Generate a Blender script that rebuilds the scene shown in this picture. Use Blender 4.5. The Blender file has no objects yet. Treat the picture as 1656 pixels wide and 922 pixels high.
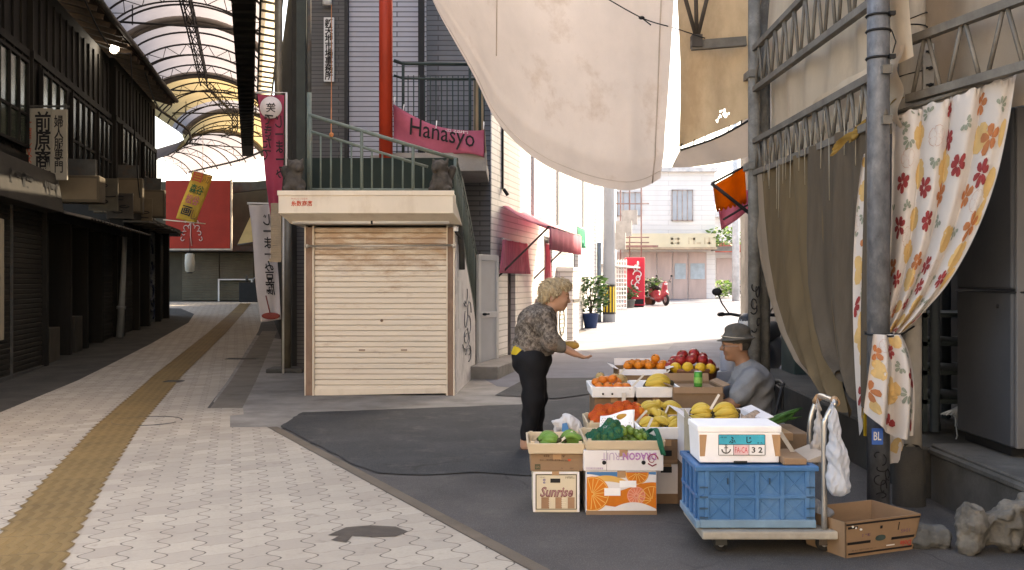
import bpy, bmesh, math, random
import numpy as np
from mathutils import Vector, Matrix

random.seed(7)
SC = bpy.context.scene
COL = SC.collection
R = math.radians

# ------------------------------------------------------------------ camera, sky, sun, exposure
F, HZ, EYE = 1610.0, 455.0, 1.4
cam = bpy.data.cameras.new('camera')
cam.sensor_width = 36.0
cam.lens = 36.0 * F / 1656.0
cam.shift_y = -6.0 / 1656.0
cam.clip_start, cam.clip_end = 0.05, 2000
camo = bpy.data.objects.new('camera', cam)
camo.location = (0, 0, EYE)
camo.rotation_euler = (R(90), 0, 0)
COL.objects.link(camo)
SC.camera = camo

SUN = Vector((0.56, 0.50, 0.66)).normalized()
w = bpy.data.worlds.new('World')
SC.world = w
w.use_nodes = True
nt = w.node_tree
sky = nt.nodes.new('ShaderNodeTexSky')
sky.sky_type = 'NISHITA'
sky.sun_disc = False
sky.sun_elevation = math.asin(SUN.z)
sky.sun_rotation = math.atan2(SUN.x, SUN.y)
sky.air_density, sky.dust_density, sky.ozone_density = 1.0, 3.5, 0.7
bg = nt.nodes['Background']
nt.links.new(sky.outputs[0], bg.inputs[0])
bg.inputs[1].default_value = 0.15
sl = bpy.data.lights.new('sun', 'SUN')
sl.energy, sl.angle, sl.color = 2.1, R(0.5), (1.0, 0.93, 0.82)
so = bpy.data.objects.new('sun', sl)
so.rotation_euler = (-SUN).to_track_quat('-Z', 'Y').to_euler()
so.location = (10, 5, 30)
COL.objects.link(so)
SC.view_settings.view_transform = 'Standard'
SC.view_settings.look = 'None'
SC.view_settings.gamma = 1
SC.view_settings.use_curve_mapping = False
SC.view_settings.exposure = 2.48
SC.view_settings.use_white_balance = True
SC.view_settings.white_balance_temperature = 7800
SC.view_settings.white_balance_tint = 10
SC.cycles.use_denoising = True
SC.cycles.max_bounces = 8
SC.cycles.transparent_max_bounces = 8
SC.cycles.sample_clamp_indirect = 6

# ------------------------------------------------------------------ helpers
def gz(y):
    return 0.02 * (min(max(y, 14.0), 50.0) - 14.0)

def P(px, py, d):
    return Vector(((px - 828.0) * d / F, d, EYE + (HZ - py) * d / F))

def G(px, py):
    k = (py - HZ) / F
    d = EYE / k
    if d > 14:
        d = 1.68 / (k + 0.02)
        if d > 50:
            d = 0.68 / k
    return Vector(((px - 828.0) * d / F, d, gz(d)))

WM = {}

def link(o):
    COL.objects.link(o)
    return o

def tag(o, label=None, cat=None, group=None, kind=None):
    if label: o['label'] = label
    if cat: o['category'] = cat
    if group: o['group'] = group
    if kind: o['kind'] = kind
    return o

def empty(name, loc, label=None, cat=None, group=None, rz=0.0, kind=None):
    o = link(bpy.data.objects.new(name, None))
    o.empty_display_size = 0.1
    o.location = loc
    o.rotation_euler = (0, 0, rz)
    WM[o.name] = Matrix.Translation(Vector(loc)) @ Matrix.Rotation(rz, 4, 'Z')
    return tag(o, label, cat, group, kind)

def dup(root, loc, rz=0.0, label=None, group=None, scale=None):
    r = root.copy(); link(r)
    r.location = loc; r.rotation_euler = (0, 0, rz)
    if scale: r.scale = scale
    if label: r['label'] = label
    if group: r['group'] = group
    for ch in list(root.children):
        c = ch.copy(); link(c); c.parent = r
        for g in list(ch.children):
            d = g.copy(); link(d); d.parent = c
    return r

# ------------------------------------------------------------------ materials
MATS = {}

def srgb(r, g, b):
    f = lambda c: (c / 255.0 / 12.92) if c / 255.0 <= 0.04045 else ((c / 255.0 + 0.055) / 1.055) ** 2.4
    return (f(r), f(g), f(b))

def nodes_of(name):
    m = bpy.data.materials.new(name)
    m.use_nodes = True
    n = m.node_tree.nodes
    return m, n, m.node_tree.links, n['Principled BSDF']

def coords(n, l, kind='Object', scale=(1, 1, 1)):
    tc = n.new('ShaderNodeTexCoord'); mp = n.new('ShaderNodeMapping')
    mp.inputs['Scale'].default_value = scale
    l.new(tc.outputs[kind], mp.inputs['Vector'])
    return mp.outputs[0]

def noise(n, l, vec, scale, detail=4, rough=0.6):
    t = n.new('ShaderNodeTexNoise')
    t.inputs['Scale'].default_value = scale
    t.inputs['Detail'].default_value = detail
    t.inputs['Roughness'].default_value = rough
    if vec is not None: l.new(vec, t.inputs['Vector'])
    return t.outputs['Fac']

def ramp(n, l, fac, stops):
    r = n.new('ShaderNodeValToRGB')
    e = r.color_ramp.elements
    while len(e) < len(stops): e.new(0.5)
    for i, (p, c) in enumerate(stops):
        e[i].position = p
        e[i].color = (c[0], c[1], c[2], 1) if not isinstance(c, (int, float)) else (c, c, c, 1)
    l.new(fac, r.inputs[0])
    return r.outputs[0]

def mix(n, l, fac, a, b, mode='MIX'):
    m = n.new('ShaderNodeMix'); m.data_type = 'RGBA'; m.blend_type = mode
    for sock, v in ((m.inputs[0], fac), (m.inputs[6], a), (m.inputs[7], b)):
        if isinstance(v, (int, float)): sock.default_value = v
        elif isinstance(v, tuple): sock.default_value = (v[0], v[1], v[2], 1)
        else: l.new(v, sock)
    return m.outputs[2]

def math_n(n, l, op, a, b=None, c=None):
    m = n.new('ShaderNodeMath'); m.operation = op
    for i, v in enumerate((a, b, c)):
        if v is None: continue
        if isinstance(v, (int, float)): m.inputs[i].default_value = v
        else: l.new(v, m.inputs[i])
    return m.outputs[0]

def bump(n, l, bs, h, strength=0.3, dist=0.01):
    b = n.new('ShaderNodeBump')
    b.inputs['Strength'].default_value = strength
    b.inputs['Distance'].default_value = dist
    l.new(h, b.inputs['Height'])
    l.new(b.outputs[0], bs.inputs['Normal'])

def M(name, col, rough=0.75, var=0.25, scale=3.0, bmp=0.15, bscale=60.0, metal=0.0, stain=None, samt=0.5, sscale=1.5,
      stretch=(1, 1, 1), trans=0.0, spec=0.3):
    if name in MATS: return MATS[name]
    m, n, l, bs = nodes_of(name)
    v = coords(n, l, 'Object', stretch)
    f = noise(n, l, v, scale)
    a = tuple(min(1, c * (1 - var)) for c in col); b = tuple(min(1, c * (1 + var)) for c in col)
    out = ramp(n, l, f, [(0.3, a), (0.7, b)])
    if stain:
        f2 = noise(n, l, v, sscale, 8, 0.7)
        msk = ramp(n, l, f2, [(0.5, 0.0), (0.5 + 0.2, samt)])
        out = mix(n, l, msk, out, stain)
    fine = noise(n, l, v, bscale, 3)
    out = mix(n, l, ramp(n, l, fine, [(0.35, 0.0), (0.65, min(1.0, var))]), out, tuple(c * 0.72 for c in col))
    l.new(out, bs.inputs['Base Color'])
    bs.inputs['Roughness'].default_value = rough
    bs.inputs['Metallic'].default_value = metal
    bs.inputs['Specular IOR Level'].default_value = spec
    if bmp: bump(n, l, bs, fine, bmp)
    if trans:
        tr = n.new('ShaderNodeBsdfTranslucent'); mx = n.new('ShaderNodeMixShader')
        l.new(out, tr.inputs[0]); mx.inputs[0].default_value = trans
        o = n['Material Output']
        l.new(bs.outputs[0], mx.inputs[1]); l.new(tr.outputs[0], mx.inputs[2]); l.new(mx.outputs[0], o.inputs[0])
    MATS[name] = m
    return m

def brick(name, c1, c2, mortar, bw, bh, ms=0.008, rough=0.6, offset=0.5, dirt=(0.1, 0.09, 0.08), damt=0.35, bmp=0.4):
    if name in MATS: return MATS[name]
    m, n, l, bs = nodes_of(name)
    uv = coords(n, l, 'UV')
    b = n.new('ShaderNodeTexBrick')
    b.offset = offset
    l.new(uv, b.inputs['Vector'])
    b.inputs['Color1'].default_value = (*c1, 1); b.inputs['Color2'].default_value = (*c2, 1)
    b.inputs['Mortar'].default_value = (*mortar, 1)
    b.inputs['Scale'].default_value = 1.0
    b.inputs['Mortar Size'].default_value = ms
    b.inputs['Mortar Smooth'].default_value = 0.2
    b.inputs['Brick Width'].default_value = bw
    b.inputs['Row Height'].default_value = bh
    ov = coords(n, l, 'Object', (1, 1, 0.35))
    f = noise(n, l, ov, 1.3, 8, 0.7)
    msk = ramp(n, l, f, [(0.48, 0.0), (0.75, damt)])
    out = mix(n, l, msk, b.outputs['Color'], dirt)
    l.new(out, bs.inputs['Base Color'])
    bs.inputs['Roughness'].default_value = rough
    inv = math_n(n, l, 'SUBTRACT', 1.0, b.outputs['Fac'])
    bump(n, l, bs, inv, bmp, 0.01)
    MATS[name] = m
    return m

def glow(name, col, strength):
    if name in MATS: return MATS[name]
    m, n, l, bs = nodes_of(name)
    bs.inputs['Base Color'].default_value = (*col, 1)
    bs.inputs['Emission Color'].default_value = (*col, 1)
    bs.inputs['Emission Strength'].default_value = strength
    MATS[name] = m
    return m

# ------------------------------------------------------------------ mesh builder (world coordinates)
class MB:
    def __init__(s, T=None):
        s.v, s.f, s.m, s.sm, s.uv = [], [], [], [], {}
        s.T = T or Matrix.Identity(4)
    def add(s, vs, fs, mi=0, smooth=False, uvs=None):
        o = len(s.v)
        s.v += [s.T @ Vector(p) for p in vs]
        if uvs is not None:
            for i, t in enumerate(uvs): s.uv[o + i] = t
        for f in fs:
            s.f.append([o + i for i in f]); s.m.append(mi); s.sm.append(smooth)
        return s
    def box(s, x0, x1, y0, y1, z0, z1, mi=0):
        if x0 > x1: x0, x1 = x1, x0
        if y0 > y1: y0, y1 = y1, y0
        if z0 > z1: z0, z1 = z1, z0
        vs = [(x0,y0,z0),(x1,y0,z0),(x1,y1,z0),(x0,y1,z0),(x0,y0,z1),(x1,y0,z1),(x1,y1,z1),(x0,y1,z1)]
        return s.add(vs, [(0,3,2,1),(4,5,6,7),(0,1,5,4),(1,2,6,5),(2,3,7,6),(3,0,4,7)], mi)
    def hexa(s, b, t, mi=0):
        return s.add(list(b) + list(t), [(0,3,2,1),(4,5,6,7),(0,1,5,4),(1,2,6,5),(2,3,7,6),(3,0,4,7)], mi)
    def bar(s, p, q, w, h, mi=0, up=(0,0,1)):
        p, q = Vector(p), Vector(q)
        d = (q - p).normalized(); up = Vector(up)
        if abs(d.dot(up)) > 0.98: up = Vector((0, 1, 0)) if abs(d.y) < 0.9 else Vector((1, 0, 0))
        r = d.cross(up).normalized() * w / 2; u = r.cross(d).normalized() * h / 2
        b = [p - r - u, p + r - u, q + r - u, q - r - u]
        t = [p - r + u, p + r + u, q + r + u, q - r + u]
        return s.hexa(b, t, mi)
    def tube(s, pts, r, n=8, mi=0, closed=False, caps=True):
        pts = [Vector(p) for p in pts]
        rs = r if isinstance(r, (list, tuple)) else [r] * len(pts)
        vs, fs = [], []
        prev = None
        N = len(pts)
        for i, p in enumerate(pts):
            a = pts[(i - 1) % N] if (i > 0 or closed) else p
            b = pts[(i + 1) % N] if (i < N - 1 or closed) else p
            d = (b - a)
            d = d.normalized() if d.length > 1e-9 else Vector((0, 0, 1))
            if prev is None:
                ref = Vector((0, 0, 1)) if abs(d.z) < 0.9 else Vector((1, 0, 0))
                x = d.cross(ref).normalized()
            else:
                x = (prev - d * prev.dot(d))
                x = x.normalized() if x.length > 1e-6 else d.orthogonal().normalized()
            prev = x
            y = d.cross(x)
            for k in range(n):
                t = 2 * math.pi * k / n
                vs.append(p + (x * math.cos(t) + y * math.sin(t)) * rs[i])
        M_ = N if closed else N - 1
        for i in range(M_):
            for k in range(n):
                a0, a1 = i * n + k, i * n + (k + 1) % n
                b0, b1 = ((i + 1) % N) * n + k, ((i + 1) % N) * n + (k + 1) % n
                fs.append((a0, a1, b1, b0))
        s.add(vs, fs, mi, True)
        if caps and not closed:
            o = len(s.v) - len(vs)
            s.f.append([o + k for k in range(n)][::-1]); s.m.append(mi); s.sm.append(False)
            s.f.append([o + (N - 1) * n + k for k in range(n)]); s.m.append(mi); s.sm.append(False)
        return s
    def lathe(s, prof, c, n=20, mi=0, axis='Z', sx=1.0, sy=1.0):
        vs, fs = [], []
        c = Vector(c)
        for (r, z) in prof:
            for k in range(n):
                t = 2 * math.pi * k / n
                a, b = r * math.cos(t) * sx, r * math.sin(t) * sy
                vs.append(c + (Vector((a, b, z)) if axis == 'Z' else Vector((a, z, b)) if axis == 'Y' else Vector((z, a, b))))
        for i in range(len(prof) - 1):
            for k in range(n):
                fs.append((i*n+k, i*n+(k+1)%n, (i+1)*n+(k+1)%n, (i+1)*n+k))
        return s.add(vs, fs, mi, True)
    def grid(s, fn, nu, nv, mi=0, smooth=True, mfn=None):
        vs, uvs = [], []
        for j in range(nv + 1):
            for i in range(nu + 1):
                u, v = i / nu, j / nv
                vs.append(fn(u, v)); uvs.append((u, v))
        o = len(s.v)
        s.v += [s.T @ Vector(p) for p in vs]
        for i, t in enumerate(uvs): s.uv[o + i] = t
        for j in range(nv):
            for i in range(nu):
                a = o + j * (nu + 1) + i
                s.f.append([a, a + 1, a + nu + 2, a + nu + 1])
                s.m.append(mfn((i + .5) / nu, (j + .5) / nv) if mfn else mi); s.sm.append(smooth)
        return s
    def poly(s, pts, mi=0):
        return s.add(pts, [tuple(range(len(pts)))], mi)
    def prism(s, pts, off, mi=0):
        off = Vector(off); n = len(pts)
        a = [Vector(p) for p in pts]; b = [p + off for p in a]
        fs = [tuple(range(n))[::-1], tuple(range(n, 2 * n))]
        fs += [(i, (i + 1) % n, n + (i + 1) % n, n + i) for i in range(n)]
        return s.add(a + b, fs, mi)
    def ball(s, c, r, n=10, mi=0, sc=(1, 1, 1)):
        vs, fs = [], []
        c = Vector(c)
        m_ = n // 2 + 1
        for j in range(m_ + 1):
            ph = math.pi * j / m_
            for k in range(n):
                t = 2 * math.pi * k / n
                vs.append(c + Vector((r*sc[0]*math.sin(ph)*math.cos(t), r*sc[1]*math.sin(ph)*math.sin(t), r*sc[2]*math.cos(ph))))
        for j in range(m_):
            for k in range(n):
                fs.append((j*n+k, (j+1)*n+k, (j+1)*n+(k+1)%n, j*n+(k+1)%n))
        return s.add(vs, fs, mi, True)
    def build(s, name, mat, parent=None, label=None, cat=None, group=None, kind=None, bev=0.0, thick=0.0, origin=None, fixn=True, seg=1):
        me = bpy.data.meshes.new(name)
        o = link(bpy.data.objects.new(name, me))
        W = Matrix.Identity(4)
        if parent is not None:
            top = parent
            while top.parent: top = top.parent
            W = WM.get(top.name, Matrix.Identity(4))
            o.parent = parent
        else:
            if origin is None:
                xs = [p.x for p in s.v]; ys = [p.y for p in s.v]; zs = [p.z for p in s.v]
                origin = Vector(((min(xs)+max(xs))/2, (min(ys)+max(ys))/2, min(zs)))
            W = Matrix.Translation(Vector(origin))
            o.location = origin
            WM[o.name] = W
        Wi = W.inverted()
        bm = bmesh.new()
        uvl = bm.loops.layers.uv.new('UVMap')
        bv = [bm.verts.new(Wi @ p) for p in s.v]
        for i, v in enumerate(bv): v.index = i
        for f, mi, sm in zip(s.f, s.m, s.sm):
            try:
                bf = bm.faces.new([bv[i] for i in f])
            except ValueError:
                continue
            bf.material_index = mi; bf.smooth = sm
            if f[0] in s.uv:
                for lp, i in zip(bf.loops, f):
                    lp[uvl].uv = s.uv.get(i, (0, 0))
        own = bool(s.uv)
        if fixn: bmesh.ops.recalc_face_normals(bm, faces=bm.faces[:])
        if bev:
            es = [e for e in bm.edges if len(e.link_faces) == 2 and e.calc_face_angle(0) > R(35)]
            if es:
                bmesh.ops.bevel(bm, geom=es, offset=bev, segments=seg, affect='EDGES', profile=0.6, clamp_overlap=True)
        if not own:
            bm.normal_update()
            for f in bm.faces:
                nn = f.normal
                if abs(nn.z) > 0.8:
                    for lp in f.loops: lp[uvl].uv = (lp.vert.co.x, lp.vert.co.y)
                else:
                    t = Vector((0, 0, 1)).cross(nn).normalized()
                    for lp in f.loops: lp[uvl].uv = (lp.vert.co.dot(t), lp.vert.co.z)
        bm.to_mesh(me); bm.free()
        for m_ in (mat if isinstance(mat, (list, tuple)) else [mat]): me.materials.append(m_)
        if thick:
            md = o.modifiers.new('thickness', 'SOLIDIFY'); md.thickness = thick; md.offset = 0
        return tag(o, label, cat, group, kind)

def sheet(name, pts, dz, mat, kind='structure', jag=0.0, label=None, cat=None):
    """flat polygon laid on the ground, following its slope"""
    bm = bmesh.new()
    if jag:
        rr = random.Random(len(pts)); out = []
        for a, b in zip(pts, list(pts[1:]) + [pts[0]]):
            L = math.dist(a[:2], b[:2]); k = max(1, int(L / .12))
            for i in range(k):
                t = i / k; out.append((a[0] + (b[0] - a[0]) * t + rr.uniform(-jag, jag), a[1] + (b[1] - a[1]) * t + rr.uniform(-jag, jag)))
        pts = out
    vs = [bm.verts.new((p[0], p[1], 0)) for p in pts]
    from mathutils.geometry import tessellate_polygon
    for t in tessellate_polygon([[Vector((p[0], p[1], 0)) for p in pts]]):
        try: bm.faces.new([vs[i] for i in t])
        except ValueError: pass
    for y in (14.0, 50.0):
        bmesh.ops.bisect_plane(bm, geom=bm.verts[:] + bm.edges[:] + bm.faces[:], plane_co=(0, y, 0), plane_no=(0, 1, 0))
    uvl = bm.loops.layers.uv.new('UVMap')
    for v in bm.verts: v.co.z = gz(v.co.y) + dz
    bm.normal_update()
    for f in bm.faces:
        if f.normal.z < 0: f.normal_flip()
        for lp in f.loops: lp[uvl].uv = (lp.vert.co.x, lp.vert.co.y)
    me = bpy.data.meshes.new(name); bm.to_mesh(me); bm.free()
    me.materials.append(mat)
    o = link(bpy.data.objects.new(name, me))
    WM[o.name] = Matrix.Identity(4)
    return tag(o, label, cat, None, kind)

def text(body, center, right, up, wd, ht, mat, parent, name='lettering', ext=0.0012, bold=0.0, rot=0.0, mirror=False, vertical=False, shear=0.0):
    c = bpy.data.curves.new('lettering', 'FONT')
    c.body = '\n'.join(body) if vertical else body
    c.align_x = 'CENTER'
    c.space_line = 0.88
    c.resolution_u = 2
    c.offset = bold
    c.shear = shear
    c.extrude = 0.0
    to = bpy.data.objects.new('lettering', c); link(to)
    dg = bpy.context.evaluated_depsgraph_get(); dg.update()
    me0 = bpy.data.meshes.new_from_object(to.evaluated_get(dg))
    vs = np.array([v.co[:] for v in me0.vertices]); fs = [tuple(p.vertices) for p in me0.polygons]
    bpy.data.objects.remove(to); bpy.data.curves.remove(c); bpy.data.meshes.remove(me0)
    lo, hi = vs.min(0), vs.max(0)
    sx = wd / (hi[0] - lo[0]); sy = ht / (hi[1] - lo[1]) if ht else sx
    if not wd: sx = sy
    x = (vs[:, 0] - (lo[0] + hi[0]) / 2) * sx; y = (vs[:, 1] - (lo[1] + hi[1]) / 2) * sy
    if mirror: x = -x
    if rot:
        cr, sr = math.cos(rot), math.sin(rot); x, y = x * cr - y * sr, x * sr + y * cr
    center, right, up = Vector(center), Vector(right).normalized(), Vector(up).normalized()
    nrm = right.cross(up)
    mb = MB()
    mb.add([center + right * a + up * b + nrm * ext for a, b in zip(x, y)], fs)
    return mb.build(name, mat, parent, fixn=False)

def strokes(lines, r, mat, parent, name='graffiti', label=None):
    """drawn lines (lists of world points) as thin flat tubes lying on a surface"""
    mb = MB()
    for L in lines: mb.tube(L, r, 5)
    return mb.build(name, mat, parent, label=label)

def marks(c, right, up, w, h, mat, parent, rows=2, seed=1, lift=.001, name='small_print'):
    """print too small to read: rows of short bars"""
    rr = random.Random(seed); c, right, up = Vector(c), Vector(right).normalized(), Vector(up).normalized(); nrm = right.cross(up); mb = MB(); rh = h / rows
    for r in range(rows):
        x = -w / 2; z0 = -h / 2 + r * rh
        while x < w / 2 - rh * .3:
            g = rh * rr.uniform(.35, .8); g = min(g, w / 2 - x)
            for (a0, a1, b0, b1) in ((0, g * .8, .1, .3), (0, g * .8, .55, .75), (g * rr.uniform(.1, .5), g * rr.uniform(.55, .8), .1, .8)):
                if rr.random() < .8: mb.add([c + right * (x + q) + up * (z0 + s_ * rh) + nrm * lift for q, s_ in ((a0, b0), (a1, b0), (a1, b1), (a0, b1))], [(0, 1, 2, 3)])
            x += g
            if rr.random() < .18: x += rh * .5
    return mb.build(name, mat, parent, fixn=False)

def squiggle(o, right, up, w, h, n, seed, turns=3):
    rr = random.Random(seed); o = Vector(o); right = Vector(right).normalized(); up = Vector(up).normalized()
    out = []
    for k in range(n):
        a0 = rr.uniform(0, 6.28); cx, cy = rr.uniform(.2, .8) * w, (k + rr.uniform(.2, .8)) / n * h
        rx, ry = rr.uniform(.12, .38) * w, rr.uniform(.06, .13) * h
        a1 = a0 + rr.uniform(2.5, 6.0) * rr.choice((-1, 1)); m_ = 14
        dx = rr.uniform(-.2, .2) * w
        out.append([o + right * (cx + dx * i / m_ + rx * math.cos(a0 + (a1 - a0) * i / m_)) + up * (cy + ry * math.sin(a0 + (a1 - a0) * i / m_)) for i in range(m_ + 1)])
    return out

# ------------------------------------------------------------------ implicit-surface modeller for bodies, statues, soft things
def _rc(Pt, a, b, ra, rb):
    a = np.array(a, np.float32); b = np.array(b, np.float32)
    ab = b - a; L2 = float(ab @ ab) + 1e-9
    pa = Pt - a
    t = np.clip((pa @ ab) / L2, 0, 1)
    return np.linalg.norm(pa - t[..., None] * ab, axis=-1) - (ra + (rb - ra) * t)

def _el(Pt, c, r, rot=None):
    q = Pt - np.array(c, np.float32)
    if rot is not None: q = q @ np.array(rot, np.float32)
    r = np.array(r, np.float32)
    k0 = np.linalg.norm(q / r, axis=-1); k1 = np.linalg.norm(q / (r * r), axis=-1) + 1e-9
    return k0 * (k0 - 1.0) / k1

def roty(deg):
    c, s_ = math.cos(R(deg)), math.sin(R(deg))
    return [[c, 0, -s_], [0, 1, 0], [s_, 0, c]]

def sdf_mesh(prims, res=0.01, k=0.03):
    """prims: ('c',a,b,ra,rb[,k]) cone-capsule, ('e',centre,radii,rot[,k]) ellipsoid, ('-e',...)/('-c',...) cut; returns verts, quads"""
    lo = np.full(3, 1e9); hi = -lo
    bb = []
    for p in prims:
        if p[0].endswith('c'):
            a, b, r = np.array(p[1]), np.array(p[2]), max(p[3], p[4])
            l_, h_ = np.minimum(a, b) - r, np.maximum(a, b) + r
        else:
            r = max(p[2]); l_, h_ = np.array(p[1]) - r, np.array(p[1]) + r
        bb.append((l_, h_))
        if p[0][0] != '-': lo = np.minimum(lo, l_); hi = np.maximum(hi, h_)
    pad = res * 3
    lo = lo - pad; hi = hi + pad
    n = np.ceil((hi - lo) / res).astype(int) + 1
    V = np.full(n, 1.0, np.float32)
    ax = [np.arange(n[i], dtype=np.float32) * res + lo[i] for i in range(3)]
    for p, (l_, h_) in zip(prims, bb):
        kk = p[5] if (p[0].endswith('c') and len(p) > 5) else p[4] if (p[0].endswith('e') and len(p) > 4) else k
        m_ = kk + res * 3
        i0 = np.clip(np.floor((l_ - m_ - lo) / res).astype(int), 0, n - 1); i1 = np.clip(np.ceil((h_ + m_ - lo) / res).astype(int) + 1, 1, n)
        sl_ = tuple(slice(i0[i], i1[i]) for i in range(3))
        X = np.stack(np.meshgrid(*[ax[i][sl_[i]] for i in range(3)], indexing='ij'), -1)
        d = _rc(X, *p[1:5]) if p[0].endswith('c') else _el(X, p[1], p[2], p[3] if len(p) > 3 else None)
        cur = V[sl_]
        if p[0][0] == '-':
            d = -d
            hh = np.clip(0.5 - 0.5 * (d - cur) / -kk, 0, 1) if False else np.maximum(kk - np.abs(cur - d), 0) / kk
            V[sl_] = np.maximum(cur, d) + hh * hh * kk * 0.25
        else:
            hh = np.maximum(kk - np.abs(cur - d), 0) / kk
            V[sl_] = np.minimum(cur, d) - hh * hh * kk * 0.25
    ins = V < 0
    c = [ins[i:n[0]-1+i, j:n[1]-1+j, q:n[2]-1+q] for i in (0,1) for j in (0,1) for q in (0,1)]
    s_ = sum(x.astype(np.int8) for x in c)
    act = (s_ > 0) & (s_ < 8)
    idx = np.full(act.shape, -1, np.int64)
    I = np.argwhere(act); idx[act] = np.arange(len(I))
    acc = np.zeros((len(I), 3)); cnt = np.zeros(len(I))
    offs = [(i, j, q) for i in (0,1) for j in (0,1) for q in (0,1)]
    for a in offs:
        for d in range(3):
            if a[d]: continue
            b = list(a); b[d] = 1
            va = V[I[:,0]+a[0], I[:,1]+a[1], I[:,2]+a[2]]; vb = V[I[:,0]+b[0], I[:,1]+b[1], I[:,2]+b[2]]
            x = (va < 0) != (vb < 0)
            t = np.where(x, va / np.where(x, va - vb, 1), 0)
            pt = np.tile(np.array(a, float), (len(I), 1)); pt[:, d] += t
            acc += pt * x[:, None]; cnt += x
    Vt = (I + acc / cnt[:, None]) * res + lo
    quads = []
    for d in range(3):
        e1, e2 = [(1, 2), (2, 0), (0, 1)][d]
        A = ins
        sl0 = [slice(None)] * 3; sl1 = [slice(None)] * 3
        sl0[d] = slice(0, n[d] - 1); sl1[d] = slice(1, n[d])
        ch = A[tuple(sl0)] != A[tuple(sl1)]
        J = np.argwhere(ch)
        J = J[(J[:, e1] > 0) & (J[:, e2] > 0) & (J[:, e1] < n[e1]-1) & (J[:, e2] < n[e2]-1)]
        fl = A[J[:,0], J[:,1], J[:,2]]
        def cell(o1, o2):
            K = J.copy(); K[:, e1] -= o1; K[:, e2] -= o2
            return idx[K[:,0], K[:,1], K[:,2]]
        q = np.stack([cell(1,1), cell(0,1), cell(0,0), cell(1,0)], 1)
        q[~fl] = q[~fl][:, ::-1]
        quads.append(q)
    Q = np.concatenate(quads)
    return Vt, Q[(Q >= 0).all(1)]

def sdf_obj(name, prims, mat, parent=None, res=0.01, k=0.03, T=None, mfn=None, clip=None, jitter=None, **kw):
    V_, Q = sdf_mesh(prims, res, k)
    if clip is not None:
        keep = clip(V_); Q = Q[keep[Q].all(1)]
    if jitter is not None: V_ = V_ + jitter(V_)
    mb = MB(T)
    used = np.unique(Q); mp = np.full(len(V_), -1); mp[used] = np.arange(len(used))
    mb.add([tuple(x) for x in V_[used]], [tuple(int(i) for i in f) for f in mp[Q]], 0, True)
    if mfn is not None:
        cen = V_[Q].mean(1); mb.m = [int(i) for i in mfn(cen)]
    return mb.build(name, mat, parent, fixn=False, **kw)

# ------------------------------------------------------------------ palette
asphalt = M('asphalt', (0.088, 0.079, 0.073), 0.9, 0.25, 1.2, 0.35, 220, stain=(0.06, 0.057, 0.055), samt=0.6, sscale=0.7)
def worn_asphalt(m, crack):
    n, l = m.node_tree.nodes, m.node_tree.links; bs = n['Principled BSDF']
    src = bs.inputs['Base Color'].links[0].from_socket
    oc = coords(n, l, 'Object'); sp = n.new('ShaderNodeTexVoronoi'); sp.inputs['Scale'].default_value = 150; l.new(oc, sp.inputs['Vector'])
    c = mix(n, l, ramp(n, l, sp.outputs['Distance'], [(0.1, 0.55), (0.4, 0.0)]), src, (.24, .225, .21))
    wv = n.new('ShaderNodeTexNoise'); wv.inputs['Scale'].default_value = 1.5; wv.inputs['Detail'].default_value = 5; l.new(oc, wv.inputs['Vector'])
    ad = n.new('ShaderNodeMixRGB'); ad.blend_type = 'ADD'; ad.inputs[0].default_value = .5; l.new(oc, ad.inputs[1]); l.new(wv.outputs['Color'], ad.inputs[2])
    vo = n.new('ShaderNodeTexVoronoi'); vo.feature = 'DISTANCE_TO_EDGE'; vo.inputs['Scale'].default_value = crack; l.new(ad.outputs[0], vo.inputs['Vector'])
    br = noise(n, l, oc, .9, 3); ck = math_n(n, l, 'MULTIPLY', ramp(n, l, vo.outputs['Distance'], [(0.0, 1.0), (0.012, 0.0)]), ramp(n, l, br, [(.5, 0.0), (.62, .8)]))
    c = mix(n, l, ck, c, (.02, .019, .018))
    gr = noise(n, l, oc, 2.6, 8, .75); c = mix(n, l, ramp(n, l, gr, [(.54, 0.0), (.72, .5)]), c, (.15, .135, .12))
    l.new(c, bs.inputs['Base Color']); return m
worn_asphalt(asphalt, .8)
asphalt_dark = M('asphalt_patch', (0.032, 0.034, 0.036), 0.85, 0.2, 2, 0.35, 240, stain=(0.085, 0.083, 0.082), samt=0.45, sscale=1.1)
worn_asphalt(asphalt_dark, .6)
concrete = M('concrete', (0.27, 0.25, 0.225), 0.85, 0.25, 2.5, 0.25, 120, stain=(0.12, 0.105, 0.09), samt=0.7, sscale=1.4)
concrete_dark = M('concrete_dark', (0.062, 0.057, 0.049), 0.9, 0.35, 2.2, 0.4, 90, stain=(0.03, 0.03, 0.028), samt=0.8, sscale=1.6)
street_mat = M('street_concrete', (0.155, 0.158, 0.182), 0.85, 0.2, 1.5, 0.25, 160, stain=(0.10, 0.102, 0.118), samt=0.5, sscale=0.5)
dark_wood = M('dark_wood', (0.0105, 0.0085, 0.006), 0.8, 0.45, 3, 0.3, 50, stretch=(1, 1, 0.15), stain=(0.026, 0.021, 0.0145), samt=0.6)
brown_wood = M('brown_wood', (0.075, 0.048, 0.03), 0.75, 0.35, 3, 0.25, 50, stretch=(1, 1, 0.15), stain=(0.06, 0.04, 0.03))
pale_wood = M('pale_wood', (0.62, 0.5, 0.35), 0.7, 0.12, 4, 0.15, 60, stretch=(0.2, 1, 1), stain=(0.45, 0.33, 0.2), samt=0.35, sscale=3)
grime_metal = M('grimy_metal', (0.07, 0.07, 0.065), 0.6, 0.3, 5, 0.15, 60, stain=(0.12, 0.06, 0.03), samt=0.7, sscale=4)
steel = M('galvanised', (0.36, 0.37, 0.39), 0.5, 0.22, 9, 0.1, 40, metal=0.45, stain=(0.22, 0.2, 0.19), samt=0.7, sscale=5)
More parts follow.
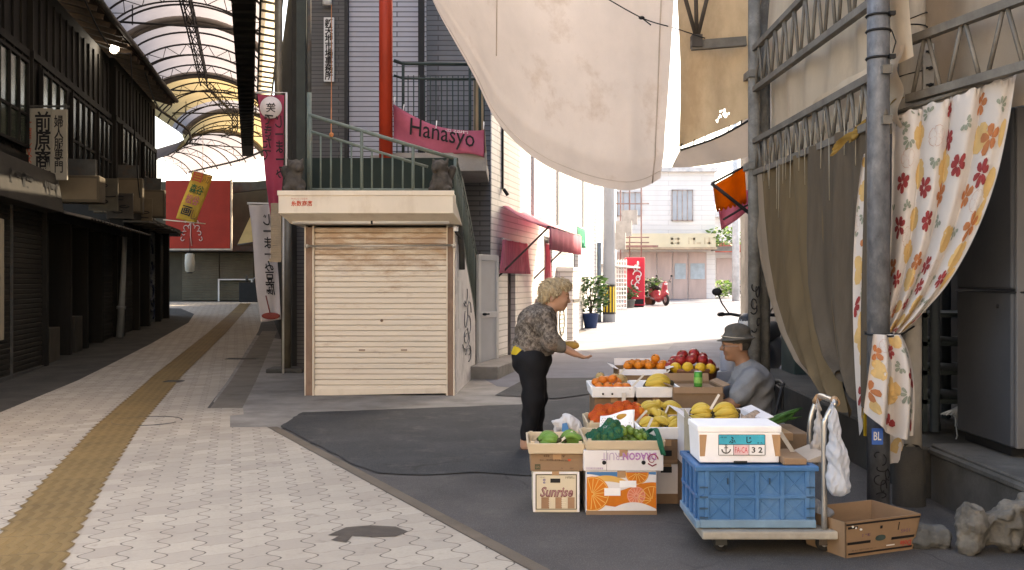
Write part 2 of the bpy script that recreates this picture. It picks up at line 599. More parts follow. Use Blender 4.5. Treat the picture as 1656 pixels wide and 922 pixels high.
white_paint = M('white_paint', (0.72, 0.71, 0.69), 0.5, 0.06, 3, 0.05, 60, stain=(0.4, 0.36, 0.3), samt=0.35)
black = M('black', (0.012, 0.012, 0.013), 0.6, 0.3, 5, 0.05)
glass_dark = M('window_glass', (0.012, 0.014, 0.014), 0.25, 0.4, 1.5, 0.0, spec=0.5)
glass_green = M('curtained_glass', (0.03, 0.04, 0.027), 0.2, 0.35, 2, 0.0, stretch=(3, 3, .3), spec=0.5)
rust_brown = M('rusty_brown', (0.26, 0.17, 0.12), 0.7, 0.3, 4, 0.2, 60, stain=(0.12, 0.06, 0.035), samt=0.7, sscale=5, stretch=(1, 1, .4))
cream = M('cream_metal', (0.74, 0.65, 0.53), 0.55, 0.05, 2, 0.04, 30, stain=(0.38, 0.27, 0.17), samt=0.35, sscale=2.5, stretch=(1, 1, .4))
ink = M('black_ink', (0.015, 0.013, 0.013), 0.7, 0.1, 4, 0)
ink_red = M('red_ink', (0.55, 0.07, 0.03), 0.7, 0.1, 4, 0)

def frame(o, d):
    d = Vector((d[0], d[1], 0)).normalized()
    y = Vector((0, 0, 1)).cross(d)
    m = Matrix.Identity(4)
    for i in range(3):
        m[i][0], m[i][1], m[i][2], m[i][3] = d[i], y[i], (0, 0, 1)[i], Vector(o)[i]
    return m

def shutter(mb, x0, x1, y, z0, z1, per=0.07, dep=0.012, mi=0):
    """roller shutter: horizontal slats with rolled edges, in the builder's own frame, facing -y"""
    n = max(1, int(round((z1 - z0) / per))); per = (z1 - z0) / n
    prof = []
    for i in range(n):
        z = z0 + i * per
        prof += [(y, z), (y - dep, z + per * .16), (y - dep, z + per * .8), (y - dep * .3, z + per * .93)]
    prof.append((y, z1))
    vs = []
    for (a, b) in prof: vs += [(x0, a, b), (x1, a, b)]
    mb.add(vs, [(2*i, 2*i+1, 2*i+3, 2*i+2) for i in range(len(prof) - 1)], mi)

# ------------------------------------------------------------------ paving material: interlocking blocks
def paving_mat():
    m, n, l, bs = nodes_of('interlocking_paving')
    tc = n.new('ShaderNodeTexCoord'); mp = n.new('ShaderNodeMapping')
    mp.inputs['Rotation'].default_value = (0, 0, R(-15.5))
    l.new(tc.outputs['Object'], mp.inputs['Vector'])
    sp = n.new('ShaderNodeSeparateXYZ'); l.new(mp.outputs[0], sp.inputs[0])
    a, b = sp.outputs[0], sp.outputs[1]
    PW, PL = 0.185, 0.2
    wob = math_n(n, l, 'MULTIPLY', math_n(n, l, 'SINE', math_n(n, l, 'MULTIPLY', b, 2 * math.pi / PL)), 0.034)
    a2 = math_n(n, l, 'DIVIDE', math_n(n, l, 'ADD', a, wob), PW)
    fa = math_n(n, l, 'FRACT', a2)
    da = math_n(n, l, 'ABSOLUTE', math_n(n, l, 'SUBTRACT', fa, 0.5))
    ja = math_n(n, l, 'SUBTRACT', 0.5, da)              # distance to long joint, in block widths
    col = math_n(n, l, 'FLOOR', a2)
    odd = math_n(n, l, 'MULTIPLY', math_n(n, l, 'MODULO', math_n(n, l, 'ABSOLUTE', col), 2.0), 0.5)
    wob2 = math_n(n, l, 'MULTIPLY', math_n(n, l, 'SINE', math_n(n, l, 'MULTIPLY', fa, 2 * math.pi)), 0.012)
    b2 = math_n(n, l, 'ADD', math_n(n, l, 'DIVIDE', math_n(n, l, 'ADD', b, wob2), PL), odd)
    fb = math_n(n, l, 'FRACT', b2)
    jb = math_n(n, l, 'SUBTRACT', 0.5, math_n(n, l, 'ABSOLUTE', math_n(n, l, 'SUBTRACT', fb, 0.5)))
    def line(x, w0, w1):
        mr = n.new('ShaderNodeMapRange'); mr.interpolation_type = 'SMOOTHSTEP'
        mr.inputs[1].default_value = w0; mr.inputs[2].default_value = w1
        l.new(x, mr.inputs[0]); return mr.outputs[0]
    h = math_n(n, l, 'MINIMUM', line(ja, 0.006, 0.036), math_n(n, l, 'ADD', line(jb, 0.006, 0.03), 0.6))
    h = math_n(n, l, 'MINIMUM', h, 1.0)
    comb = n.new('ShaderNodeCombineXYZ')
    l.new(col, comb.inputs[0]); l.new(math_n(n, l, 'FLOOR', b2), comb.inputs[1])
    wn = n.new('ShaderNodeTexWhiteNoise'); wn.noise_dimensions = '2D'; l.new(comb.outputs[0], wn.inputs['Vector'])
    base = ramp(n, l, wn.outputs['Value'], [(0.0, (0.36, 0.31, 0.25)), (1.0, (0.47, 0.41, 0.33))])
    big = noise(n, l, tc.outputs['Object'], 0.55, 6, 0.65)
    base = mix(n, l, ramp(n, l, big, [(0.4, 0.0), (0.72, 0.5)]), base, (0.36, 0.3, 0.24))
    fine = noise(n, l, tc.outputs['Object'], 70, 4)
    base = mix(n, l, ramp(n, l, fine, [(0.4, 0.0), (0.75, 0.35)]), base, (0.3, 0.26, 0.22))
    spots = noise(n, l, tc.outputs['Object'], 7, 3)
    base = mix(n, l, ramp(n, l, spots, [(0.62, 0.0), (0.74, 0.5)]), base, (0.2, 0.165, 0.13))
    gum = n.new('ShaderNodeTexVoronoi'); gum.inputs['Scale'].default_value = 2.3; l.new(tc.outputs['Object'], gum.inputs['Vector'])
    base = mix(n, l, ramp(n, l, gum.outputs['Distance'], [(0.03, 0.55), (0.055, 0.0)]), base, (0.09, 0.075, 0.06))
    track = noise(n, l, mp.outputs[0], 1.6, 8, 0.75)
    base = mix(n, l, ramp(n, l, track, [(0.5, 0.0), (0.7, 0.4)]), base, (0.27, 0.22, 0.17))
    out = mix(n, l, h, (0.10, 0.08, 0.064), base)
    l.new(out, bs.inputs['Base Color'])
    bs.inputs['Roughness'].default_value = 0.85
    bump(n, l, bs, math_n(n, l, 'ADD', h, math_n(n, l, 'MULTIPLY', fine, 0.25)), 0.5, 0.006)
    return m

def tactile_mat():
    m, n, l, bs = nodes_of('tactile_strip')
    uv = coords(n, l, 'UV')
    sp = n.new('ShaderNodeSeparateXYZ'); l.new(uv, sp.inputs[0])
    s_ = math_n(n, l, 'ABSOLUTE', math_n(n, l, 'SUBTRACT', math_n(n, l, 'FRACT', math_n(n, l, 'MULTIPLY', sp.outputs[0], 5.0)), 0.5))
    rdg = ramp(n, l, s_, [(0.22, 1.0), (0.3, 0.0)])
    jt = math_n(n, l, 'ABSOLUTE', math_n(n, l, 'SUBTRACT', math_n(n, l, 'FRACT', math_n(n, l, 'MULTIPLY', sp.outputs[1], 2.5)), 0.5))
    oc = coords(n, l, 'Object')
    f = noise(n, l, oc, 1.6, 7, 0.7)
    c = ramp(n, l, f, [(0.3, (0.125, 0.075, 0.02)), (0.7, (0.235, 0.145, 0.045))])
    c = mix(n, l, math_n(n, l, 'MULTIPLY', rdg, 0.35), c, (0.27, 0.175, 0.065))
    c = mix(n, l, ramp(n, l, jt, [(0.0, 0.6), (0.02, 0.0)]), c, (0.05, 0.035, 0.02))
    fine = noise(n, l, oc, 90, 3)
    c = mix(n, l, ramp(n, l, fine, [(0.45, 0.0), (0.7, 0.4)]), c, (0.10, 0.065, 0.03))
    l.new(c, bs.inputs['Base Color']); bs.inputs['Roughness'].default_value = 0.8
    bump(n, l, bs, rdg, 0.6, 0.006)
    return m

# ------------------------------------------------------------------ ground
sheet('ground', [(-90, -15), (90, -15), (90, 160), (-90, 160)], 0, asphalt)
pts = [G(*p) for p in ((345, 650), (362, 672), (366, 697), (436, 697), (560, 676), (700, 664), (850, 655), (852, 628), (780, 600), (760, 560), (520, 560), (400, 540))]
sheet('forecourt', pts, 0.004, concrete)
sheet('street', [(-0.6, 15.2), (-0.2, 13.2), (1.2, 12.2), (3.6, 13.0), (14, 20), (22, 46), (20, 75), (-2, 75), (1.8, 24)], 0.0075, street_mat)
sheet('asphalt_patch', [G(*p) for p in ((452, 690), (488, 668), (690, 661), (840, 655), (905, 648), (962, 641), (1010, 690), (1010, 764), (940, 767), (850, 771), (770, 765), (690, 770), (610, 766), (570, 752), (540, 735))], 0.008, asphalt_dark, jag=.015)
sheet('asphalt_patch', [G(*p) for p in ((800, 641), (850, 613), (968, 612), (962, 637), (900, 646))], 0.012, asphalt_dark)
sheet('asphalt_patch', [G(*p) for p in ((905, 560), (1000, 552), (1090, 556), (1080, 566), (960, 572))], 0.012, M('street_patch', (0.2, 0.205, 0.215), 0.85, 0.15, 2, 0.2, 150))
pave = paving_mat()
sheet('paving', [(14, -30), (14, -3), (4.1, -3.0), G(432, 692), G(372, 692), G(372, 673), G(394, 671), G(393, 661), G(335, 661), G(418, 536), (-8.2, 33), (-9.2, 41), (-17, 41.6), (-16, 37.0),
                 G(292, 499), G(314, 508), G(305, 522), G(243, 557), G(174, 592), G(0, 668), (-4.6, 6.5), (-2.6, -3.0), (-14, -3), (-14, -30)], 0.006, pave)
sheet('concrete_edging', [(4.1, -3.0), (4.18, -2.97), (Vector(G(432, 692)) + Vector((.09, .02, 0))), G(432, 692)], 0.01,
      M('edging_concrete', (0.15, 0.12, 0.09), 0.9, 0.25, 3, 0.3, 90, stain=(0.1, 0.08, 0.06)))
# dark puddle-like stain on the pavers and the round manhole outline
sheet('stain', [G(*p) for p in ((530, 868), (560, 855), (600, 852), (640, 854), (660, 862), (640, 870), (600, 871), (570, 869), (560, 880), (535, 876), (548, 869))], 0.009,
      M('wet_stain', (0.075, 0.06, 0.048), 0.6, 0.35, 9, 0.1, 90))
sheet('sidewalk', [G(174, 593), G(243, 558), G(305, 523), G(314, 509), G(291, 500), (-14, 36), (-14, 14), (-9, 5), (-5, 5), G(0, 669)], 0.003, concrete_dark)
sheet('gutter_strip', [G(340, 661), G(392, 661), G(448, 536), G(424, 536)], 0.008, M('gutter_concrete', (0.19, 0.165, 0.135), 0.9, 0.3, 3, 0.3, 90, stain=(0.09, 0.078, 0.064)))
mb = MB()
c0 = G(238, 682)
for a0, a1 in ((0.2, 2.7), (3.4, 6.0)):
    mb.tube([c0 + Vector((0.33 * math.cos(a0 + (a1 - a0) * i / 24), 0.33 * math.sin(a0 + (a1 - a0) * i / 24), 0.004)) for i in range(25)], 0.009, 4)
mb.build('manhole_cover', grime_metal, label='round manhole cover ring set into the pale paving', cat='manhole cover')
for k, (px, py, wd) in enumerate(((392, 581, .55), (280, 618, .25))):
    c0 = G(px, py); mb = MB(); mb.box(c0.x - wd / 2, c0.x + wd / 2, c0.y - .11, c0.y + .11, c0.z - .01, c0.z + .012)
    for i in range(7): mb.box(c0.x - wd / 2 + .02, c0.x + wd / 2 - .02, c0.y - .1 + i * .03, c0.y - .09 + i * .03, c0.z + .012, c0.z + .018)
    mb.build('drain_grate', grime_metal, label=('wide dark drain grate in the gutter strip beside the paving', 'small dark drain plate in the pavers by the yellow strip')[k], cat='drain grate')
# yellow tactile strip
ctr = [(-1.5, 2.2), (-2.48, 5.07), (-3.05, 6.94), (-3.80, 9.6), (-5.0, 14.4), (-6.86, 23.1), (-8.9, 32.2), (-10.6, 39.6)]
def along(ctr, step):
    out = []
    for (a, b) in zip(ctr[:-1], ctr[1:]):
        L = math.dist(a, b); k = max(1, int(L / step))
        out += [(a[0] + (b[0] - a[0]) * i / k, a[1] + (b[1] - a[1]) * i / k) for i in range(k)]
    return out + [ctr[-1]]
cs = along(ctr, 0.05)
mb = MB(); vs, uvs, fs = [], [], []
for i, (x, y) in enumerate(cs):
    a, b = cs[max(0, i - 6)], cs[min(len(cs) - 1, i + 6)]
    d = Vector((b[0] - a[0], b[1] - a[1], 0)).normalized(); nrm = Vector((d.y, -d.x, 0))
    ph = (i * 0.05 / 0.2) % 1.0
    e = 0.05 * (ph if ph < .7 else (1 - ph) / .3 * .7)
    for sgn, ex in ((-1, 0.05 * .7 - e), (1, e)):
        q = Vector((x, y, 0)) + nrm * sgn * (0.19 + ex); q.z = gz(q.y) + 0.011
        vs.append(q); uvs.append((0.5 + sgn * 0.5, i * 0.05))
    if i: fs.append((2*i-2, 2*i-1, 2*i+1, 2*i))
mb.add(vs, fs, 0, False, uvs)
mb.build('tactile_path', tactile_mat(), kind='structure', origin=(0, 0, 0), fixn=False)

# ------------------------------------------------------------------ old shop houses along the arcade (local x runs away from the camera, -y faces the arcade)
LF = frame((-6.84, 13.0, 0), (-0.2, 1.0))
LRZ = math.atan2(1.0, -0.2)
LO = LF.to_translation()
def lmb(): return MB(LF)
sh_dark = M('dark_shutter', (0.022, 0.018, 0.013), 0.7, 0.3, 2, 0.1, 40, stain=(0.016, 0.0135, 0.01), samt=.7, stretch=(1, 1, .3))
def shop(label, s0, s1, gy):
    r = empty('shop_house', LF @ Vector(((s0 + s1) / 2, 0, gy)), label, 'shop', 'old shop houses under the arcade')
    return r
def upper(r, s0, s1, zr, wins, yo=0.0):
    T_ = LF @ Matrix.Translation((0, yo, 0))
    def lmb(): return MB(T_)
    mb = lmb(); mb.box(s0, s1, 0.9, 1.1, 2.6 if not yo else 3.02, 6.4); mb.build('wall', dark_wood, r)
    mb = lmb()
    x = s0
    while x < s1: mb.box(x, x + .05, .865, .9, 2.9, 6.2); x += .46
    mb.box(s0, s1, .855, .9, 3.3, 3.42); mb.box(s0, s1, .855, .9, 5.0, 5.12)
    mb.build('cladding', dark_wood, r)
    for (a, b, za, zb, g) in wins:
        f = lmb(); t = .05
        f.box(a, b, .80, .86, za, za + t); f.box(a, b, .80, .86, zb - t, zb)
        k = max(2, int((b - a) / .45))
        for i in range(k + 1):
            q = a + (b - a - .04) * i / k; f.box(q, q + .04, .80, .86, za + t, zb - t)
        f.box(a, b, .81, .85, (za * .62 + zb * .38) - .02, (za * .62 + zb * .38) + .02)
        fo = f.build('window', dark_wood, r)
        p = lmb(); p.box(a + .02, b - .02, .835, .845, za + .03, zb - .03); p.build('pane', g, fo)
    mb = lmb()
    ye = -.33 - yo; mb.hexa([(s0, ye, 6.42), (s1, ye, 6.42), (s1, 1.9, 6.75), (s0, 1.9, 6.75)], [(s0, ye, 6.55), (s1, ye, 6.55), (s1, 1.9, 6.95), (s0, 1.9, 6.95)])
    x = s0 + .2
    while x < s1 - .1: mb.bar((x, ye + .03, 6.36), (x, 1.1, 6.56), .06, .1); x += .6
    ro = mb.build('roof', brown_wood, r)
    mb = lmb(); mb.tube([(s0, ye - .05, 6.5), ((s0 + s1) / 2, ye - .05, 6.46), (s1, ye - .05, 6.5)], .06, 8); mb.build('gutter', grime_metal, ro)

A = shop('dark wooden shop house with long brown shutter and vertical sign', -6, 3.16, 0)
upper(A, -6, 3.14, 6.4, [(-3, .2, 3.5, 4.9, glass_dark), (.9, 2.9, 3.5, 4.9, glass_green)], -.55)
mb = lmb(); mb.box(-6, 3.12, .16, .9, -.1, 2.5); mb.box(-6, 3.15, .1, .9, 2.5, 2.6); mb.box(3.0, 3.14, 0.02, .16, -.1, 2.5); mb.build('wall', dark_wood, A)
for a, b in ((-4, 1.28), (1.34, 2.98)):
    mb = lmb(); shutter(mb, a, b, .1, 0.0, 2.5, .075, .014); so_ = mb.build('shutter', sh_dark, A)
    mb = lmb(); mb.box(a, b, .06, .12, -.02, .06); mb.build('bottom_rail', grime_metal, so_)
mb = lmb(); mb.box(1.29, 1.33, .06, .14, 0, 2.5); mb.build('post', grime_metal, A)
mb = lmb(); mb.hexa([(-5, -.22, 2.5), (3.1, -.22, 2.5), (3.1, .1, 2.5), (-5, .1, 2.5)], [(-5, -.12, 3.12), (3.1, -.12, 3.12), (3.1, .2, 3.12), (-5, .2, 3.12)])
fa = mb.build('fascia', M('fascia_board', (0.036, 0.03, 0.022), .8, .3, 3, .2, 50, stain=(.02, .017, .013), samt=.7), A, bev=.01)
r_, u_ = LF.to_3x3() @ Vector((1, 0, 0)), Vector((0, 0, 1))
marks(LF @ Vector((.9, -.18, 2.82)), r_, u_, 1.3, .36, M('faded_ink', (.015, .013, .011), .8), fa, 1, 3, .004, 'faded_lettering'); marks(LF @ Vector((2.45, -.18, 2.82)), r_, u_, .8, .4, MATS['faded_ink'], fa, 1, 9, .004, 'faded_lettering')
mb = lmb(); mb.box(.55, .72, .12, .3, 3.12, 6.3); mb.build('pilaster', M('pale_post', (.1, .08, .055), .8, .2, 3, .2, stain=(.08, .065, .05)), A)
nb = lmb(); nb.box(-.2, .62, -.02, .03, .6, 2.25)
nb.build('notice_board', M('notice_paper', (.33, .28, .2), .8, .1, 3, .05, stain=(.24, .19, .13), samt=.5), label='pale blank notice board leaning on the brown shutter', cat='notice board', bev=.006)

# projecting vertical sign, two white panels
sg = empty('shop_sign', P(75, 290, 15.9), 'white vertical sign with black characters above the brown shutter', 'sign', None)
sgm = M('sign_white', (.33, .30, .24), .6, .08, 3, .05, stain=(.2, .16, .11), samt=.5)
def panel(px0, px1, y0, y1, d, m, parent, name='panel', th=.05):
    a, b = P(px0, y1, d), P(px1, y0, d)
    k = MB(); k.box(a.x, b.x, d, d + th, a.z, b.z); return k.build(name, m, parent, bev=.004)
p1 = panel(40, 84, 175, 300, 15.95, sgm, sg)
p2 = panel(83, 108, 177, 291, 15.9, sgm, sg)
text('前原商店', P(69, 243, 15.945), (1, 0, 0), (0, 0, 1), .26, 1.25, ink, p1, bold=.02, vertical=True)
text('工目レ又る目', P(47, 240, 15.945), (1, 0, 0), (0, 0, 1), .1, .85, ink_red, p1, vertical=True, bold=.01)
text('婦人服専門', P(95, 233, 15.895), (1, 0, 0), (0, 0, 1), .15, .92, ink, p2, vertical=True, bold=.015)
mb = MB(); a = P(60, 180, 16.0)
mb.bar(P(45, 172, 16.0), P(112, 172, 16.0), .03, .03); mb.bar(P(106, 290, 15.97), P(106, 168, 15.97), .03, .03); mb.build('bracket', grime_metal, sg)

B = shop('dark shop house with recessed doors and thin corrugated canopy', 3.16, 9.5, .1)
upper(B, 3.16, 9.48, 6.4, [(3.5, 5.2, 3.5, 4.9, glass_green), (5.6, 7.6, 3.5, 4.9, glass_dark), (7.9, 9.3, 3.5, 4.9, glass_dark)], -.6)
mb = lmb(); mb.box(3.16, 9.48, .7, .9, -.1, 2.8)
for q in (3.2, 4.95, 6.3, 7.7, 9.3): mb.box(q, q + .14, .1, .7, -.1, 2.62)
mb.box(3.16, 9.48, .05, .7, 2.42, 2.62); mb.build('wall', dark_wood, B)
for a, b in ((3.36, 4.93), (5.12, 6.28), (6.47, 7.68)):
    mb = lmb(); mb.box(a, b, .55, .6, .1, 2.4)
    for i in range(4): mb.box(a + (b - a) * i / 4, a + (b - a) * i / 4 + .04, .52, .55, .1, 2.4)
    mb.box(a, b, .51, .55, .9, .96)
    mb.build('sliding_door', dark_wood, B)
mb = lmb(); shutter(mb, 7.86, 9.28, .2, .12, 2.42, .075, .014); mb.build('shutter', sh_dark, B)
mb = lmb()
for i in range(26):
    a = 3.1 + i * .24; mb.hexa([(a, -.62, 2.4), (a + .12, -.62, 2.43), (a + .12, .1, 2.6), (a, .1, 2.57)], [(a, -.62, 2.415), (a + .12, -.62, 2.445), (a + .12, .1, 2.615), (a, .1, 2.585)])
    a += .12; mb.hexa([(a, -.62, 2.43), (a + .12, -.62, 2.4), (a + .12, .1, 2.57), (a, .1, 2.6)], [(a, -.62, 2.445), (a + .12, -.62, 2.415), (a + .12, .1, 2.585), (a, .1, 2.615)])
mb.build('canopy', M('canopy_sheet', (.075, .065, .053), .7, .35, 2, .1, stain=(.07, .055, .04), samt=.8), B)
def lightbox(s, y0, y1, z0, z1, wd, m, label, words=None):
    o = empty('box_sign', LF @ Vector((s, y0, z0)), label, 'sign', 'blank box signs on the shop houses')
    k = lmb(); k.box(s, s + wd, y0, y1, z0, z1); b = k.build('case', m, o, bev=.012)
    k = lmb(); k.box(s - .012, s - .002, y0 + .05, y1 - .05, z0 + .05, z1 - .05); k.build('face', M('sign_face_' + m.name, (.17, .13, .08), .6, .15, 3, .05, stain=(.08, .06, .04), samt=.6), o)
    k = lmb(); k.box(s + wd * .3, s + wd * .6, y0 + .1, y1 - .1, z1, z1 + .3); k.build('bracket', grime_metal, o)
tanm = M('tan_sign', (.10, .078, .05), .7, .2, 3, .1, stain=(.1, .08, .055), samt=.7)
lightbox(4.4, -.5, .75, 2.78, 3.25, .5, tanm, 'tan box sign above the thin corrugated canopy')
lightbox(9.8, -.35, .7, 2.95, 3.75, .25, tanm, 'tan box sign beyond the corrugated canopy, fixed to the dark wall')
lightbox(12.2, -.5, .6, 3.0, 3.7, .25, tanm, 'tan box sign above the graffiti covered shutter')
# white tapered pipe and pale crate at the foot of the doors
c0 = P(200, 540, 21.6); mb = MB(); mb.tube([P(194, 545, 21.7), P(198, 470, 21.6), P(202, 383, 21.6)], [.085, .06, .05], 12); mb.tube([P(196, 500, 21.64), P(196.3, 495, 21.64)], .095, 12)
mb.build('drain_pipe', M('pipe_white', (.24, .25, .25), .5, .2, 3, .1, stain=(.2, .19, .17), samt=.7), label='pale wide drain pipe standing on the dark arcade sidewalk', cat='pipe')
ct = lmb(); ct.box(3.5, 4.2, .1, .5, .02, .62); bxo = ct.build('wooden_box', M('pale_box', (.075, .062, .045), .8, .2, 3, .1), label='pale wooden box against the recessed dark shop door', cat='box', bev=.01)
ct = lmb(); ct.box(5.4, 6.0, .12, .5, .05, .75); ct.build('wooden_box', M('grey_box', (.045, .038, .03), .8, .2, 3, .1), label='dim grey box standing between the dark shop posts', cat='box', bev=.01)

C = shop('dark shop house with graffiti covered shutter at the arcade bend', 9.5, 18.5, .3)
upper(C, 9.5, 15.4, 6.4, [(10, 12.2, 3.6, 5, glass_dark), (13, 15, 3.6, 5, glass_dark)], -.7)
mb = lmb(); mb.box(9.5, 18.5, .3, .9, -.1, 2.8); mb.box(18.3, 18.5, .9, 5, -.1, 6.4)
for q in (9.52, 11.5, 13.05, 15.0, 16.6): mb.box(q, q + .18, .0, .3, -.1, 2.8)
mb.box(9.5, 18.5, -.1, .3, 2.8, 3.0); mb.build('wall', dark_wood, C)
gs = M('grey_shutter', (.13, .135, .13), .7, .2, 2, .1, 40, stain=(.06, .06, .055), samt=.5)
for a, b, m in ((9.75, 11.45, sh_dark), (13.3, 14.95, gs), (15.25, 16.5, sh_dark)):
    mb = lmb(); shutter(mb, a, b, .15, .2, 2.75, .08, .014); s_o = mb.build('shutter', m, C)
    if m is gs:
        strokes(squiggle(LF @ Vector((13.45, .125, .5)), r_, u_, 1.35, 2.0, 9, 3), .035, M('spray_navy', (.012, .02, .05), .6), s_o)
mb = lmb()
for i in range(10): mb.box(9.4 + i * .6, 9.97 + i * .6, -.55, .0, 2.72 + (i % 2) * .03, 2.76 + (i % 2) * .03)
mb.build('canopy', MATS['canopy_sheet'], C)
for k, (s, z0, hh, ww) in enumerate(((6.9, 2.8, .65, .5), (8.6, 2.75, .55, .45), (11.2, 2.8, .6, .5))):
    mb = lmb(); mb.box(s, s + .04, -.35, .2, z0, z0 + hh); o = mb.build('sign_board', M('old_board_%d' % k, ((.10, .085, .06), (.06, .05, .04), (.17, .13, .08))[k], .8, .25, 3, .1), bev=.004,
        label=('square faded sign board hung over the dark shop canopy', 'small dark sign board between the two dark shop houses', 'pale orange sign board hung on the shop house at the bend')[k], cat='sign')
    strokes(squiggle(LF @ Vector((s - .006, -.3, z0 + .08)), LF.to_3x3() @ Vector((0, 1, 0)), u_, .42, hh - .16, 3, 20 + k), .012, ink, o, 'lettering')
# hanging cables and the lit floodlight under the eave
for k, (sa, sb, dz) in enumerate(((4, 8.5, .35), (8.6, 10.4, 1.0), (10.5, 15, .5))):
    mb = lmb(); mb.tube([(sa + (sb - sa) * t / 12, -.3, 6.3 - dz * math.sin(math.pi * t / 12) - (.0 if k != 1 else 3.2 * (t / 12))) for t in range(13)], .014, 5)
    mb.build('cable', black, label=('sagging black cable under the shop roof edge near the sign', 'black cable hanging down the shop wall to the canopy', 'sagging black cable under the roof edge at the bend')[k], cat='cable')
lp = P(185, 79, 21.2); lo = empty('floodlight', lp, 'lit white floodlight under the dark shop roof edge', 'lamp')
mb = MB(); mb.lathe([(.02, .12), (.09, .1), (.11, 0)], lp, 14, axis='Y'); mb.build('housing', grime_metal, lo)
mb = MB(); mb.ball(lp + Vector((0, -.01, 0)), .08, 12); mb.build('bulb', glow('lamp_glow', (1, .95, .88), 25), lo)
mb = MB(); mb.bar(lp + Vector((-.1, .05, .0)), lp + Vector((-.45, .15, .15)), .03, .03); mb.build('arm', grime_metal, lo)

# ------------------------------------------------------------------ arcade vault
AX = [(10.5, -4.15), (24, -7.7), (30.8, -9.5), (36.3, -10.1), (39.5, -11.0), (44, -13.6), (50, -18.4)]
def ax(d):
    for (d0, x0), (d1, x1) in zip(AX[:-1], AX[1:]):
        if d <= d1: return x0 + (x1 - x0) * (d - d0) / (d1 - d0)
    return AX[-1][1]
HW, SPR, RISE = 1.8, 6.72, .93
def vp(d, t, lift=0.0):
    """point on the vault: t from -1 (left spring) to 1"""
    e = 0.5; dx = ax(d + e) - ax(d - e); tx = Vector((2 * e, -dx, 0)).normalized()
    a = t * R(70)
    c = Vector((ax(d), d, 0))
    return c + tx * (HW + lift) * math.sin(a) / math.sin(R(70)) + Vector((0, 0, SPR + (RISE + lift) * (math.cos(a) - math.cos(R(70))) / (1 - math.cos(R(70)))))
def vault_mat(name, col):
    m, n, l, bs = nodes_of(name)
    v = coords(n, l, 'Object', (1, 1, 1)); f = noise(n, l, v, .8, 6)
    c = ramp(n, l, f, [(.35, tuple(q * .82 for q in col)), (.65, col)])
    tr = n.new('ShaderNodeBsdfTranslucent'); df = n.new('ShaderNodeBsdfDiffuse'); mx = n.new('ShaderNodeMixShader'); mx.inputs[0].default_value = .8
    l.new(c, tr.inputs[0]); l.new(c, df.inputs[0]); l.new(df.outputs[0], mx.inputs[1]); l.new(tr.outputs[0], mx.inputs[2]); l.new(mx.outputs[0], n['Material Output'].inputs[0])
    return m
vw, vy = vault_mat('white_roof_sheet', (.21, .192, .198)), vault_mat('yellow_roof_sheet', (.26, .195, .10))
ar = empty('arcade_roof', (ax(24), 24, SPR), 'barrel vaulted translucent arcade roof on curved dark steel ribs', 'arcade roof')
for (d0, d1, m) in ((10.5, 30.5, vw), (30.5, 34.6, vy), (34.6, 36.6, vw), (36.6, 41.2, vy), (41.2, 49.5, vw)):
    mb = MB(); mb.grid(lambda u, v: vp(d0 + (d1 - d0) * v, -1 + 2 * u, .05), 20, max(2, int((d1 - d0) / 1.0))); mb.build('roof_sheet', m, ar, fixn=False)
rib_m = M('rib_steel', (.035, .032, .03), .6, .3, 5, .05)
beige_rib = M('beige_rib', (.22, .19, .16), .6, .2, 4, .05)
d, k = 12.5, 0
while d < 49.4:
    thick = any(abs(d - q) < .62 for q in (24.1, 30.5, 36.3, 41.2))
    mb = MB()
    if thick:
        mb.grid(lambda u, v: vp(d - .16 + .32 * (v if v < 1 else 0), -1 + 2 * u, 0), 24, 1)
        mb.tube([vp(d - .16, -1 + 2 * i / 24, -.03) for i in range(25)], .07, 6); mb.tube([vp(d + .16, -1 + 2 * i / 24, -.03) for i in range(25)], .07, 6)
        mb.build('rib', beige_rib, ar, fixn=False)
    elif k % 2:
        mb.tube([vp(d, -1 + 2 * i / 24, .0) for i in range(25)], .024, 6)
        mb.tube([vp(d, -.97 + 1.94 * i / 24, -.28) for i in range(25)], .02, 6)
        for i in range(16):
            mb.tube([vp(d, -.92 + 1.84 * i / 16, (.0 if i % 2 else -.28)), vp(d, -.92 + 1.84 * (i + 1) / 16, (-.28 if i % 2 else .0))], .009, 4)
        mb.build('rib', rib_m, ar)
    else:
        mb.tube([vp(d, -1 + 2 * i / 24, .0) for i in range(25)], .024, 6); mb.build('rib', rib_m, ar)
    d += 1.25; k += 1
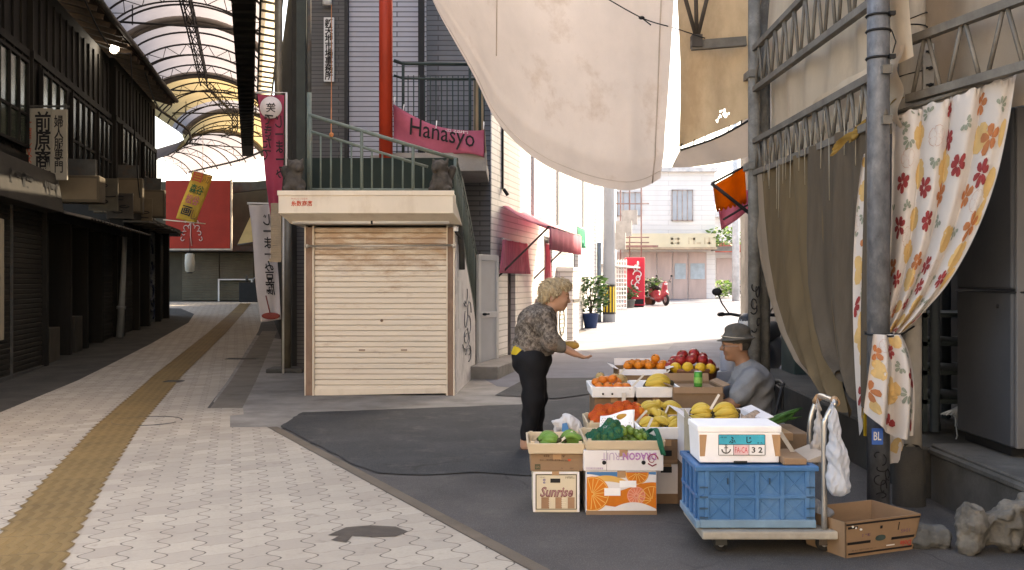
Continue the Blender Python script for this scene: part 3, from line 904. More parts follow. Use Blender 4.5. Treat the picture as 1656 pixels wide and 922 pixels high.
# ridge lattice, purlins, tie frames
mb = MB()
def rp(d, s, dz): return Vector((ax(d) + s, d, SPR + RISE + dz))
for (d0, d1) in ((12, 30.2), (31, 41)):
    for s in (-.1, .1): mb.tube([rp(d0 + (d1 - d0) * i / 14, s, -.06) for i in range(15)], .02, 5); mb.tube([rp(d0 + (d1 - d0) * i / 14, s, -.32) for i in range(15)], .022, 5)
    n_ = int((d1 - d0) / .35)
    for i in range(n_):
        a, b = d0 + (d1 - d0) * i / n_, d0 + (d1 - d0) * (i + 1) / n_
        mb.tube([rp(a, -.1 if i % 2 else .1, -.06), rp(b, .1 if i % 2 else -.1, -.32)], .012, 4); mb.tube([rp(a, .1, -.32 if i % 2 else -.06), rp(b, .1, -.06 if i % 2 else -.32)], .012, 4)
mb.build('ridge_truss', rib_m, ar)
for q in (22.0, 29.6, 33.5, 38.5, 41.5):
    mb = MB(); a, b = vp(q, -.8, -.1), vp(q, .8, -.1)
    za = SPR + .32
    a2, b2 = Vector((a.x, a.y, za)), Vector((b.x, b.y, za))
    mb.tube([a2, b2], .025, 6); mb.tube([a2, vp(q, -.8, 0)], .022, 6); mb.tube([b2, vp(q, .8, 0)], .022, 6)
    m1, m2 = a2.lerp(b2, .12), a2.lerp(b2, .88)
    mb.tube([m1 + Vector((0, 0, .75)), m1 - Vector((0, 0, .05))], .015, 5); mb.tube([m2 + Vector((0, 0, .75)), m2 - Vector((0, 0, .05))], .015, 5)
    mb.build('tie_frame', rib_m, ar)
for t in (-.9, .9):
    mb = MB(); mb.tube([vp(10 + i * 1.25, t, -.1) for i in range(32)], .045, 6); mb.build('purlin', rib_m, ar)

# ------------------------------------------------------------------ shop row on the other side of the arcade: wall, eave, skylight strip
RS = empty('arcade_side_building', (-4.4, 19, .1), 'dark arcade building with deep eave beyond the cream kiosk', 'building')
def rx(d): return -3.42 - .262 * (d - 15.5)
mb = MB()
mb.hexa([(rx(15.6), 15.6, -.1), (-1.5, 15.9, -.1), (-3.2, 40, -.1), (rx(40) , 40, -.1)], [(rx(15.6), 15.6, 6.3), (-1.5, 15.9, 6.3), (-3.2, 40, 6.3), (rx(40), 40, 6.3)])
mb.build('wall', M('dark_render', (.06, .056, .05), .85, .35, 1.5, .2, 60, stain=(.03, .028, .025), samt=.7), RS)
mb = MB()
mb.hexa([(rx(12.5) - 1.0, 12.5, 6.42), (rx(12.5) - .55, 12.5, 6.42), (rx(40) - .55, 40, 6.42), (rx(40) - 1.0, 40, 6.42)], [(rx(12.5) - 1.0, 12.5, 6.75), (rx(12.5) - .55, 12.5, 6.75), (rx(40) - .55, 40, 6.75), (rx(40) - 1.0, 40, 6.75)])
for i in range(40):
    d = 13 + i * .6; mb.box(rx(d) - .97, rx(d) - .58, d, d + .05, 6.36, 6.42)
mb.build('eave', M('eave_dark', (.022, .02, .018), .8, .3, 3, .1), RS)
mb = MB(); mb.add([(rx(12.5) - .45, 12.5, 6.5), (rx(12.5) - .1, 12.5, 6.5), (rx(28) - .1, 28, 6.5), (rx(28) - .45, 28, 6.5)], [(0, 1, 2, 3)]); mb.build('skylight', vault_mat('cream_skylight', (.74, .66, .5)), RS)
mb = MB()
for i in range(26): d = 12.6 + i * .6; mb.bar((rx(d) - .47, d, 6.47), (rx(d + .28) - .08, d + .28, 6.47), .03, .04)
for s in (-.47, -.08): mb.bar((rx(12.5) + s, 12.5, 6.47), (rx(28) + s, 28, 6.47), .04, .05)
mb.build('skylight_bars', rib_m, RS)
pt = G(463, 601); o = empty('arcade_post', pt, 'tall brass coloured arcade post beside the cream kiosk', 'post')
mb = MB(); mb.tube([pt, pt + Vector((0, 0, 2.4))], .075, 12); mb.tube([pt + Vector((-.12, 0, 2.2)), pt + Vector((-.12, 0, 6.9))], .062, 12); mb.build('shaft', M('brassy_pipe', (.2, .17, .125), .45, .25, 4, .05, metal=.3, stain=(.09, .075, .055), samt=.7), o)
mb = MB(); mb.box(pt.x - .25, pt.x + .3, pt.y - .25, pt.y + .25, pt.z, pt.z + .06); mb.build('base_plate', grime_metal, o, bev=.008)
o = empty('corner_post', (-2.74, 13.2, 2.4), 'dark square post between the nobori banners and the grey tiled wall', 'post')
mb = MB(); mb.box(-2.86, -2.74, 13.2, 13.32, 2.42, 7.5); mb.build('shaft', M('green_black', (.035, .04, .034), .7, .3, 3, .1), o)
mb = MB(); mb.tube([(-2.70, 13.25, 2.42), (-2.70, 13.25, 7.5)], .03, 8); mb.build('conduit', grime_metal, o)

# ------------------------------------------------------------------ end of the arcade
EB = empty('corner_building', (-11, 42, .56), 'olive building with roller shutters where the arcade ends', 'building')
mb = MB(); mb.box(-18, -5, 42, 46, .3, 5.6); mb.build('wall', M('olive_render', (.075, .065, .045), .85, .25, 1.2, .15, stain=(.035, .03, .024), samt=.6), EB)
for a, b in ((-13.9, -12.35), (-12.3, -10.9), (-10.85, -9.6)):
    mb = MB(); shutter(mb, a, b, 41.96, .6, 2.6, .1, .02); mb.build('shutter', M('olive_shutter', (.12, .105, .072), .7, .15, 2, .1), EB)
mb = MB(); mb.box(-18, -9.3, 41.2, 42, 2.65, 2.85); mb.bar((-18, 41.3, 4.55), (-8.4, 40.6, 5.5), .25, .35); mb.build('canopy', grime_metal, EB)
mb = MB(); mb.box(-12.32, -10.88, 41.7, 41.95, 1.45, 1.5); mb.box(-12.32, -12.26, 41.7, 41.75, .56, 1.45); mb.box(-10.94, -10.88, 41.7, 41.75, .56, 1.45)
mb.build('trestle_table', white_paint, label='thin white trestle table before the olive shutters', cat='table')
rb = empty('billboard', P(330, 402, 40), 'large red billboard with white flourish at the arcade end', 'billboard')
red = M('billboard_red', (.36, .025, .01), .6, .12, 2, .03); 
b_ = panel(268, 372, 292, 402, 40, red, rb, th=.1)
mb = MB(); a, b = P(268, 402, 40), P(373, 290, 40); mb.box(b.x, b.x + .05, 39.96, 40.1, a.z - .05, b.z); mb.box(a.x, b.x + .05, 39.95, 40.1, a.z - .07, a.z - .003); mb.build('frame', M('frame_pale', (.5, .42, .33), .6), rb)
fl = []
for sgn in (-1, 1):
    for k in range(6):
        cx, cy = 310 + sgn * (4 + 2.0 * k), 342 + k * 9
        pts = []
        for i in range(16):
            t = i / 15 * 4.6; rad = (8 - k * .8) * (1 - i / 22)
            pts.append(P(cx + sgn * rad * math.cos(t + k), cy + rad * math.sin(t + k), 39.985))
        fl.append(pts)
fl.append([P(310, 398, 39.985), P(308, 380, 39.985), P(310, 330, 39.985)])
strokes(fl, .02, M('flourish_white', (.62, .42, .36), .6), b_, 'flourish')
lt = P(307, 425, 36); o = empty('paper_lantern', lt, 'white paper lantern hanging before the red billboard', 'lantern')
mb = MB(); mb.lathe([(.09, -.34), (.16, -.3), (.18, 0), (.16, .3), (.09, .34)], lt, 16); mb.build('shade', M('lantern_paper', (.75, .7, .6), .7, .05, 4, .05, trans=.3), o)
mb = MB(); mb.lathe([(.0, .34), (.095, .34), (.095, .38), (0, .38)], lt, 12); mb.lathe([(.0, -.38), (.095, -.38), (.095, -.34), (0, -.34)], lt, 12); mb.tube([lt + Vector((0, 0, .38)), lt + Vector((0, 0, .9))], .012, 5); mb.build('cap', black, o)
# draped heap under the lantern, black bin, pale awning
def heap(v): return np.stack([.02 * np.sin(v[:, 2] * 30), .02 * np.cos(v[:, 0] * 25), .0 * v[:, 0]], 1)
g0 = G(316, 486); sdf_obj('covered_cart', [('c', (0, 0, .2), (.1, 0, 1.0), .48, .16), ('e', (.35, 0, .25), (.5, .4, .3))], black, res=.06, k=.2, T=Matrix.Translation(g0), jitter=heap, label='dark cloth covered heap below the paper lantern', cat='cart')
o = empty('vendor_counter', G(406, 489), 'black counter with bottle at the arcade end', 'counter'); g0 = G(406, 489)
mb = MB(); mb.box(g0.x - .5, g0.x + .75, g0.y, g0.y + .7, g0.z, g0.z + .82); mb.build('cabinet', black, o, bev=.02)
mb = MB(); mb.lathe([(0, 0), (.06, 0), (.06, .2), (.02, .26), (.02, .33), (0, .33)], g0 + Vector((-.25, .3, .82)), 10); mb.build('bottle', grime_metal, o)
mb = MB(); mb.tube([g0 + Vector((0, .3, .82)), g0 + Vector((0.05, .3, 1.0)), g0 + Vector((.7, .3, 1.05)), g0 + Vector((.72, .3, .82))], .025, 6); mb.build('rail', steel, o)
o = empty('cloth_awning', P(398, 395, 38), 'faded yellow cloth awning beside the red billboard', 'awning')
mb = MB(); mb.add([P(384, 396, 37.4), P(425, 390, 37.4), P(428, 338, 38.6), P(410, 340, 38.6)], [(0, 1, 2, 3)]); mb.build('cloth', M('pale_yellow_cloth', (.62, .45, .2), .8, .15, 2, .05, trans=.3), o, thick=.02)
mb = MB(); mb.tube([P(384, 396, 37.4), P(425, 390, 37.4)], .03, 6); mb.tube([P(412, 340, 38.6), P(430, 338, 38.6)], .03, 6); mb.build('rod', grime_metal, o)

yb_ = empty('hanging_banner', P(310, 290, 31), 'tilted yellow paper banner with coloured characters before the red billboard', 'banner')
def ybf(u, v):
    px = 312 + 32 * u - 27 * v; py = 276 + 9 * u + 77 * v; q = P(px, py, 31.0); q.y += .05 * math.sin(v * 6); return q
mb = MB(); mb.grid(ybf, 6, 20); yc = mb.build('sheet', M('banner_yellow', (.62, .36, .05), .8, .15, 3, .05, trans=.2), yb_, fixn=False, thick=.01)
yr, yu = (P(344, 285, 31) - P(312, 276, 31)), (P(312, 276, 31) - P(285, 353, 31))
for k, (tx, v, m_, u) in enumerate((('目', .1, ink_red, .35), ('いか', .08, M('faint_brown', (.3, .14, .03), .8), .8), ('森谷', .34, M('ink_green', (.03, .1, .03), .8), .5), ('松谷', .56, M('ink_pink', (.5, .12, .12), .8), .5), ('画', .8, ink, .42), ('し', .84, MATS['faint_brown'], .85))):
    text(tx, ybf(u, v) + Vector((0, -.09, 0)), yr, yu, .2 if len(tx) == 1 and u > .6 else (.3 if k != 2 and k != 3 else .42), .3, m_, yc, bold=.02)
mb = MB(); mb.tube([ybf(0, 1) + Vector((-.4, 0, -.05)), ybf(1, 1) + Vector((.3, 0, 0))], .02, 6); mb.tube([ybf(0, 0), ybf(1, 0)], .02, 6); mb.tube([ybf(.5, 0), ybf(.5, 0) + Vector((0, 0, 1.2))], .008, 4); mb.build('rod', pale_wood, yb_)

# ------------------------------------------------------------------ cream kiosk
KY = 12.18
def kx(px, d=KY): return (px - 828) * d / F
K = empty('kiosk', (kx(615), KY, 0), 'cream roller shutter kiosk with deep box hood below the stairs', 'kiosk')
shut_m = None
def rusty_shutter():
    m, n, l, bs = nodes_of('cream_shutter')
    v = coords(n, l, 'Object'); sp = n.new('ShaderNodeSeparateXYZ'); l.new(v, sp.inputs[0])
    f = noise(n, l, coords(n, l, 'Object', (.5, 1, 5)), 2.2, 8, .7)
    c = ramp(n, l, f, [(.3, (.70, .61, .50)), (.7, (.78, .70, .59))])
    top = n.new('ShaderNodeMapRange'); top.inputs[1].default_value = 1.25; top.inputs[2].default_value = 1.8; l.new(sp.outputs[2], top.inputs[0])
    f2 = noise(n, l, coords(n, l, 'Object', (1, 1, 3)), 2.2, 8, .75)
    msk = ramp(n, l, math_n(n, l, 'ADD', f2, math_n(n, l, 'MULTIPLY', top.outputs[0], .2)), [(.56, 0.0), (.76, .75)])
    c = mix(n, l, msk, c, (.4, .24, .13))
    f3 = noise(n, l, coords(n, l, 'Object', (1, 1, 1)), 1.4, 3); c = mix(n, l, ramp(n, l, f3, [(.6, 0.0), (.75, .55)]), c, (.70, .66, .64))
    per = 2.0 / 30
    g = math_n(n, l, 'FRACT', math_n(n, l, 'DIVIDE', math_n(n, l, 'SUBTRACT', sp.outputs[2], .06), per))
    g = ramp(n, l, math_n(n, l, 'ABSOLUTE', math_n(n, l, 'SUBTRACT', g, .5)), [(.38, 0.0), (.5, .8)])
    c = mix(n, l, math_n(n, l, 'MULTIPLY', g, ramp(n, l, f, [(.35, .45), (.6, 1.0)])), c, (.24, .16, .10))
    l.new(c, bs.inputs['Base Color']); bs.inputs['Roughness'].default_value = .55
    return m
mb = MB(); shutter(mb, kx(508), kx(727), KY + .04, .06, 2.06, 2.0 / 30, .014)
so_ = mb.build('shutter', rusty_shutter(), K)
mb = MB(); mb.hexa([(kx(508), KY + .0, .0), (kx(727), KY + .0, .03), (kx(727), KY + .05, .03), (kx(508), KY + .05, .0)], [(kx(508), KY + .0, .075), (kx(727), KY + .0, .1), (kx(727), KY + .05, .1), (kx(508), KY + .05, .075)])
mb.build('bottom_rail', cream, so_, bev=.004)
mb = MB()
for x in (585, 653): mb.box(kx(x - 5), kx(x + 5), KY + .015, KY + .03, .55, .565)
mb.lathe([(0, 0), (.018, .0), (.018, .02), (0, .02)], (kx(617), KY + .01, .92), 10, axis='Y'); mb.build('lock', rust_brown, so_)
for px0, px1 in ((493, 508), (722, 735)):
    mb = MB(); mb.box(kx(px0 + 2), kx(px1 - 2), KY - .02, KY + .12, 0, 2.06); j = mb.build('jamb', rust_brown, K, bev=.004)
    mb = MB(); mb.box(kx(px0) , kx(px0 + 2) , KY - .03, KY + .12, 0.0, 2.08); mb.box(kx(px1 - 2), kx(px1), KY - .03, KY + .12, 0.0, 2.08); mb.build('edge_strip', cream, j)
mb = MB(); mb.box(kx(492), kx(494), KY + .12, 14.2, 0, 2.45); mb.box(kx(494), kx(734), 14.1, 14.2, 0, 2.45); mb.build('wall', concrete_dark, K)
hy = 11.72
def hz_(py, d): return EYE + (HZ - py) * d / F
x0, x1 = kx(450, hy), kx(733, hy)
mb = MB()
zt, zm, zb = hz_(310, hy), hz_(345, hy), hz_(362, 11.95)
prof = [(14.2, zt), (hy, zt), (hy, zm), (11.98, zb), (14.2, zb)]
mb.prism([(x0 + (.09 if i == 3 else 0), y, z) for i, (y, z) in enumerate(prof)], (x1 - x0, 0, 0))
hd = mb.build('hood', cream, K, bev=.006)
mb = MB(); mb.box(x0 - .01, x1 + .012, hy - .014, hy, zt - .045, zt + .012); mb.box(x0, x1, hy - .006, hy, zm, zm + .015); mb.build('hood_trim', cream, hd, bev=.003)
mb = MB(); mb.tube([(x0 + .12, 11.93, zb + .02), (x1 - .06, 11.93, zb + .02)], .025, 8); mb.build('tube_light', white_paint, hd)
mb = MB(); mb.box(kx(596, hy), kx(599, hy), 11.9, 11.93, zb - .01, zb + .05); mb.build('clip', black, hd)
text('糸数商店', P(488, 329, hy - .002), (1, 0, 0), (0, 0, 1), .25, .068, ink_red, hd, bold=.02)
text('やさいとくだもの', P(484, 321.5, hy - .002), (1, 0, 0), (0, 0, 1), .19, .022, ink_red, hd)
mb = MB(); z = hz_(398, KY - .1); mb.tube([(kx(499), KY - .1, z), (kx(735), KY - .1, z + .01)], .012, 8)
for x in (499, 735): mb.ball((kx(x), KY - .1, z), .026, 10); mb.bar((kx(x), KY - .1, z), (kx(x), KY, z), .02, .02)
mb.build('rail', M('rail_steel', (.6, .55, .48), .35, .1, 4, 0, metal=.7), K)

# ------------------------------------------------------------------ staircase above and beside the kiosk
rail_green = M('green_rail', (.15, .185, .16), .55, .25, 6, .1, stain=(.1, .07, .05), samt=.6, sscale=6)
S = empty('staircase', (-1.6, 13.0, 0), 'outdoor concrete staircase with green grey railing turning above the kiosk', 'staircase')
plaster = M('old_plaster', (.68, .64, .62), .85, .15, 2, .2, 60, stain=(.24, .22, .21), samt=.75, sscale=2.2)
mb = MB(); xs = -.69
fxw = lambda y: xs + .055 * (y - 12.3); mb.prism([(fxw(12.3), 12.3, 0), (fxw(14.9), 14.9, 0.01), (fxw(14.9), 14.9, .80), (fxw(14.5), 14.5, 1.1), (fxw(12.3), 12.3, 2.32)], (-.10, 0, 0)); wl = mb.build('flank_wall', plaster, S)
mb = MB()
for i in range(12):
    mb.box(-2.0, xs - .11, 12.9 + i * .2, 13.1 + i * .2, .1 if i > 5 else 1.0, 2.3 - i * .17)
mb.build('steps', concrete, S)
for k, (y0, z0, w_, h_) in enumerate(((12.75, 1.45, .35, .5), (12.8, .8, .3, .6))):
    mb = MB(); mb.hexa([(fxw(y0 - .25), y0 - .25, z0), (fxw(y0 - .25 + w_), y0 - .25 + w_, z0), (fxw(y0 - .25 + w_) + .006, y0 - .25 + w_, z0), (fxw(y0 - .25) + .006, y0 - .25, z0)], [(fxw(y0 - .25), y0 - .25, z0 + h_), (fxw(y0 - .25 + w_), y0 - .25 + w_, z0 + h_), (fxw(y0 - .25 + w_) + .006, y0 - .25 + w_, z0 + h_), (fxw(y0 - .25) + .006, y0 - .25, z0 + h_)]); mb.build('peeling_poster', M('poster_paper', (.62, .6, .58), .8, .08, 4, .05), wl)
strokes(squiggle((fxw(13.0) + .008, 13.0, .3), (.055, 1, 0), (0, 0, 1), 1.3, 1.0, 9, 11), .007, M('grey_spray', (.2, .2, .21), .7), wl)
mb = MB(); mb.box(-2.6, -.68, 12.5, 12.58, 2.42, 2.95); mb.prism([(-2.6, 12.52, 2.95), (-.68, 12.52, 2.46), (-.68, 12.52, 2.95)], (0, .03, 0)) if False else None
mb.build('riser_panel', M('teal_panel', (.013, .024, .02), .7, .25, 2, .1, stain=(.008, .011, .01)), S)
RY = 12.26
def rail_pt(px, py, d=RY): return P(px, py, d)
mb = MB()
a, b = rail_pt(500, 186), rail_pt(733, 256); a2, b2 = rail_pt(500, 212), rail_pt(692, 270)
mb.tube([a, b], .024, 8); mb.tube([a2, b2], .018, 8); mb.tube([rail_pt(500, 306), rail_pt(735, 307)], .016, 6)
for i in range(14):
    px = 502 + i * 16.6; top = 186 + (px - 500) * .3; mid = 212 + (px - 500) * .302
    major = i % 5 == 0
    mb.tube([rail_pt(px, top if major else mid), rail_pt(px, 307)], .022 if major else .012, 6)
mb.tube([rail_pt(500, 150, RY + .02), rail_pt(500, 310, RY + .02)], .03, 6)
mb.build('railing', rail_green, S)
mb = MB()
tp = [Vector((-.70, 12.26, 2.91)), Vector((-.66, 13.0, 2.72)), Vector((-.62, 14.0, 2.38)), Vector((-.56, 15.0, 1.9)), Vector((-.54, 15.3, 1.75))]
bt = [Vector((-.70, 12.26, 2.42)), Vector((-.66, 13.0, 2.0)), Vector((-.62, 14.0, 1.45)), Vector((-.56, 15.0, .92)), Vector((-.54, 15.3, .75))]
mb.tube(tp, .024, 8); mb.tube([p - Vector((0, 0, .12)) for p in tp], .016, 6); mb.tube(bt, .02, 6)
for i in range(27):
    t = i / 26 * (len(tp) - 1.001); q = int(t); f = t - q
    mb.tube([tp[q].lerp(tp[q+1], f), bt[q].lerp(bt[q+1], f)], .022 if i % 6 == 0 else .011, 6)
mb.build('side_railing', rail_green, S)
mb = MB(); mb.tube([(-.66, 12.4, 2.1), (-.64, 12.6, 1.75), (-.64, 12.62, 1.55)], .045, 8); mb.build('drain', grime_metal, S)
lp = P(737, 373, 12.0); o = empty('wall_lamp', lp, 'small white wall lamp at the corner of the kiosk hood', 'lamp')
mb = MB(); mb.lathe([(.0, .05), (.03, .045), (.03, -.01)], lp, 10); mb.build('cover', white_paint, o)
mb = MB(); mb.bar(lp + Vector((0, 0, -.01)), lp + Vector((.05, .12, -.08)), .025, .03); mb.build('arm', black, o)

# column
cp = Vector((-1.66, 13.1, 2.45)); o = empty('red_column', cp, 'tall red painted steel column rising behind the stair railing', 'column')
mb = MB(); mb.tube([cp, cp + Vector((0, 0, 5))], .09, 20); mb.build('shaft', M('red_column_paint', (.38, .035, .012), .55, .25, 2, .08, 40, stain=(.14, .03, .015), samt=.8, stretch=(1, 1, .4)), o)
mb = MB(); mb.lathe([(.14, 0), (.14, .03), (.1, .05), (.1, .08)], cp, 16); mb.build('base_plate', grime_metal, o)
cp = Vector((-1.36, 15.1, 2.5)); mb = MB(); mb.box(-1.42, -1.33, 15.05, 15.14, 2.6, 7); mb.build('steel_post', black, label='black steel post standing on the balcony behind the red column', cat='post')

# ------------------------------------------------------------------ grey tiled building: front and long white street side
WF = frame((-.32, 15.5, 0), (.221, 1.0))
GB = empty('tiled_building', (-1.8, 15.5, 0), 'grey tiled building with white street side and shuttered upstairs door', 'building')
dark_tile = brick('dark_wall_tile', (.105, .098, .095), (.08, .074, .072), (.03, .028, .027), .9, .06, .006, .55, dirt=(.04, .037, .033))
grey_tile = brick('grey_wall_tile', (.15, .152, .165), (.115, .118, .128), (.045, .045, .05), 1.3, .078, .009, .55, dirt=(.05, .05, .05))
white_tile = brick('white_wall_tile', (.66, .64, .64), (.60, .58, .585), (.36, .35, .36), 1.5, .1, .010, .5, dirt=(.38, .35, .34), damt=.4)
mb = MB(); mb.box(-3.35, -2.56, 15.5, 15.75, -.1, 8.5); mb.build('wall', dark_tile, GB)
mb = MB(); mb.box(-1.33, -.335, 15.5, 15.75, -.1, 8.5); mb.build('wall', grey_tile, GB)
mb = MB(); mb.box(-2.56, -1.33, 15.62, 15.75, -.1, 8.5); mb.build('wall', grey_tile, GB)
mb = MB(); mb.box(-2.55, -1.34, 15.58, 15.61, 2.55, 8.4); sh_ = mb.build('upstairs_shutter', brick('lilac_white_shutter', (.46, .45, .49), (.42, .41, .45), (.10, .095, .1), 30, .078, .009, .6, dirt=(.28, .26, .27), damt=.4), GB)
mb = MB(); mb.box(-1.86, -1.74, 15.555, 15.57, 4.0, 4.03); mb.build('handle', black, sh_)
mb = MB(); mb.box(-2.6, -2.55, 15.44, 15.5, 2.5, 8.4); mb.build('door_frame', rib_m, GB)
# street side with openings
mb = MB(WF)
L1 = 12.6
ops = [(1.15, 1.75, 0.12, 1.62), (4.4, 5.4, .25, 2.3), (8.2, 9.0, 1.1, 2.45)]
def wall_with(mb, s0, s1, z0, z1, ops, t=.25):
    x = s0
    for (a, b, za, zb) in sorted(ops):
        mb.box(x, a, 0, t, z0, z1)
        if za > z0 + .01: mb.box(a, b, 0, t, z0, za)
        mb.box(a, b, 0, t, zb, z1); x = b
    mb.box(x, s1, 0, t, z0, z1)
wall_with(mb, 0.0, L1, -.1, 8.6, ops); mb.box(L1 - .25, L1, .25, 6, -.1, 8.6)
mb.build('wall', white_tile, GB)
mb = MB(WF); mb.box(.0, .08, -.012, -.002, 4.0, 8.5)
mb.build('corner_strip', white_paint, GB)
for s in (3.2, 5.9, 9.6): mb = MB(WF); mb.box(s, s + .05, -.05, -.0, 2.6, 8.5); mb.build('downpipe', white_paint, GB)
mb = MB(WF); mb.box(.7, .74, -.03, -.002, 2.9, 6.6); mb.tube([(.72, -.03, 2.9), (.72, -.1, 2.8)], .03, 6); mb.build('conduit', black, GB)
for k, (a, b, za, zb) in enumerate(ops):
    mb = MB(WF); mb.box(a, b, .14, .18, za, zb); mb.box(a, a + .05, .08, .14, za, zb); mb.box(b - .05, b, .08, .14, za, zb); mb.box(a, b, .08, .14, zb - .05, zb)
    mb.build('door' if k < 2 else 'window', M('recess_panel_%d' % k, ((.2, .18, .17), (.35, .34, .34), (.3, .3, .32))[k], .5, .15, 2, .05), GB)
for (a, b, za, zb) in ((4.0, 5.2, 4.4, 5.8), (7, 8.2, 4.5, 5.8)):
    f = MB(WF); f.box(a, b, -.04, .0, za, za + .05); f.box(a, b, -.04, .0, zb - .05, zb); f.box(a, a + .05, -.04, 0, za, zb); f.box(b - .05, b, -.04, 0, za, zb); f.box((a + b) / 2 - .02, (a + b) / 2 + .02, -.035, 0, za, zb)
    fo = f.build('window', white_paint, GB); p = MB(WF); p.box(a + .05, b - .05, -.015, -.005, za + .05, zb - .05); p.build('pane', M('pale_glass', (.45, .48, .52), .15, .1, 2, 0), fo)
mb = MB(WF); mb.box(5.9, 6.7, -.35, .0, -.05, 1.62); mb.box(5.85, 6.75, -.37, .0, 1.62, 1.7); mb.build('pilaster', white_tile, GB)
mb = MB(WF); mb.box(5.86, 6.74, -.375, -.36, .95, 1.02); mb.build('band', rib_m, GB)
mb = MB(); mb.box(-1.9, -.36, 13.35, 15.5, 2.93, 3.09); mb.box(-1.62, -.34, 13.33, 13.4, 2.88, 3.12); mb.build('balcony_slab', M('slab_concrete', (.33, .3, .27), .85, .2, 2, .2, stain=(.15, .13, .11), samt=.6), GB)
mb = MB(); by = 13.42
def bp(px, py, d=13.42): return P(px, py, d)
for py, r_ in ((98, .024), (122, .016)): mb.tube([bp(637, py), bp(652, py + 5), bp(783, py + 6)], r_, 8)
mb.tube([bp(640, 248), bp(783, 250)], .016, 6)
for px in (652, 760, 776): mb.tube([bp(px, 100), bp(px, 252)], .022, 6)
for i in range(16): mb.tube([bp(642 + i * 9, 122), bp(642 + i * 9, 250)], .008, 5)
mb.tube([bp(783, 104), P(779, 180, 15.4)], .02, 6); mb.tube([bp(783, 250), P(783, 250, 15.4)], .016, 6)
for i in range(12): mb.tube([P(783, 112, 13.42 + i * .17), P(783, 250, 13.42 + i * .17)], .008, 5)
mb.build('balcony_railing', M('dark_green_rail', (.03, .045, .042), .6, .2, 4, .05), GB)
mb = MB(); a, b = bp(766, 208, 13.6), bp(788, 128, 13.6)
mb.hexa([(a.x, 13.6, a.z - .5), (b.x, 13.6, a.z - .5), (b.x, 13.68, a.z - .5), (a.x, 13.68, a.z - .5)], [(a.x, 13.6, b.z), (b.x - .08, 13.6, b.z), (b.x - .08, 13.68, b.z), (a.x, 13.68, b.z)])
mb.build('folding_board', M('tan_board', (.42, .31, .19), .8, .15, 3, .1), label='tan board propped at the end of the balcony railing', cat='board')
# Hanasyo banner
hb = empty('banner', P(710, 250, 13.3), 'pink cloth banner with black writing tied to the balcony railing', 'banner')
pink = M('pink_cloth', (.50, .125, .19), .85, .12, 5, .08, stain=(.36, .08, .12), samt=.4, trans=.12)
def hana(u, v):
    px = 636 + 147 * u
    top = 168 + 42 * (1 - (1 - u) ** 2.2) + 6 * math.sin(u * 3.14) * .6; bot = 231 + 25 * u - 3 * math.sin(u * 9)
    py = bot + (top - bot) * v
    q = P(px, py, 13.3); q.y += .035 * math.sin(u * 13 + v * 2) * (1 - .5 * v) + .02 * math.sin(v * 5 + u * 4)
    return q
mb = MB(); mb.grid(hana, 40, 12); cl_ = mb.build('cloth', pink, hb, thick=.004, fixn=False)
t = text('Hanasyo', P(715, 219, 13.235), (1, 0, -.2), (.02, 0, 1), .88, .30, ink, cl_, bold=.004, shear=.05)
marks(P(738, 212, 13.235), (1, 0, -.12), (0, 0, 1), .32, .05, M('banner_white', (.7, .6, .6), .8), cl_, 1, 2)
mb = MB(); 
for px, py in ((637, 169), (652, 180), (705, 208), (782, 209)): q = P(px, py, 13.3); mb.tube([q, q + Vector((0, .12, .12))], .008, 5)
mb.build('tie', white_paint, hb)
# office sign, cord
os_ = empty('office_sign', P(531, 132, 15.4), 'narrow white vertical office sign with black characters on dark tile', 'sign')
b_ = panel(523.5, 540, 28, 132, 15.4, white_paint, os_, th=.03)
text('新天地市場事務所', P(532, 80, 15.397), (1, 0, 0), (0, 0, 1), .13, .95, ink, b_, bold=.025, vertical=True)
mb = MB(); mb.lathe([(0, 0), (.07, 0), (.07, .12), (0, .14)], P(529, 9, 15.4), 12); mb.build('wall_lamp', white_paint, label='round white lamp above the narrow office sign', cat='lamp')
mb = MB(); mb.tube([P(536, 8, 15.36), P(536, 120, 15.34), P(535.5, 217, 12.2)], .007, 5); mb.ball(P(536, 218, 12.2), .03, 8); mb.build('cord', M('orange_cord', (.5, .2, .08), .7), label='thin orange cord hanging from the office wall to the railing', cat='cord')
# white gate leaf and step
gate = empty('gate', (-.5, 15.0, gz(15)), 'white framed gate leaf with frosted panels at the foot of the stairs', 'gate')
ga, gb_ = Vector((-.50, 15.0, 0)), Vector((-.205, 15.68, 0))
GT = frame(ga + Vector((0, 0, gz(15) + .02)), (gb_ - ga)[:2]); gl = (gb_ - ga).length
mb = MB(GT); H_ = 1.76
for (a, b) in ((0, .09), (gl - .09, gl)): mb.box(a, b, 0, .045, 0, H_)
for z in (0, .8, H_ - .08): mb.box(.09, gl - .09, 0, .045, z, z + .09)
mb.build('frame', white_paint, gate, bev=.004)
mb = MB(GT); mb.box(.09, gl - .09, .012, .03, .09, .8); mb.box(.09, gl - .09, .012, .03, .89, H_ - .08); mb.build('panel', M('frosted_panel', (.55, .56, .58), .4, .06, 3, .02), gate)
mb = MB(GT); mb.lathe([(.02, -.06), (.022, -.02), (.012, 0)], (.14, 0, .86), 10, axis='Y'); mb.bar((.14, -.05, .86), (.26, -.05, .86), .02, .025); mb.build('handle', black, gate)
mb = MB(WF); mb.box(-1.35, .9, -.42, -.004, -.05, .19); mb.build('doorstep', concrete, label='low concrete doorstep below the white gate leaf', cat='doorstep', bev=.01)

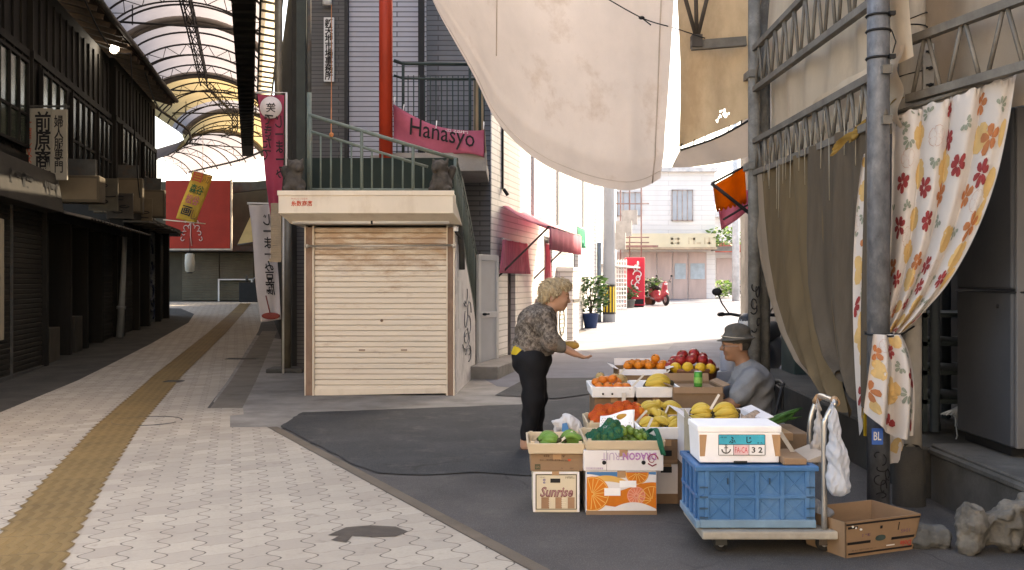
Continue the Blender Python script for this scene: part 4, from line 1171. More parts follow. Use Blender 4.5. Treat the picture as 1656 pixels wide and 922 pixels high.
# ------------------------------------------------------------------ awnings and cloths on the street side
aw = empty('awning', P(860, 400, 18), 'faded pink awning on thin arms over the shop doorway', 'awning')
pk = M('hot_pink', (.80, .33, .42), .8, .12, 4, .05, stain=(.78, .42, .46), samt=.5, trans=.5)
def T2(s, o, z): return WF @ Vector((s, -o, z))
mb = MB()
za, zb = 2.62, 2.27
mb.grid(lambda u, v: T2(.7 + 3.4 * u, .02 + .76 * v, za - (za - zb) * v - .05 * math.sin(v * 3.1) + .03 * math.sin(u * 14)), 24, 8)
mb.grid(lambda u, v: T2(.7 + 3.4 * u, .79 + .012 * math.sin(u * 40), zb - .36 * v), 30, 2)
mb.build('cloth', pk, aw, fixn=False, thick=.006)
mb = MB()
for s in (.85, 3.9): mb.tube([T2(s, .76, 2.29), T2(s - .5, .0, 1.45)], .016, 6)
mb.tube([T2(.7, .77, 2.28), T2(4.1, .77, 2.28)], .018, 6); mb.build('arm', grime_metal, aw)
def cloth_hang(name, label, cat, s0, s1, o, z0, z1, m, flare=0, n=18, group=None, wave=.03, rag=0):
    e = empty(name, T2((s0 + s1) / 2, o, z0), label, cat, group)
    rr = random.Random(int(s0 * 100)); rg = [rr.uniform(0, rag) for _ in range(n * 2 + 1)]
    mb = MB(); mb.grid(lambda u, v: T2(s0 + (s1 - s0) * (u + flare * (u - .5) * v) , o + wave * math.sin(u * 22) * (.3 + v), z1 + (z0 + (rg[int(u * n * 2)] if v > .99 else 0) - z1) * v), n * 2, 8); mb.build('cloth', m, e, fixn=False, thick=.004)
    mb = MB(); mb.tube([T2(s0 - .05, o, z1), T2(s1 + .05, o, z1)], .014, 6); mb.build('rod', white_paint, e)
    return e
cloth_hang('noren', 'short pink door curtain with white top beneath the awning', 'curtain', .45, 2.4, .08, 1.53, 2.08, M('noren_pink', (.70, .2, .28), .85, .25, 8, .05, stretch=(4, 4, .4), stain=(.65, .4, .4), samt=.4, trans=.15), .25)
cloth_hang('curtain_strip', 'long narrow pink cloth strip hanging below the awning end', 'curtain', 3.1, 3.55, .28, 1.2, 2.1, pk, .2, 8)
cloth_hang('green_cloth', 'green cloth strip hung from a pole beyond the pink awning', 'cloth', 6.5, 7.7, .35, 2.1, 2.6, M('green_cloth', (.05, .32, .2), .8, .2, 3, .05, trans=.2), .0, 8, rag=.25)
ac = empty('air_conditioner', T2(4.0, .3, gz(19.5)), 'white air conditioner unit on the ground behind the woman', 'air conditioner')
g_ = gz(19.5)
mb = MB(WF); mb.box(3.6, 4.7, -.42, -.04, g_ + .1, g_ + .95); mb.build('casing', white_paint, ac, bev=.02)
mb = MB(WF); mb.box(3.58, 4.72, -.44, -.03, g_ + .95, g_ + 1.0); mb.build('lid', black, ac); 
mb = MB(WF); mb.lathe([(.3, -.012), (.3, 0), (.27, 0), (.27, -.012)], (4.05, -.425, g_ + .52), 20, axis='Y')
for i in range(6): mb.box(3.78, 4.32, -.435, -.425, g_ + .3 + i * .085, g_ + .31 + i * .085)
mb.build('grille', grime_metal, ac)
mb = MB(WF); mb.box(3.65, 3.75, -.4, -.1, g_, g_ + .1); mb.box(4.5, 4.6, -.4, -.1, g_, g_ + .1); mb.build('foot', grime_metal, ac)

# ------------------------------------------------------------------ further down the street
pg = G(985, 521); o = empty('utility_pole', pg, 'thick pale concrete utility pole with yellow and black striped band', 'pole')
mb = MB(); mb.tube([pg - Vector((0, 0, .1)), pg + Vector((0, 0, 9))], [.175, .145], 24); mb.build('shaft', M('pole_concrete', (.40, .42, .46), .7, .15, 3, .1, stain=(.28, .29, .31), samt=.6), o)
mb = MB()
for k in range(24):
    a0, a1 = 2 * math.pi * k / 24, 2 * math.pi * (k + 1) / 24
    for mi, (z0, z1) in ((k % 2, (.28, .98)), (1, (.22, .28)), (1, (.98, 1.04))):
        mb.add([pg + Vector((.182 * math.cos(a0), .182 * math.sin(a0), z0)), pg + Vector((.182 * math.cos(a1), .182 * math.sin(a1), z0)), pg + Vector((.182 * math.cos(a1), .182 * math.sin(a1), z1)), pg + Vector((.182 * math.cos(a0), .182 * math.sin(a0), z1))], [(0, 1, 2, 3)], mi)
mb.build('warning_band', [M('warn_yellow', (.62, .42, .03), .6, .1, 4), M('warn_black', (.03, .028, .025), .6)], o, fixn=False)
gp = pg + Vector((-.28, -.05, 0)); mb = MB(); mb.tube([gp, gp + Vector((0, 0, 2.2))], .06, 8); mb.build('conduit', M('slate_pipe', (.16, .2, .24), .6, .15), o)

def leaf_mesh(mb, c, rad, hgt, n, size, rr, mats=2, droop=.4):
    for i in range(n):
        a = rr.uniform(0, 6.28); t = rr.random() ** .6; ph = rr.uniform(-1, 1)
        q = Vector((rad * t * math.cos(a), rad * t * math.sin(a), hgt * (.5 + .5 * ph * math.sqrt(max(0, 1 - (t * .8) ** 2)))))
        q = Vector(c) + q
        d = Vector((math.cos(a), math.sin(a), rr.uniform(-droop, .7))).normalized(); sd = d.cross(Vector((rr.uniform(-1, 1), rr.uniform(-1, 1), 1))).normalized()
        L = size * rr.uniform(.6, 1.3); W = L * .32
        mb.add([q, q + d * L * .5 + sd * W, q + d * L, q + d * L * .5 - sd * W], [(0, 1, 2, 3)], rr.randrange(mats))
leafm = [M('leaf_dark', (.03, .065, .025), .5, .3, 6, 0, trans=.2), M('leaf_mid', (.06, .12, .04), .5, .3, 6, 0, trans=.25), M('leaf_light', (.12, .2, .05), .5, .3, 6, 0, trans=.3)]
def potted(label, g, pot_m, pr, ph, rad, hgt, n, size, seed, mats):
    rr = random.Random(seed)
    o = empty('potted_plant', g, label, 'plant')
    mb = MB(); mb.lathe([(0, 0), (pr * .75, 0), (pr, ph * .9), (pr * 1.1, ph * .9), (pr * 1.1, ph), (pr * .9, ph), (pr * .88, ph * .85), (0, ph * .85)], g, 18); mb.build('pot', pot_m, o)
    mb = MB()
    for i in range(7):
        a = rr.uniform(0, 6.28); mb.tube([g + Vector((0, 0, ph * .8)), g + Vector((rad * .3 * math.cos(a), rad * .3 * math.sin(a), ph + hgt * .4)), g + Vector((rad * .7 * math.cos(a), rad * .7 * math.sin(a), ph + hgt * .85))], [.02, .014, .006], 5)
    mb.build('stem', brown_wood, o)
    mb = MB(); leaf_mesh(mb, g + Vector((0, 0, ph)), rad, hgt, n, size, rr, len(mats)); mb.build('foliage', mats, o, fixn=False)
blue_pot = M('blue_pot', (.03, .06, .16), .5, .15, 3)
potted('dark bushy plant in a blue pot before the striped pole', G(955, 531), blue_pot, .2, .38, .36, .95, 380, .16, 5, leafm[:2])
potted('small dark plant in a grey pot by the white lattice', G(1019, 498), M('grey_pot', (.2, .19, .18), .7), .18, .3, .3, .5, 120, .16, 6, leafm[:2])
potted('green shrub in a pot by the red vending machine', G(1050, 493), M('brown_pot', (.2, .1, .06), .7), .2, .3, .36, .8, 260, .2, 8, leafm)
# red vending machine
vx0, vx1, vd = P(1013, 496, 36.4).x, P(1043, 496, 36.4).x, 36.4
vg = gz(vd); o = empty('vending_machine', ((vx0 + vx1) / 2, vd, vg), 'red drinks vending machine with white swirled lettering', 'vending machine')
vred = M('vending_red', (.55, .025, .05), .45, .08, 2)
mb = MB(); mb.box(vx0, vx1, vd, vd + .7, vg + .06, vg + 1.83); bdy = mb.build('body', vred, o, bev=.03)
mb = MB(); mb.box(vx0 + .04, vx1 - .04, vd + .03, vd + .66, vg, vg + .06); mb.build('foot', black, o)
mb = MB(); mb.box(vx0 + .05, vx1 - .05, vd - .014, vd - .001, vg + .12, vg + .3); mb.build('tray_flap', black, o)
strokes(squiggle((vx0 + .15, vd - .005, vg + .55), (1, 0, 0), (0, 0, 1), .38, 1.1, 7, 44), .022, M('swirl_white', (.75, .7, .7), .5), bdy, 'lettering')
# white lattice fence panel
a, b = G(996, 502), G(1013, 501); o = empty('lattice_fence', a, 'white metal lattice panel beside the red vending machine', 'fence')
mb = MB(); hh = 1.75
for i in range(5): q = Vector(a).lerp(b, i / 4); mb.box(q.x - .02, q.x + .02, q.y, q.y + .04, q.z, q.z + hh)
for i in range(12): z = a.z + .08 + i * hh / 12; mb.bar((a.x, a.y - .02, z), (b.x, b.y - .02, z), .02, .035)
mb.build('slats', white_paint, o)

# step-through scooters
def scooter(name, label, g, rz, body_m, seed=0, sc=1.0, cat='scooter'):
    o = empty(name, (0, 0, 0), label, cat)
    tyre = M('tyre', (.02, .02, .02), .8, .2)
    for x in (-.6, .6):
        mb = MB(); mb.lathe([(.14, -.05), (.22, -.055), (.255, -.03), (.26, 0), (.255, .03), (.22, .055), (.14, .05), (.14, -.05)], (x, 0, .26), 22, axis='Y'); w_ = mb.build('wheel', tyre, o)
        mb = MB(); mb.lathe([(.0, -.03), (.14, -.035), (.15, 0), (.14, .035), (0, .03)], (x, 0, .26), 16, axis='Y'); mb.build('rim', steel, w_)
    sdf_obj('body', [('c', (.52, 0, .95), (.42, 0, .45), .1, .16), ('c', (.42, 0, .36), (-.05, 0, .3), .13, .15), ('c', (-.05, 0, .3), (-.55, 0, .55), .15, .19), ('c', (-.2, 0, .55), (-.75, 0, .62), .15, .13), ('c', (.62, 0, .5), (.45, 0, .55), .12, .1)], body_m, o, res=.03, k=.1)
    sdf_obj('seat', [('c', (-.1, 0, .76), (-.65, 0, .8), .1, .12)], black, o, res=.03, k=.05)
    mb = MB(); mb.tube([(.5, 0, .9), (.47, 0, 1.02)], .05, 10); mb.tube([(.36, -.34, 1.02), (.45, -.2, 1.03), (.47, 0, 1.0), (.45, .2, 1.03), (.36, .34, 1.02)], .018, 8); mb.tube([(.42, -.3, 1.025), (.33, -.37, 1.02)], .025, 8); mb.tube([(.42, .3, 1.025), (.33, .37, 1.02)], .025, 8); mb.build('handlebar', black, o)
    for s in (-1, 1):
        mb = MB(); mb.tube([(.44, s * .22, 1.03), (.46, s * .3, 1.15), (.45, s * .34, 1.24)], .009, 6); mb.ball((.45, s * .36, 1.28), .06, 12, sc=(.35, 1, .75)); mb.build('mirror', black, o)
    mb = MB(); mb.ball((.57, 0, .93), .085, 12, sc=(.6, 1, 1)); mb.build('headlight', M('lamp_glass', (.6, .6, .6), .15, .05), o)
    mb = MB(); mb.tube([(.6, -.06, .26), (.5, -.05, .7)], .03, 8); mb.tube([(.6, .06, .26), (.5, .05, .7)], .03, 8); mb.build('fork', steel, o)
    mb = MB(); mb.tube([(-.2, -.14, .28), (-.75, -.16, .36)], .05, 8); mb.build('exhaust', steel, o)
    o.location = g; o.rotation_euler = (0, 0, rz); o.scale = (sc,) * 3
    return o
scooter('scooter', 'red and white scooter parked beside the red vending machine', G(1066, 494), R(-70), M('scooter_red', (.30, .045, .06), .35, .1), sc=.88)
scooter('scooter', 'dark scooter parked behind the post near the seated man', Vector((2.86, 11.55, 0)), R(-118), M('scooter_dark', (.03, .035, .042), .35, .2), sc=1.0)
# far houses
FB = empty('street_house', (7, 44.5, .62), 'sunlit pale two storey house with wooden sliding doors', 'house')
pale = brick('pale_siding', (.74, .71, .69), (.70, .67, .65), (.55, .52, .50), 3.0, .22, .010, .7, dirt=(.55, .51, .48))
yb = 44.6
mb = MB(); mb.box(4.1, 9.1, yb, yb + 6, .4, 6.3); mb.build('wall', pale, FB)
mb = MB(); mb.box(4.0, 9.2, yb - .2, yb + 6.1, 6.3, 6.5); mb.build('roof', M('pale_roof', (.6, .58, .57), .7), FB)
pw = M('pinkish_wood', (.52, .40, .36), .7, .15, 3, .1, stretch=(1, 1, .2))
for (a, b) in ((4.2, 5.3), (5.35, 6.45), (6.5, 7.15), (7.2, 7.85), (7.9, 8.7)):
    mb = MB(); mb.box(a, b, yb - .06, yb - .01, .62, 2.7); 
    for z in (1.3, 1.42, 2.1): mb.box(a, b, yb - .075, yb - .06, z, z + .03)
    mb.box(a, a + .04, yb - .08, yb - .06, .62, 2.7); dr = mb.build('door', pw, FB)
    if a > 7: k = MB(); k.box(a + .08, b - .08, yb - .085, yb - .076, 1.5, 2.2); k.build('pane', M('pane_blue', (.4, .46, .5), .2), dr)
mb = MB(); mb.box(4.9, 9.0, yb - .95, yb, 2.8, 2.9); mb.build('canopy', M('canopy_tan', (.5, .38, .26), .7), FB)
mb = MB(); mb.box(5.0, 8.95, yb - .9, yb - .82, 2.9, 3.5); sgn = mb.build('shop_sign', M('ivory_sign', (.68, .6, .42), .6, .1, 1), FB)
marks(Vector((7.9, yb - .902, 3.2)), (1, 0, 0), (0, 0, 1), 1.9, .42, M('faint_ink', (.55, .45, .3), .7), sgn, 1, 4, .004)
for (a, b, za, zb) in ((7.15, 8.1, 4.1, 5.5), (4.7, 5.8, 4.3, 5.4)):
    f = MB(); f.box(a, b, yb - .08, yb - .01, za, za + .06); f.box(a, b, yb - .08, yb - .01, zb - .06, zb)
    for i in range(5): q = a + (b - a - .04) * i / 4; f.box(q, q + .04, yb - .08, yb - .01, za, zb)
    fo = f.build('window', M('window_wood', (.42, .35, .32), .7), FB); p = MB(); p.box(a, b, yb - .03, yb - .02, za, zb); p.build('pane', MATS['pale_glass'], fo)
NB = empty('street_house', (3.6, 33, .4), 'sunlit white house wall beyond the tiled building', 'house')
mb = MB(); mb.hexa([(2.4, 28.3, 0), (-2, 28.3, 0), (-2, 40, 0), (4.2, 40, 0)][::-1], [(2.4, 28.3, 5.2), (-2, 28.3, 5.2), (-2, 40, 5.2), (4.2, 40, 5.2)][::-1]); mb.build('wall', pale, NB)
mb = MB()
for k in range(3): mb.bar((2.9 + k * .45, 30 + k * 2.2, 2.6 + k * .5), (3.4 + k * .45, 29.8 + k * 2.2, 2.6 + k * .5), .06, .5)
mb.bar((2.7, 30, 1.9), (4.6, 37, 1.9), .5, .06); mb.build('wall_units', M('grey_units', (.3, .29, .29), .7, .3), NB)
# rusty pipe scaffold and wires between
mb = MB()
for x in (4.2, 4.55, 5.0): mb.tube([(x, 38.5, .48), (x, 38.5, 6.2)], .03, 6)
for z in (2.9, 3.1, 4.4, 5.2): mb.tube([(4.0, 38.5, z), (5.3, 38.5, z)], .025, 6)
mb.box(3.9, 5.6, 38.1, 38.7, 2.72, 2.78); mb.build('pipe_frame', M('rusty_pipe', (.26, .16, .14), .7, .3, 4), label='rusty pipe frame with shelf above the vending machine', cat='frame')
SH = empty('street_house', (11, 58, .72), 'small pale shop house with red trimmed awning far down the street', 'house')
mb = MB(); mb.box(9.6, 16, 56, 62, .5, 5.0); mb.build('wall', pale, SH)
for a in (10.4, 11.5, 12.6): mb = MB(); mb.box(a, a + .95, 55.93, 55.99, .75, 2.7); mb.build('door', pw, SH)
mb = MB(); mb.hexa([(10.2, 54.9, 3.0), (14, 54.9, 3.0), (14, 56, 3.5), (10.2, 56, 3.5)], [(10.2, 54.9, 3.08), (14, 54.9, 3.08), (14, 56, 3.58), (10.2, 56, 3.58)]); mb.build('awning', M('rust_red', (.42, .1, .07), .7), SH)
mb = MB(); mb.box(9.2, 16.5, 55.6, 62.3, 5.0, 5.3); mb.build('roof', MATS['pale_roof'], SH)
BG = empty('street_house', (20, 70, .72), 'wide pale house closing the far end of the street', 'house')
mb = MB(); mb.box(2, 26, 76, 82, 0, 5.4); mb.build('wall', pale, BG)
mb = MB(); mb.box(1.6, 26.4, 75.6, 82.4, 5.4, 5.7); mb.build('roof', MATS['pale_roof'], BG)
for a in (14, 17, 20): mb = MB(); mb.box(a, a + 1.4, 75.93, 75.99, 1.6, 3.2); mb.build('window', MATS['pale_glass'], BG)
mb = MB(); rr = random.Random(3); leaf_mesh(mb, G(1155, 482) + Vector((0, 0, 0)), .95, .85, 500, .22, rr, 3); o = empty('bush', G(1155, 482), 'low sunlit green bush at the foot of the pale house', 'bush'); mb.build('foliage', [leafm[1], leafm[2], M('leaf_bright', (.16, .26, .07), .5, .2, 5, 0, trans=.3)], o, fixn=False)
mb = MB(); leaf_mesh(mb, Vector((9.35, 44.4, 2.9)), .7, .9, 260, .25, rr, 3); o2 = empty('hanging_plant', (9.4, 44.4, 2.9), 'spiky green plant growing on the wall top of the pale house', 'plant'); mb.build('foliage', [leafm[1], leafm[2], MATS['leaf_bright']], o2, fixn=False)
mb = MB(); mb.box(8.9, 9.9, 44.1, 44.5, 2.75, 2.95); mb.build('planter', concrete, o2)
# bicycle
bg_ = G(1182, 481); o = empty('bicycle', (0, 0, 0), 'small bicycle parked by the far pale shop house', 'bicycle')
for x in (-.42, .42):
    mb = MB(); mb.lathe([(.23, -.015), (.26, 0), (.23, .015), (.23, -.015)], (x, 0, .26), 22, axis='Y')
    for k in range(8): a = k * math.pi / 8; mb.tube([(x + .23 * math.cos(a), 0, .26 + .23 * math.sin(a)), (x - .23 * math.cos(a), 0, .26 - .23 * math.sin(a))], .003, 3)
    mb.build('wheel', MATS['tyre'], o)
mb = MB(); mb.tube([(-.42, 0, .26), (-.1, 0, .3), (.3, 0, .7), (.42, 0, .26)], .018, 6); mb.tube([(-.42, 0, .26), (-.22, 0, .62), (-.1, 0, .3)], .016, 6); mb.tube([(-.22, 0, .6), (.3, 0, .65)], .016, 6); mb.tube([(.3, 0, .7), (.27, 0, .88)], .014, 6); mb.build('bike_frame', MATS['slate_pipe'], o)
mb = MB(); mb.tube([(.2, -.25, .9), (.28, 0, .88), (.2, .25, .9)], .014, 6); mb.build('handlebar', steel, o)
mb = MB(); mb.ball((-.25, 0, .7), .1, 10, sc=(1.2, .7, .4)); mb.tube([(-.22, 0, .6), (-.24, 0, .7)], .014, 6); mb.build('saddle', black, o)
mb = MB(); mb.box(.4, .66, -.15, .15, .62, .82); mb.build('basket', steel, o)
o.location = bg_; o.rotation_euler = (0, 0, R(-15))
pp = G(1190, 487); mb = MB(); mb.tube([pp, pp + Vector((0, 0, 8))], [.16, .13], 14); mb.tube([pp + Vector((-.5, -.05, 6.5)), pp + Vector((.5, -.05, 6.5))], .04, 6); mb.build('utility_pole', M('white_pole', (.6, .6, .6), .7), label='slim white utility pole far down the sunlit street', cat='pole')
# orange awning, pink cloth, and buildings added out of view to bounce or block sun
VB = empty('street_house', (-3, -9, 0), 'pale house front added unseen behind the viewer to bounce sunlight', 'house')
mb = MB(); mb.box(-20, 12, -15, -9, -.1, 10); mb.build('wall', M('pale_render', (.74, .67, .58), .85, .1, 1, .1), VB)  # unseen house front, added so sunlight bounces back onto kiosk and stall
for i in range(7): mb = MB(); mb.box(-17 + i * 4, -15.4 + i * 4, -9.03, -8.98, 4.5, 6); mb.build('window', M('vb_glass', (.2, .22, .24), .2), VB)
HB = empty('sun_blocking_building', (5.5, 13.5, 0), 'tall grey building added behind the tarpaulin wall to block sun, carrying the orange awning', 'building')
mb = MB(); mb.box(4.3, 9, 11.2, 18.4, -.1, 12); mb.box(5.05, 9, 18.4, 22, -.1, 13.5); mb.build('wall', concrete, HB)  # added bulk, its height and length set to keep sun off the paving
mb = MB(); mb.box(4.2, 9.1, 11.1, 18.5, 12, 12.2); mb.box(4.95, 9.1, 18.5, 22.1, 13.5, 13.7); mb.build('roof', concrete, HB)
aw = empty('awning', P(1190, 330, 14), 'torn orange awning on a pipe arm above the parked scooter', 'awning')
org = M('orange_cloth', (.85, .30, .02), .8, .12, 4, .05, trans=.65)
mb = MB()
def oaw(u, v):
    a = P(1153, 300, 13.6).lerp(P(1205, 270, 13.6), u) ; b = P(1158, 338, 13.3).lerp(P(1208, 325, 14.2), u)
    q = a.lerp(b, v); q.y += .05 * math.sin(u * 9); q.z -= .05 * abs(math.sin(u * 25)) * (v > .95); return q
mb.grid(oaw, 24, 8); mb.build('cloth', org, aw, fixn=False, thick=.005)
mb = MB(); mb.tube([P(1151, 297, 13.55), P(1212, 345, 13.7)], .025, 8); mb.tube([P(1151, 297, 13.55), P(1206, 268, 13.6)], .018, 6); mb.build('arm', grime_metal, aw)
pc = empty('cloth', P(1190, 345, 14.2), 'pink cloth hanging under the torn orange awning', 'cloth')
def pcl(u, v):
    a = P(1162, 340, 14.0).lerp(P(1212, 305, 14.3), u); b = P(1168, 372, 14.0).lerp(P(1212, 340, 14.3), u); q = a.lerp(b, v); q.y += .06 * math.sin(u * 8 + v); return q
mb = MB(); mb.grid(pcl, 16, 6); mb.build('sheet', pk, pc, fixn=False, thick=.004)
mb = MB(); mb.tube([P(1170, 355, 13.95), P(1212, 330, 14.2)], .016, 6); mb.build('rod', grime_metal, pc)

# nobori banners and the two guardian lion statues on the kiosk hood
def nobori(label, pts, m, parent_loc, pole, wave=.04):
    o = empty('nobori_banner', parent_loc, label, 'banner')
    (tl, tr, br, bl), d = pts
    def f(u, v):
        px = (tl[0] + (tr[0] - tl[0]) * u) * (1 - v) + (bl[0] + (br[0] - bl[0]) * u) * v
        py = (tl[1] + (tr[1] - tl[1]) * u) * (1 - v) + (bl[1] + (br[1] - bl[1]) * u) * v
        q = P(px, py, d); q.y += wave * math.sin(v * 7 + u * 4) + wave * math.sin(u * 6) * .8; return q
    mb = MB(); mb.grid(f, 14, 40); c = mb.build('cloth', m, o, fixn=False, thick=.003)
    mb = MB(); mb.tube([P(*q) for q in pole], .016, 8); a = P(*pole[1]); mb.build('pole', white_paint, o)
    return o, c
nb_pink = M('nobori_pink', (.42, .065, .115), .8, .1, 4, .04, stain=(.3, .04, .07), samt=.4, trans=.2)
o, c = nobori('tall pink nobori banner with round white emblem above the kiosk hood', (((416, 152), (461, 155), (455, 350), (437, 350)), 13.6), nb_pink, P(440, 350, 13.6), ((463, 330, 13.6), (463, 150, 13.6), (414, 150, 13.6)))
mb = MB(); mb.lathe([(0, -.003), (.15, -.003), (.15, .0)], P(438, 174, 13.5), 24, axis='Y'); e_ = mb.build('emblem', M('emblem_white', (.7, .62, .6), .8), c)
text('笑', P(438, 174, 13.49), (1, 0, 0), (0, 0, 1), .13, .13, ink, e_, bold=.01, mirror=True)
text('できたて', P(432.5, 222, 13.47), (1, 0, -.0), (.06, 0, 1), .12, .62, ink, c, mirror=True, vertical=True, bold=.015)
text('じーまーみ', P(452, 238, 13.47), (1, 0, 0), (-.03, 0, 1), .12, .85, ink, c, mirror=True, vertical=True, bold=.015)
nb_white = M('nobori_white', (.58, .54, .54), .8, .06, 3, .04, stain=(.42, .38, .36), samt=.4, trans=.25)
o, c = nobori('tall white nobori banner with dark writing left of the kiosk', (((402, 331), (440, 331), (456, 516), (421, 522)), 14.2), nb_white, P(438, 525, 14.2), ((458, 604, 14.6), (458, 329, 14.2), (400, 329, 14.2)))
text('じーまーみ豆腐', P(434.5, 412, 14.1), (1, 0, 0), (-.05, 0, 1), .13, 1.15, ink, c, mirror=True, vertical=True, bold=.015)
mb = MB(); mb.ball(P(438, 511, 14.12), .12, 14, sc=(1.1, .1, .42)); mb.bar(P(430, 478, 14.1), P(437, 508, 14.1), .035, .01); mb.build('bowl_print', M('bowl_red', (.2, .035, .025), .6), c)
mb = MB(); shutter(mb, 0, .14, 0, 0, .75, .03, .004); mb.T = Matrix.Identity(4)
mb.v = [Vector((P(438, 0, 13.2).x + p.x, 13.2 + p.y, hz_(420, 13.2) + p.z)) for p in mb.v]; mb.box(P(436, 0, 13.2).x, P(455, 0, 13.2).x, 13.18, 13.22, hz_(424, 13.2), hz_(418, 13.2)); mb.build('hanging_blind', M('bamboo', (.32, .25, .17), .7, .2, 6, .05), label='small bamboo blind hanging under the pink nobori banner', cat='blind')
def shisa(label, base, mirror):
    s = -1 if mirror else 1
    pr = [('e', (0, 0, .1), (.13, .12, .1)), ('c', (-.04*s, .02, .1), (.0, 0, .24), .11, .08), ('e', (.02*s, -.02, .31), (.085, .085, .08)), ('c', (.05*s, -.06, .3), (.06*s, -.1, .28), .045, .035),
          ('c', (-.06, -.06, .2), (-.07, -.1, .02), .035, .03), ('c', (.06, -.06, .2), (.07, -.1, .02), .035, .03), ('e', (-.09, -.08, .04), (.05, .08, .04)), ('e', (.09, -.08, .04), (.05, .08, .04)),
          ('c', (-.07, 0, .36), (-.09, .01, .41), .025, .015), ('c', (.07, 0, .36), (.09, .01, .41), .025, .015), ('c', (-.1*s, .08, .12), (-.14*s, .1, .3), .03, .05)]
    pr += [('e', (.075 * math.cos(a), .02, .3 + .085 * math.sin(a)), (.03, .05, .03)) for a in [i * .7 for i in range(9)]]
    sdf_obj('lion_statue', pr, M('statue_stone', (.07, .06, .05), .85, .4, 14, .4, 60, stain=(.03, .027, .025)), None, res=.014, k=.025, T=Matrix.Translation(base), label=label, cat='statue', origin=base, mfn=None)
shisa('dark stone lion statue on the hood end beneath the pink nobori', Vector((kx(477, 12.0), 12.0, zt + .005)), False)
shisa('dark stone lion statue on the hood corner under the pink balcony banner', Vector((kx(712, 12.0), 12.0, zt + .005)), True)

# ------------------------------------------------------------------ stall wall of posts, trusses and tarpaulins along the street edge
def xw(d): return 2.235 + 0.04 * (d - 6.1)
mb = MB(); mb.box(3.75, 9, 1.0, 11.2, -.1, 11.5); mb.build('wall', M('dark_wall', (.05, .052, .055), .85, .3, 1.5, .15), HB)  # tall wall added beside the stall to keep direct sun off the foreground
np_ = Vector((P(1420.5, 0, 6.0).x, 6.0, 0))
o = empty('steel_post', np_, 'galvanised steel post in front of the floral curtain', 'post')
galv = M('galvanised_spangle', (.15, .16, .18), .5, .4, 16, .15, 34, metal=.3, stain=(.33, .33, .34), samt=.75, sscale=7, stretch=(1, 1, .55))
mb = MB(); mb.tube([np_, np_ + Vector((0, 0, 5.4))], .066, 24); sp_ = mb.build('shaft', galv, o)
for py in (26, 95): mb = MB(); z = hz_(py, 6.0); mb.tube([np_ + Vector((.07 * math.cos(a), .07 * math.sin(a), z)) for a in [i * math.pi / 8 for i in range(16)]], .008, 5, closed=True); mb.box(np_.x + .04, np_.x + .075, 5.92, 5.95, z - .012, z + .012); mb.build('wire_tie', black, o)
mb = MB(); z = hz_(51, 6.0); mb.tube([np_ + Vector((.07 * math.cos(a), .07 * math.sin(a), z)) for a in [i * math.pi / 8 for i in range(16)]], .008, 5, closed=True)
mb.tube([np_ + Vector((.07, -.03, hz_(52, 6))), np_ + Vector((.09, -.04, hz_(70, 6))), np_ + Vector((.075, -.03, hz_(88, 6)))], .004, 4)
mb.build('wire_tie', black, o); mb = MB()
z = hz_(540, 6.0); mb.tube([np_ + Vector((.08 * math.cos(a), .08 * math.sin(a), z + .003 * math.cos(a))) for a in [i * math.pi / 8 for i in range(16)]], .005, 5, closed=True)
mb.build('wire_tie', black, o)
mb = MB(); mb.box(np_.x - .065, np_.x - .0, 5.925, 5.933, hz_(716, 6), hz_(690, 6)); stk_ = mb.build('sticker', M('sticker_blue', (.05, .15, .5), .5, .1), o)
text('BL', (np_.x - .034, 5.923, hz_(702, 6)), (1, 0, 0), (0, 0, 1), .045, .05, white_paint, stk_, bold=.01)
strokes(squiggle((np_.x - .045, 5.931, hz_(800, 6)), (1, 0, 0), (0, 0, 1), .09, .28, 7, 9), .0035, ink, sp_)
cp = Vector((P(1475, 0, 6.35).x, 6.35, 0)); o = empty('concrete_pole', cp, 'slender white weathered pole behind the floral curtain', 'pole')
mb = MB(); mb.tube([cp + Vector((0, 0, .3)), cp + Vector((.0, 0, 1.2))], .058, 16); mb.tube([cp + Vector((0, 0, 1.2)), cp + Vector((0, 0, 5.4))], .082, 20); mb.build('shaft', M('weathered_white', (.42, .39, .35), .8, .25, 4, .2, 40, stain=(.2, .17, .14), samt=.7, stretch=(1, 1, .4)), o)
mb = MB(); mb.lathe([(.1, 0), (.095, .25), (.085, .34), (.06, .37)], cp + Vector((-.06, -.1, 0)), 18); mb.build('footing', concrete_dark, o)
mb = MB(); mb.box(cp.x + .03, cp.x + .1, 6.25, 6.29, hz_(148, 6.25), hz_(70, 6.25))
pl_ = mb.build('plate', M('plate_grey', (.3, .29, .27), .6, .2), o)
mb = MB()
for py in (84, 111, 138): mb.lathe([(0, -.02), (.012, -.02), (.012, 0)], (cp.x + .07, 6.25, hz_(py, 6.25)), 8, axis='Y'); mb.bar((cp.x + .045, 6.24, hz_(py, 6.25)), (cp.x + .09, 6.24, hz_(py - 1, 6.25)), .012, .012)
mb.build('bolt', black, pl_)
mb = MB()
for py, t in ((28, .6), (42, -.1), (118, .3)):
    z = hz_(py, 6.3); mb.tube([cp + Vector((.09 * math.cos(a), .09 * math.sin(a), z + t * .06 * math.cos(a))) for a in [i * math.pi / 10 for i in range(20)]], .004, 4, closed=True)
mb.build('wire', black, o)
fp = Vector((P(1220, 0, 9.8).x, 9.8, 0)); o = empty('lattice_post', fp, 'rough grey double steel post beyond the seated man', 'post')
mb = MB(); mb.tube([fp, fp + Vector((0, 0, 5.2))], .062, 16); mb.tube([fp + Vector((.13, .12, 0)), fp + Vector((.13, .12, 5.2))], .055, 14)
for z in (2.5, 3.4, 4.4): mb.box(fp.x - .07, fp.x + .2, 9.72, 9.98, z, z + .07)
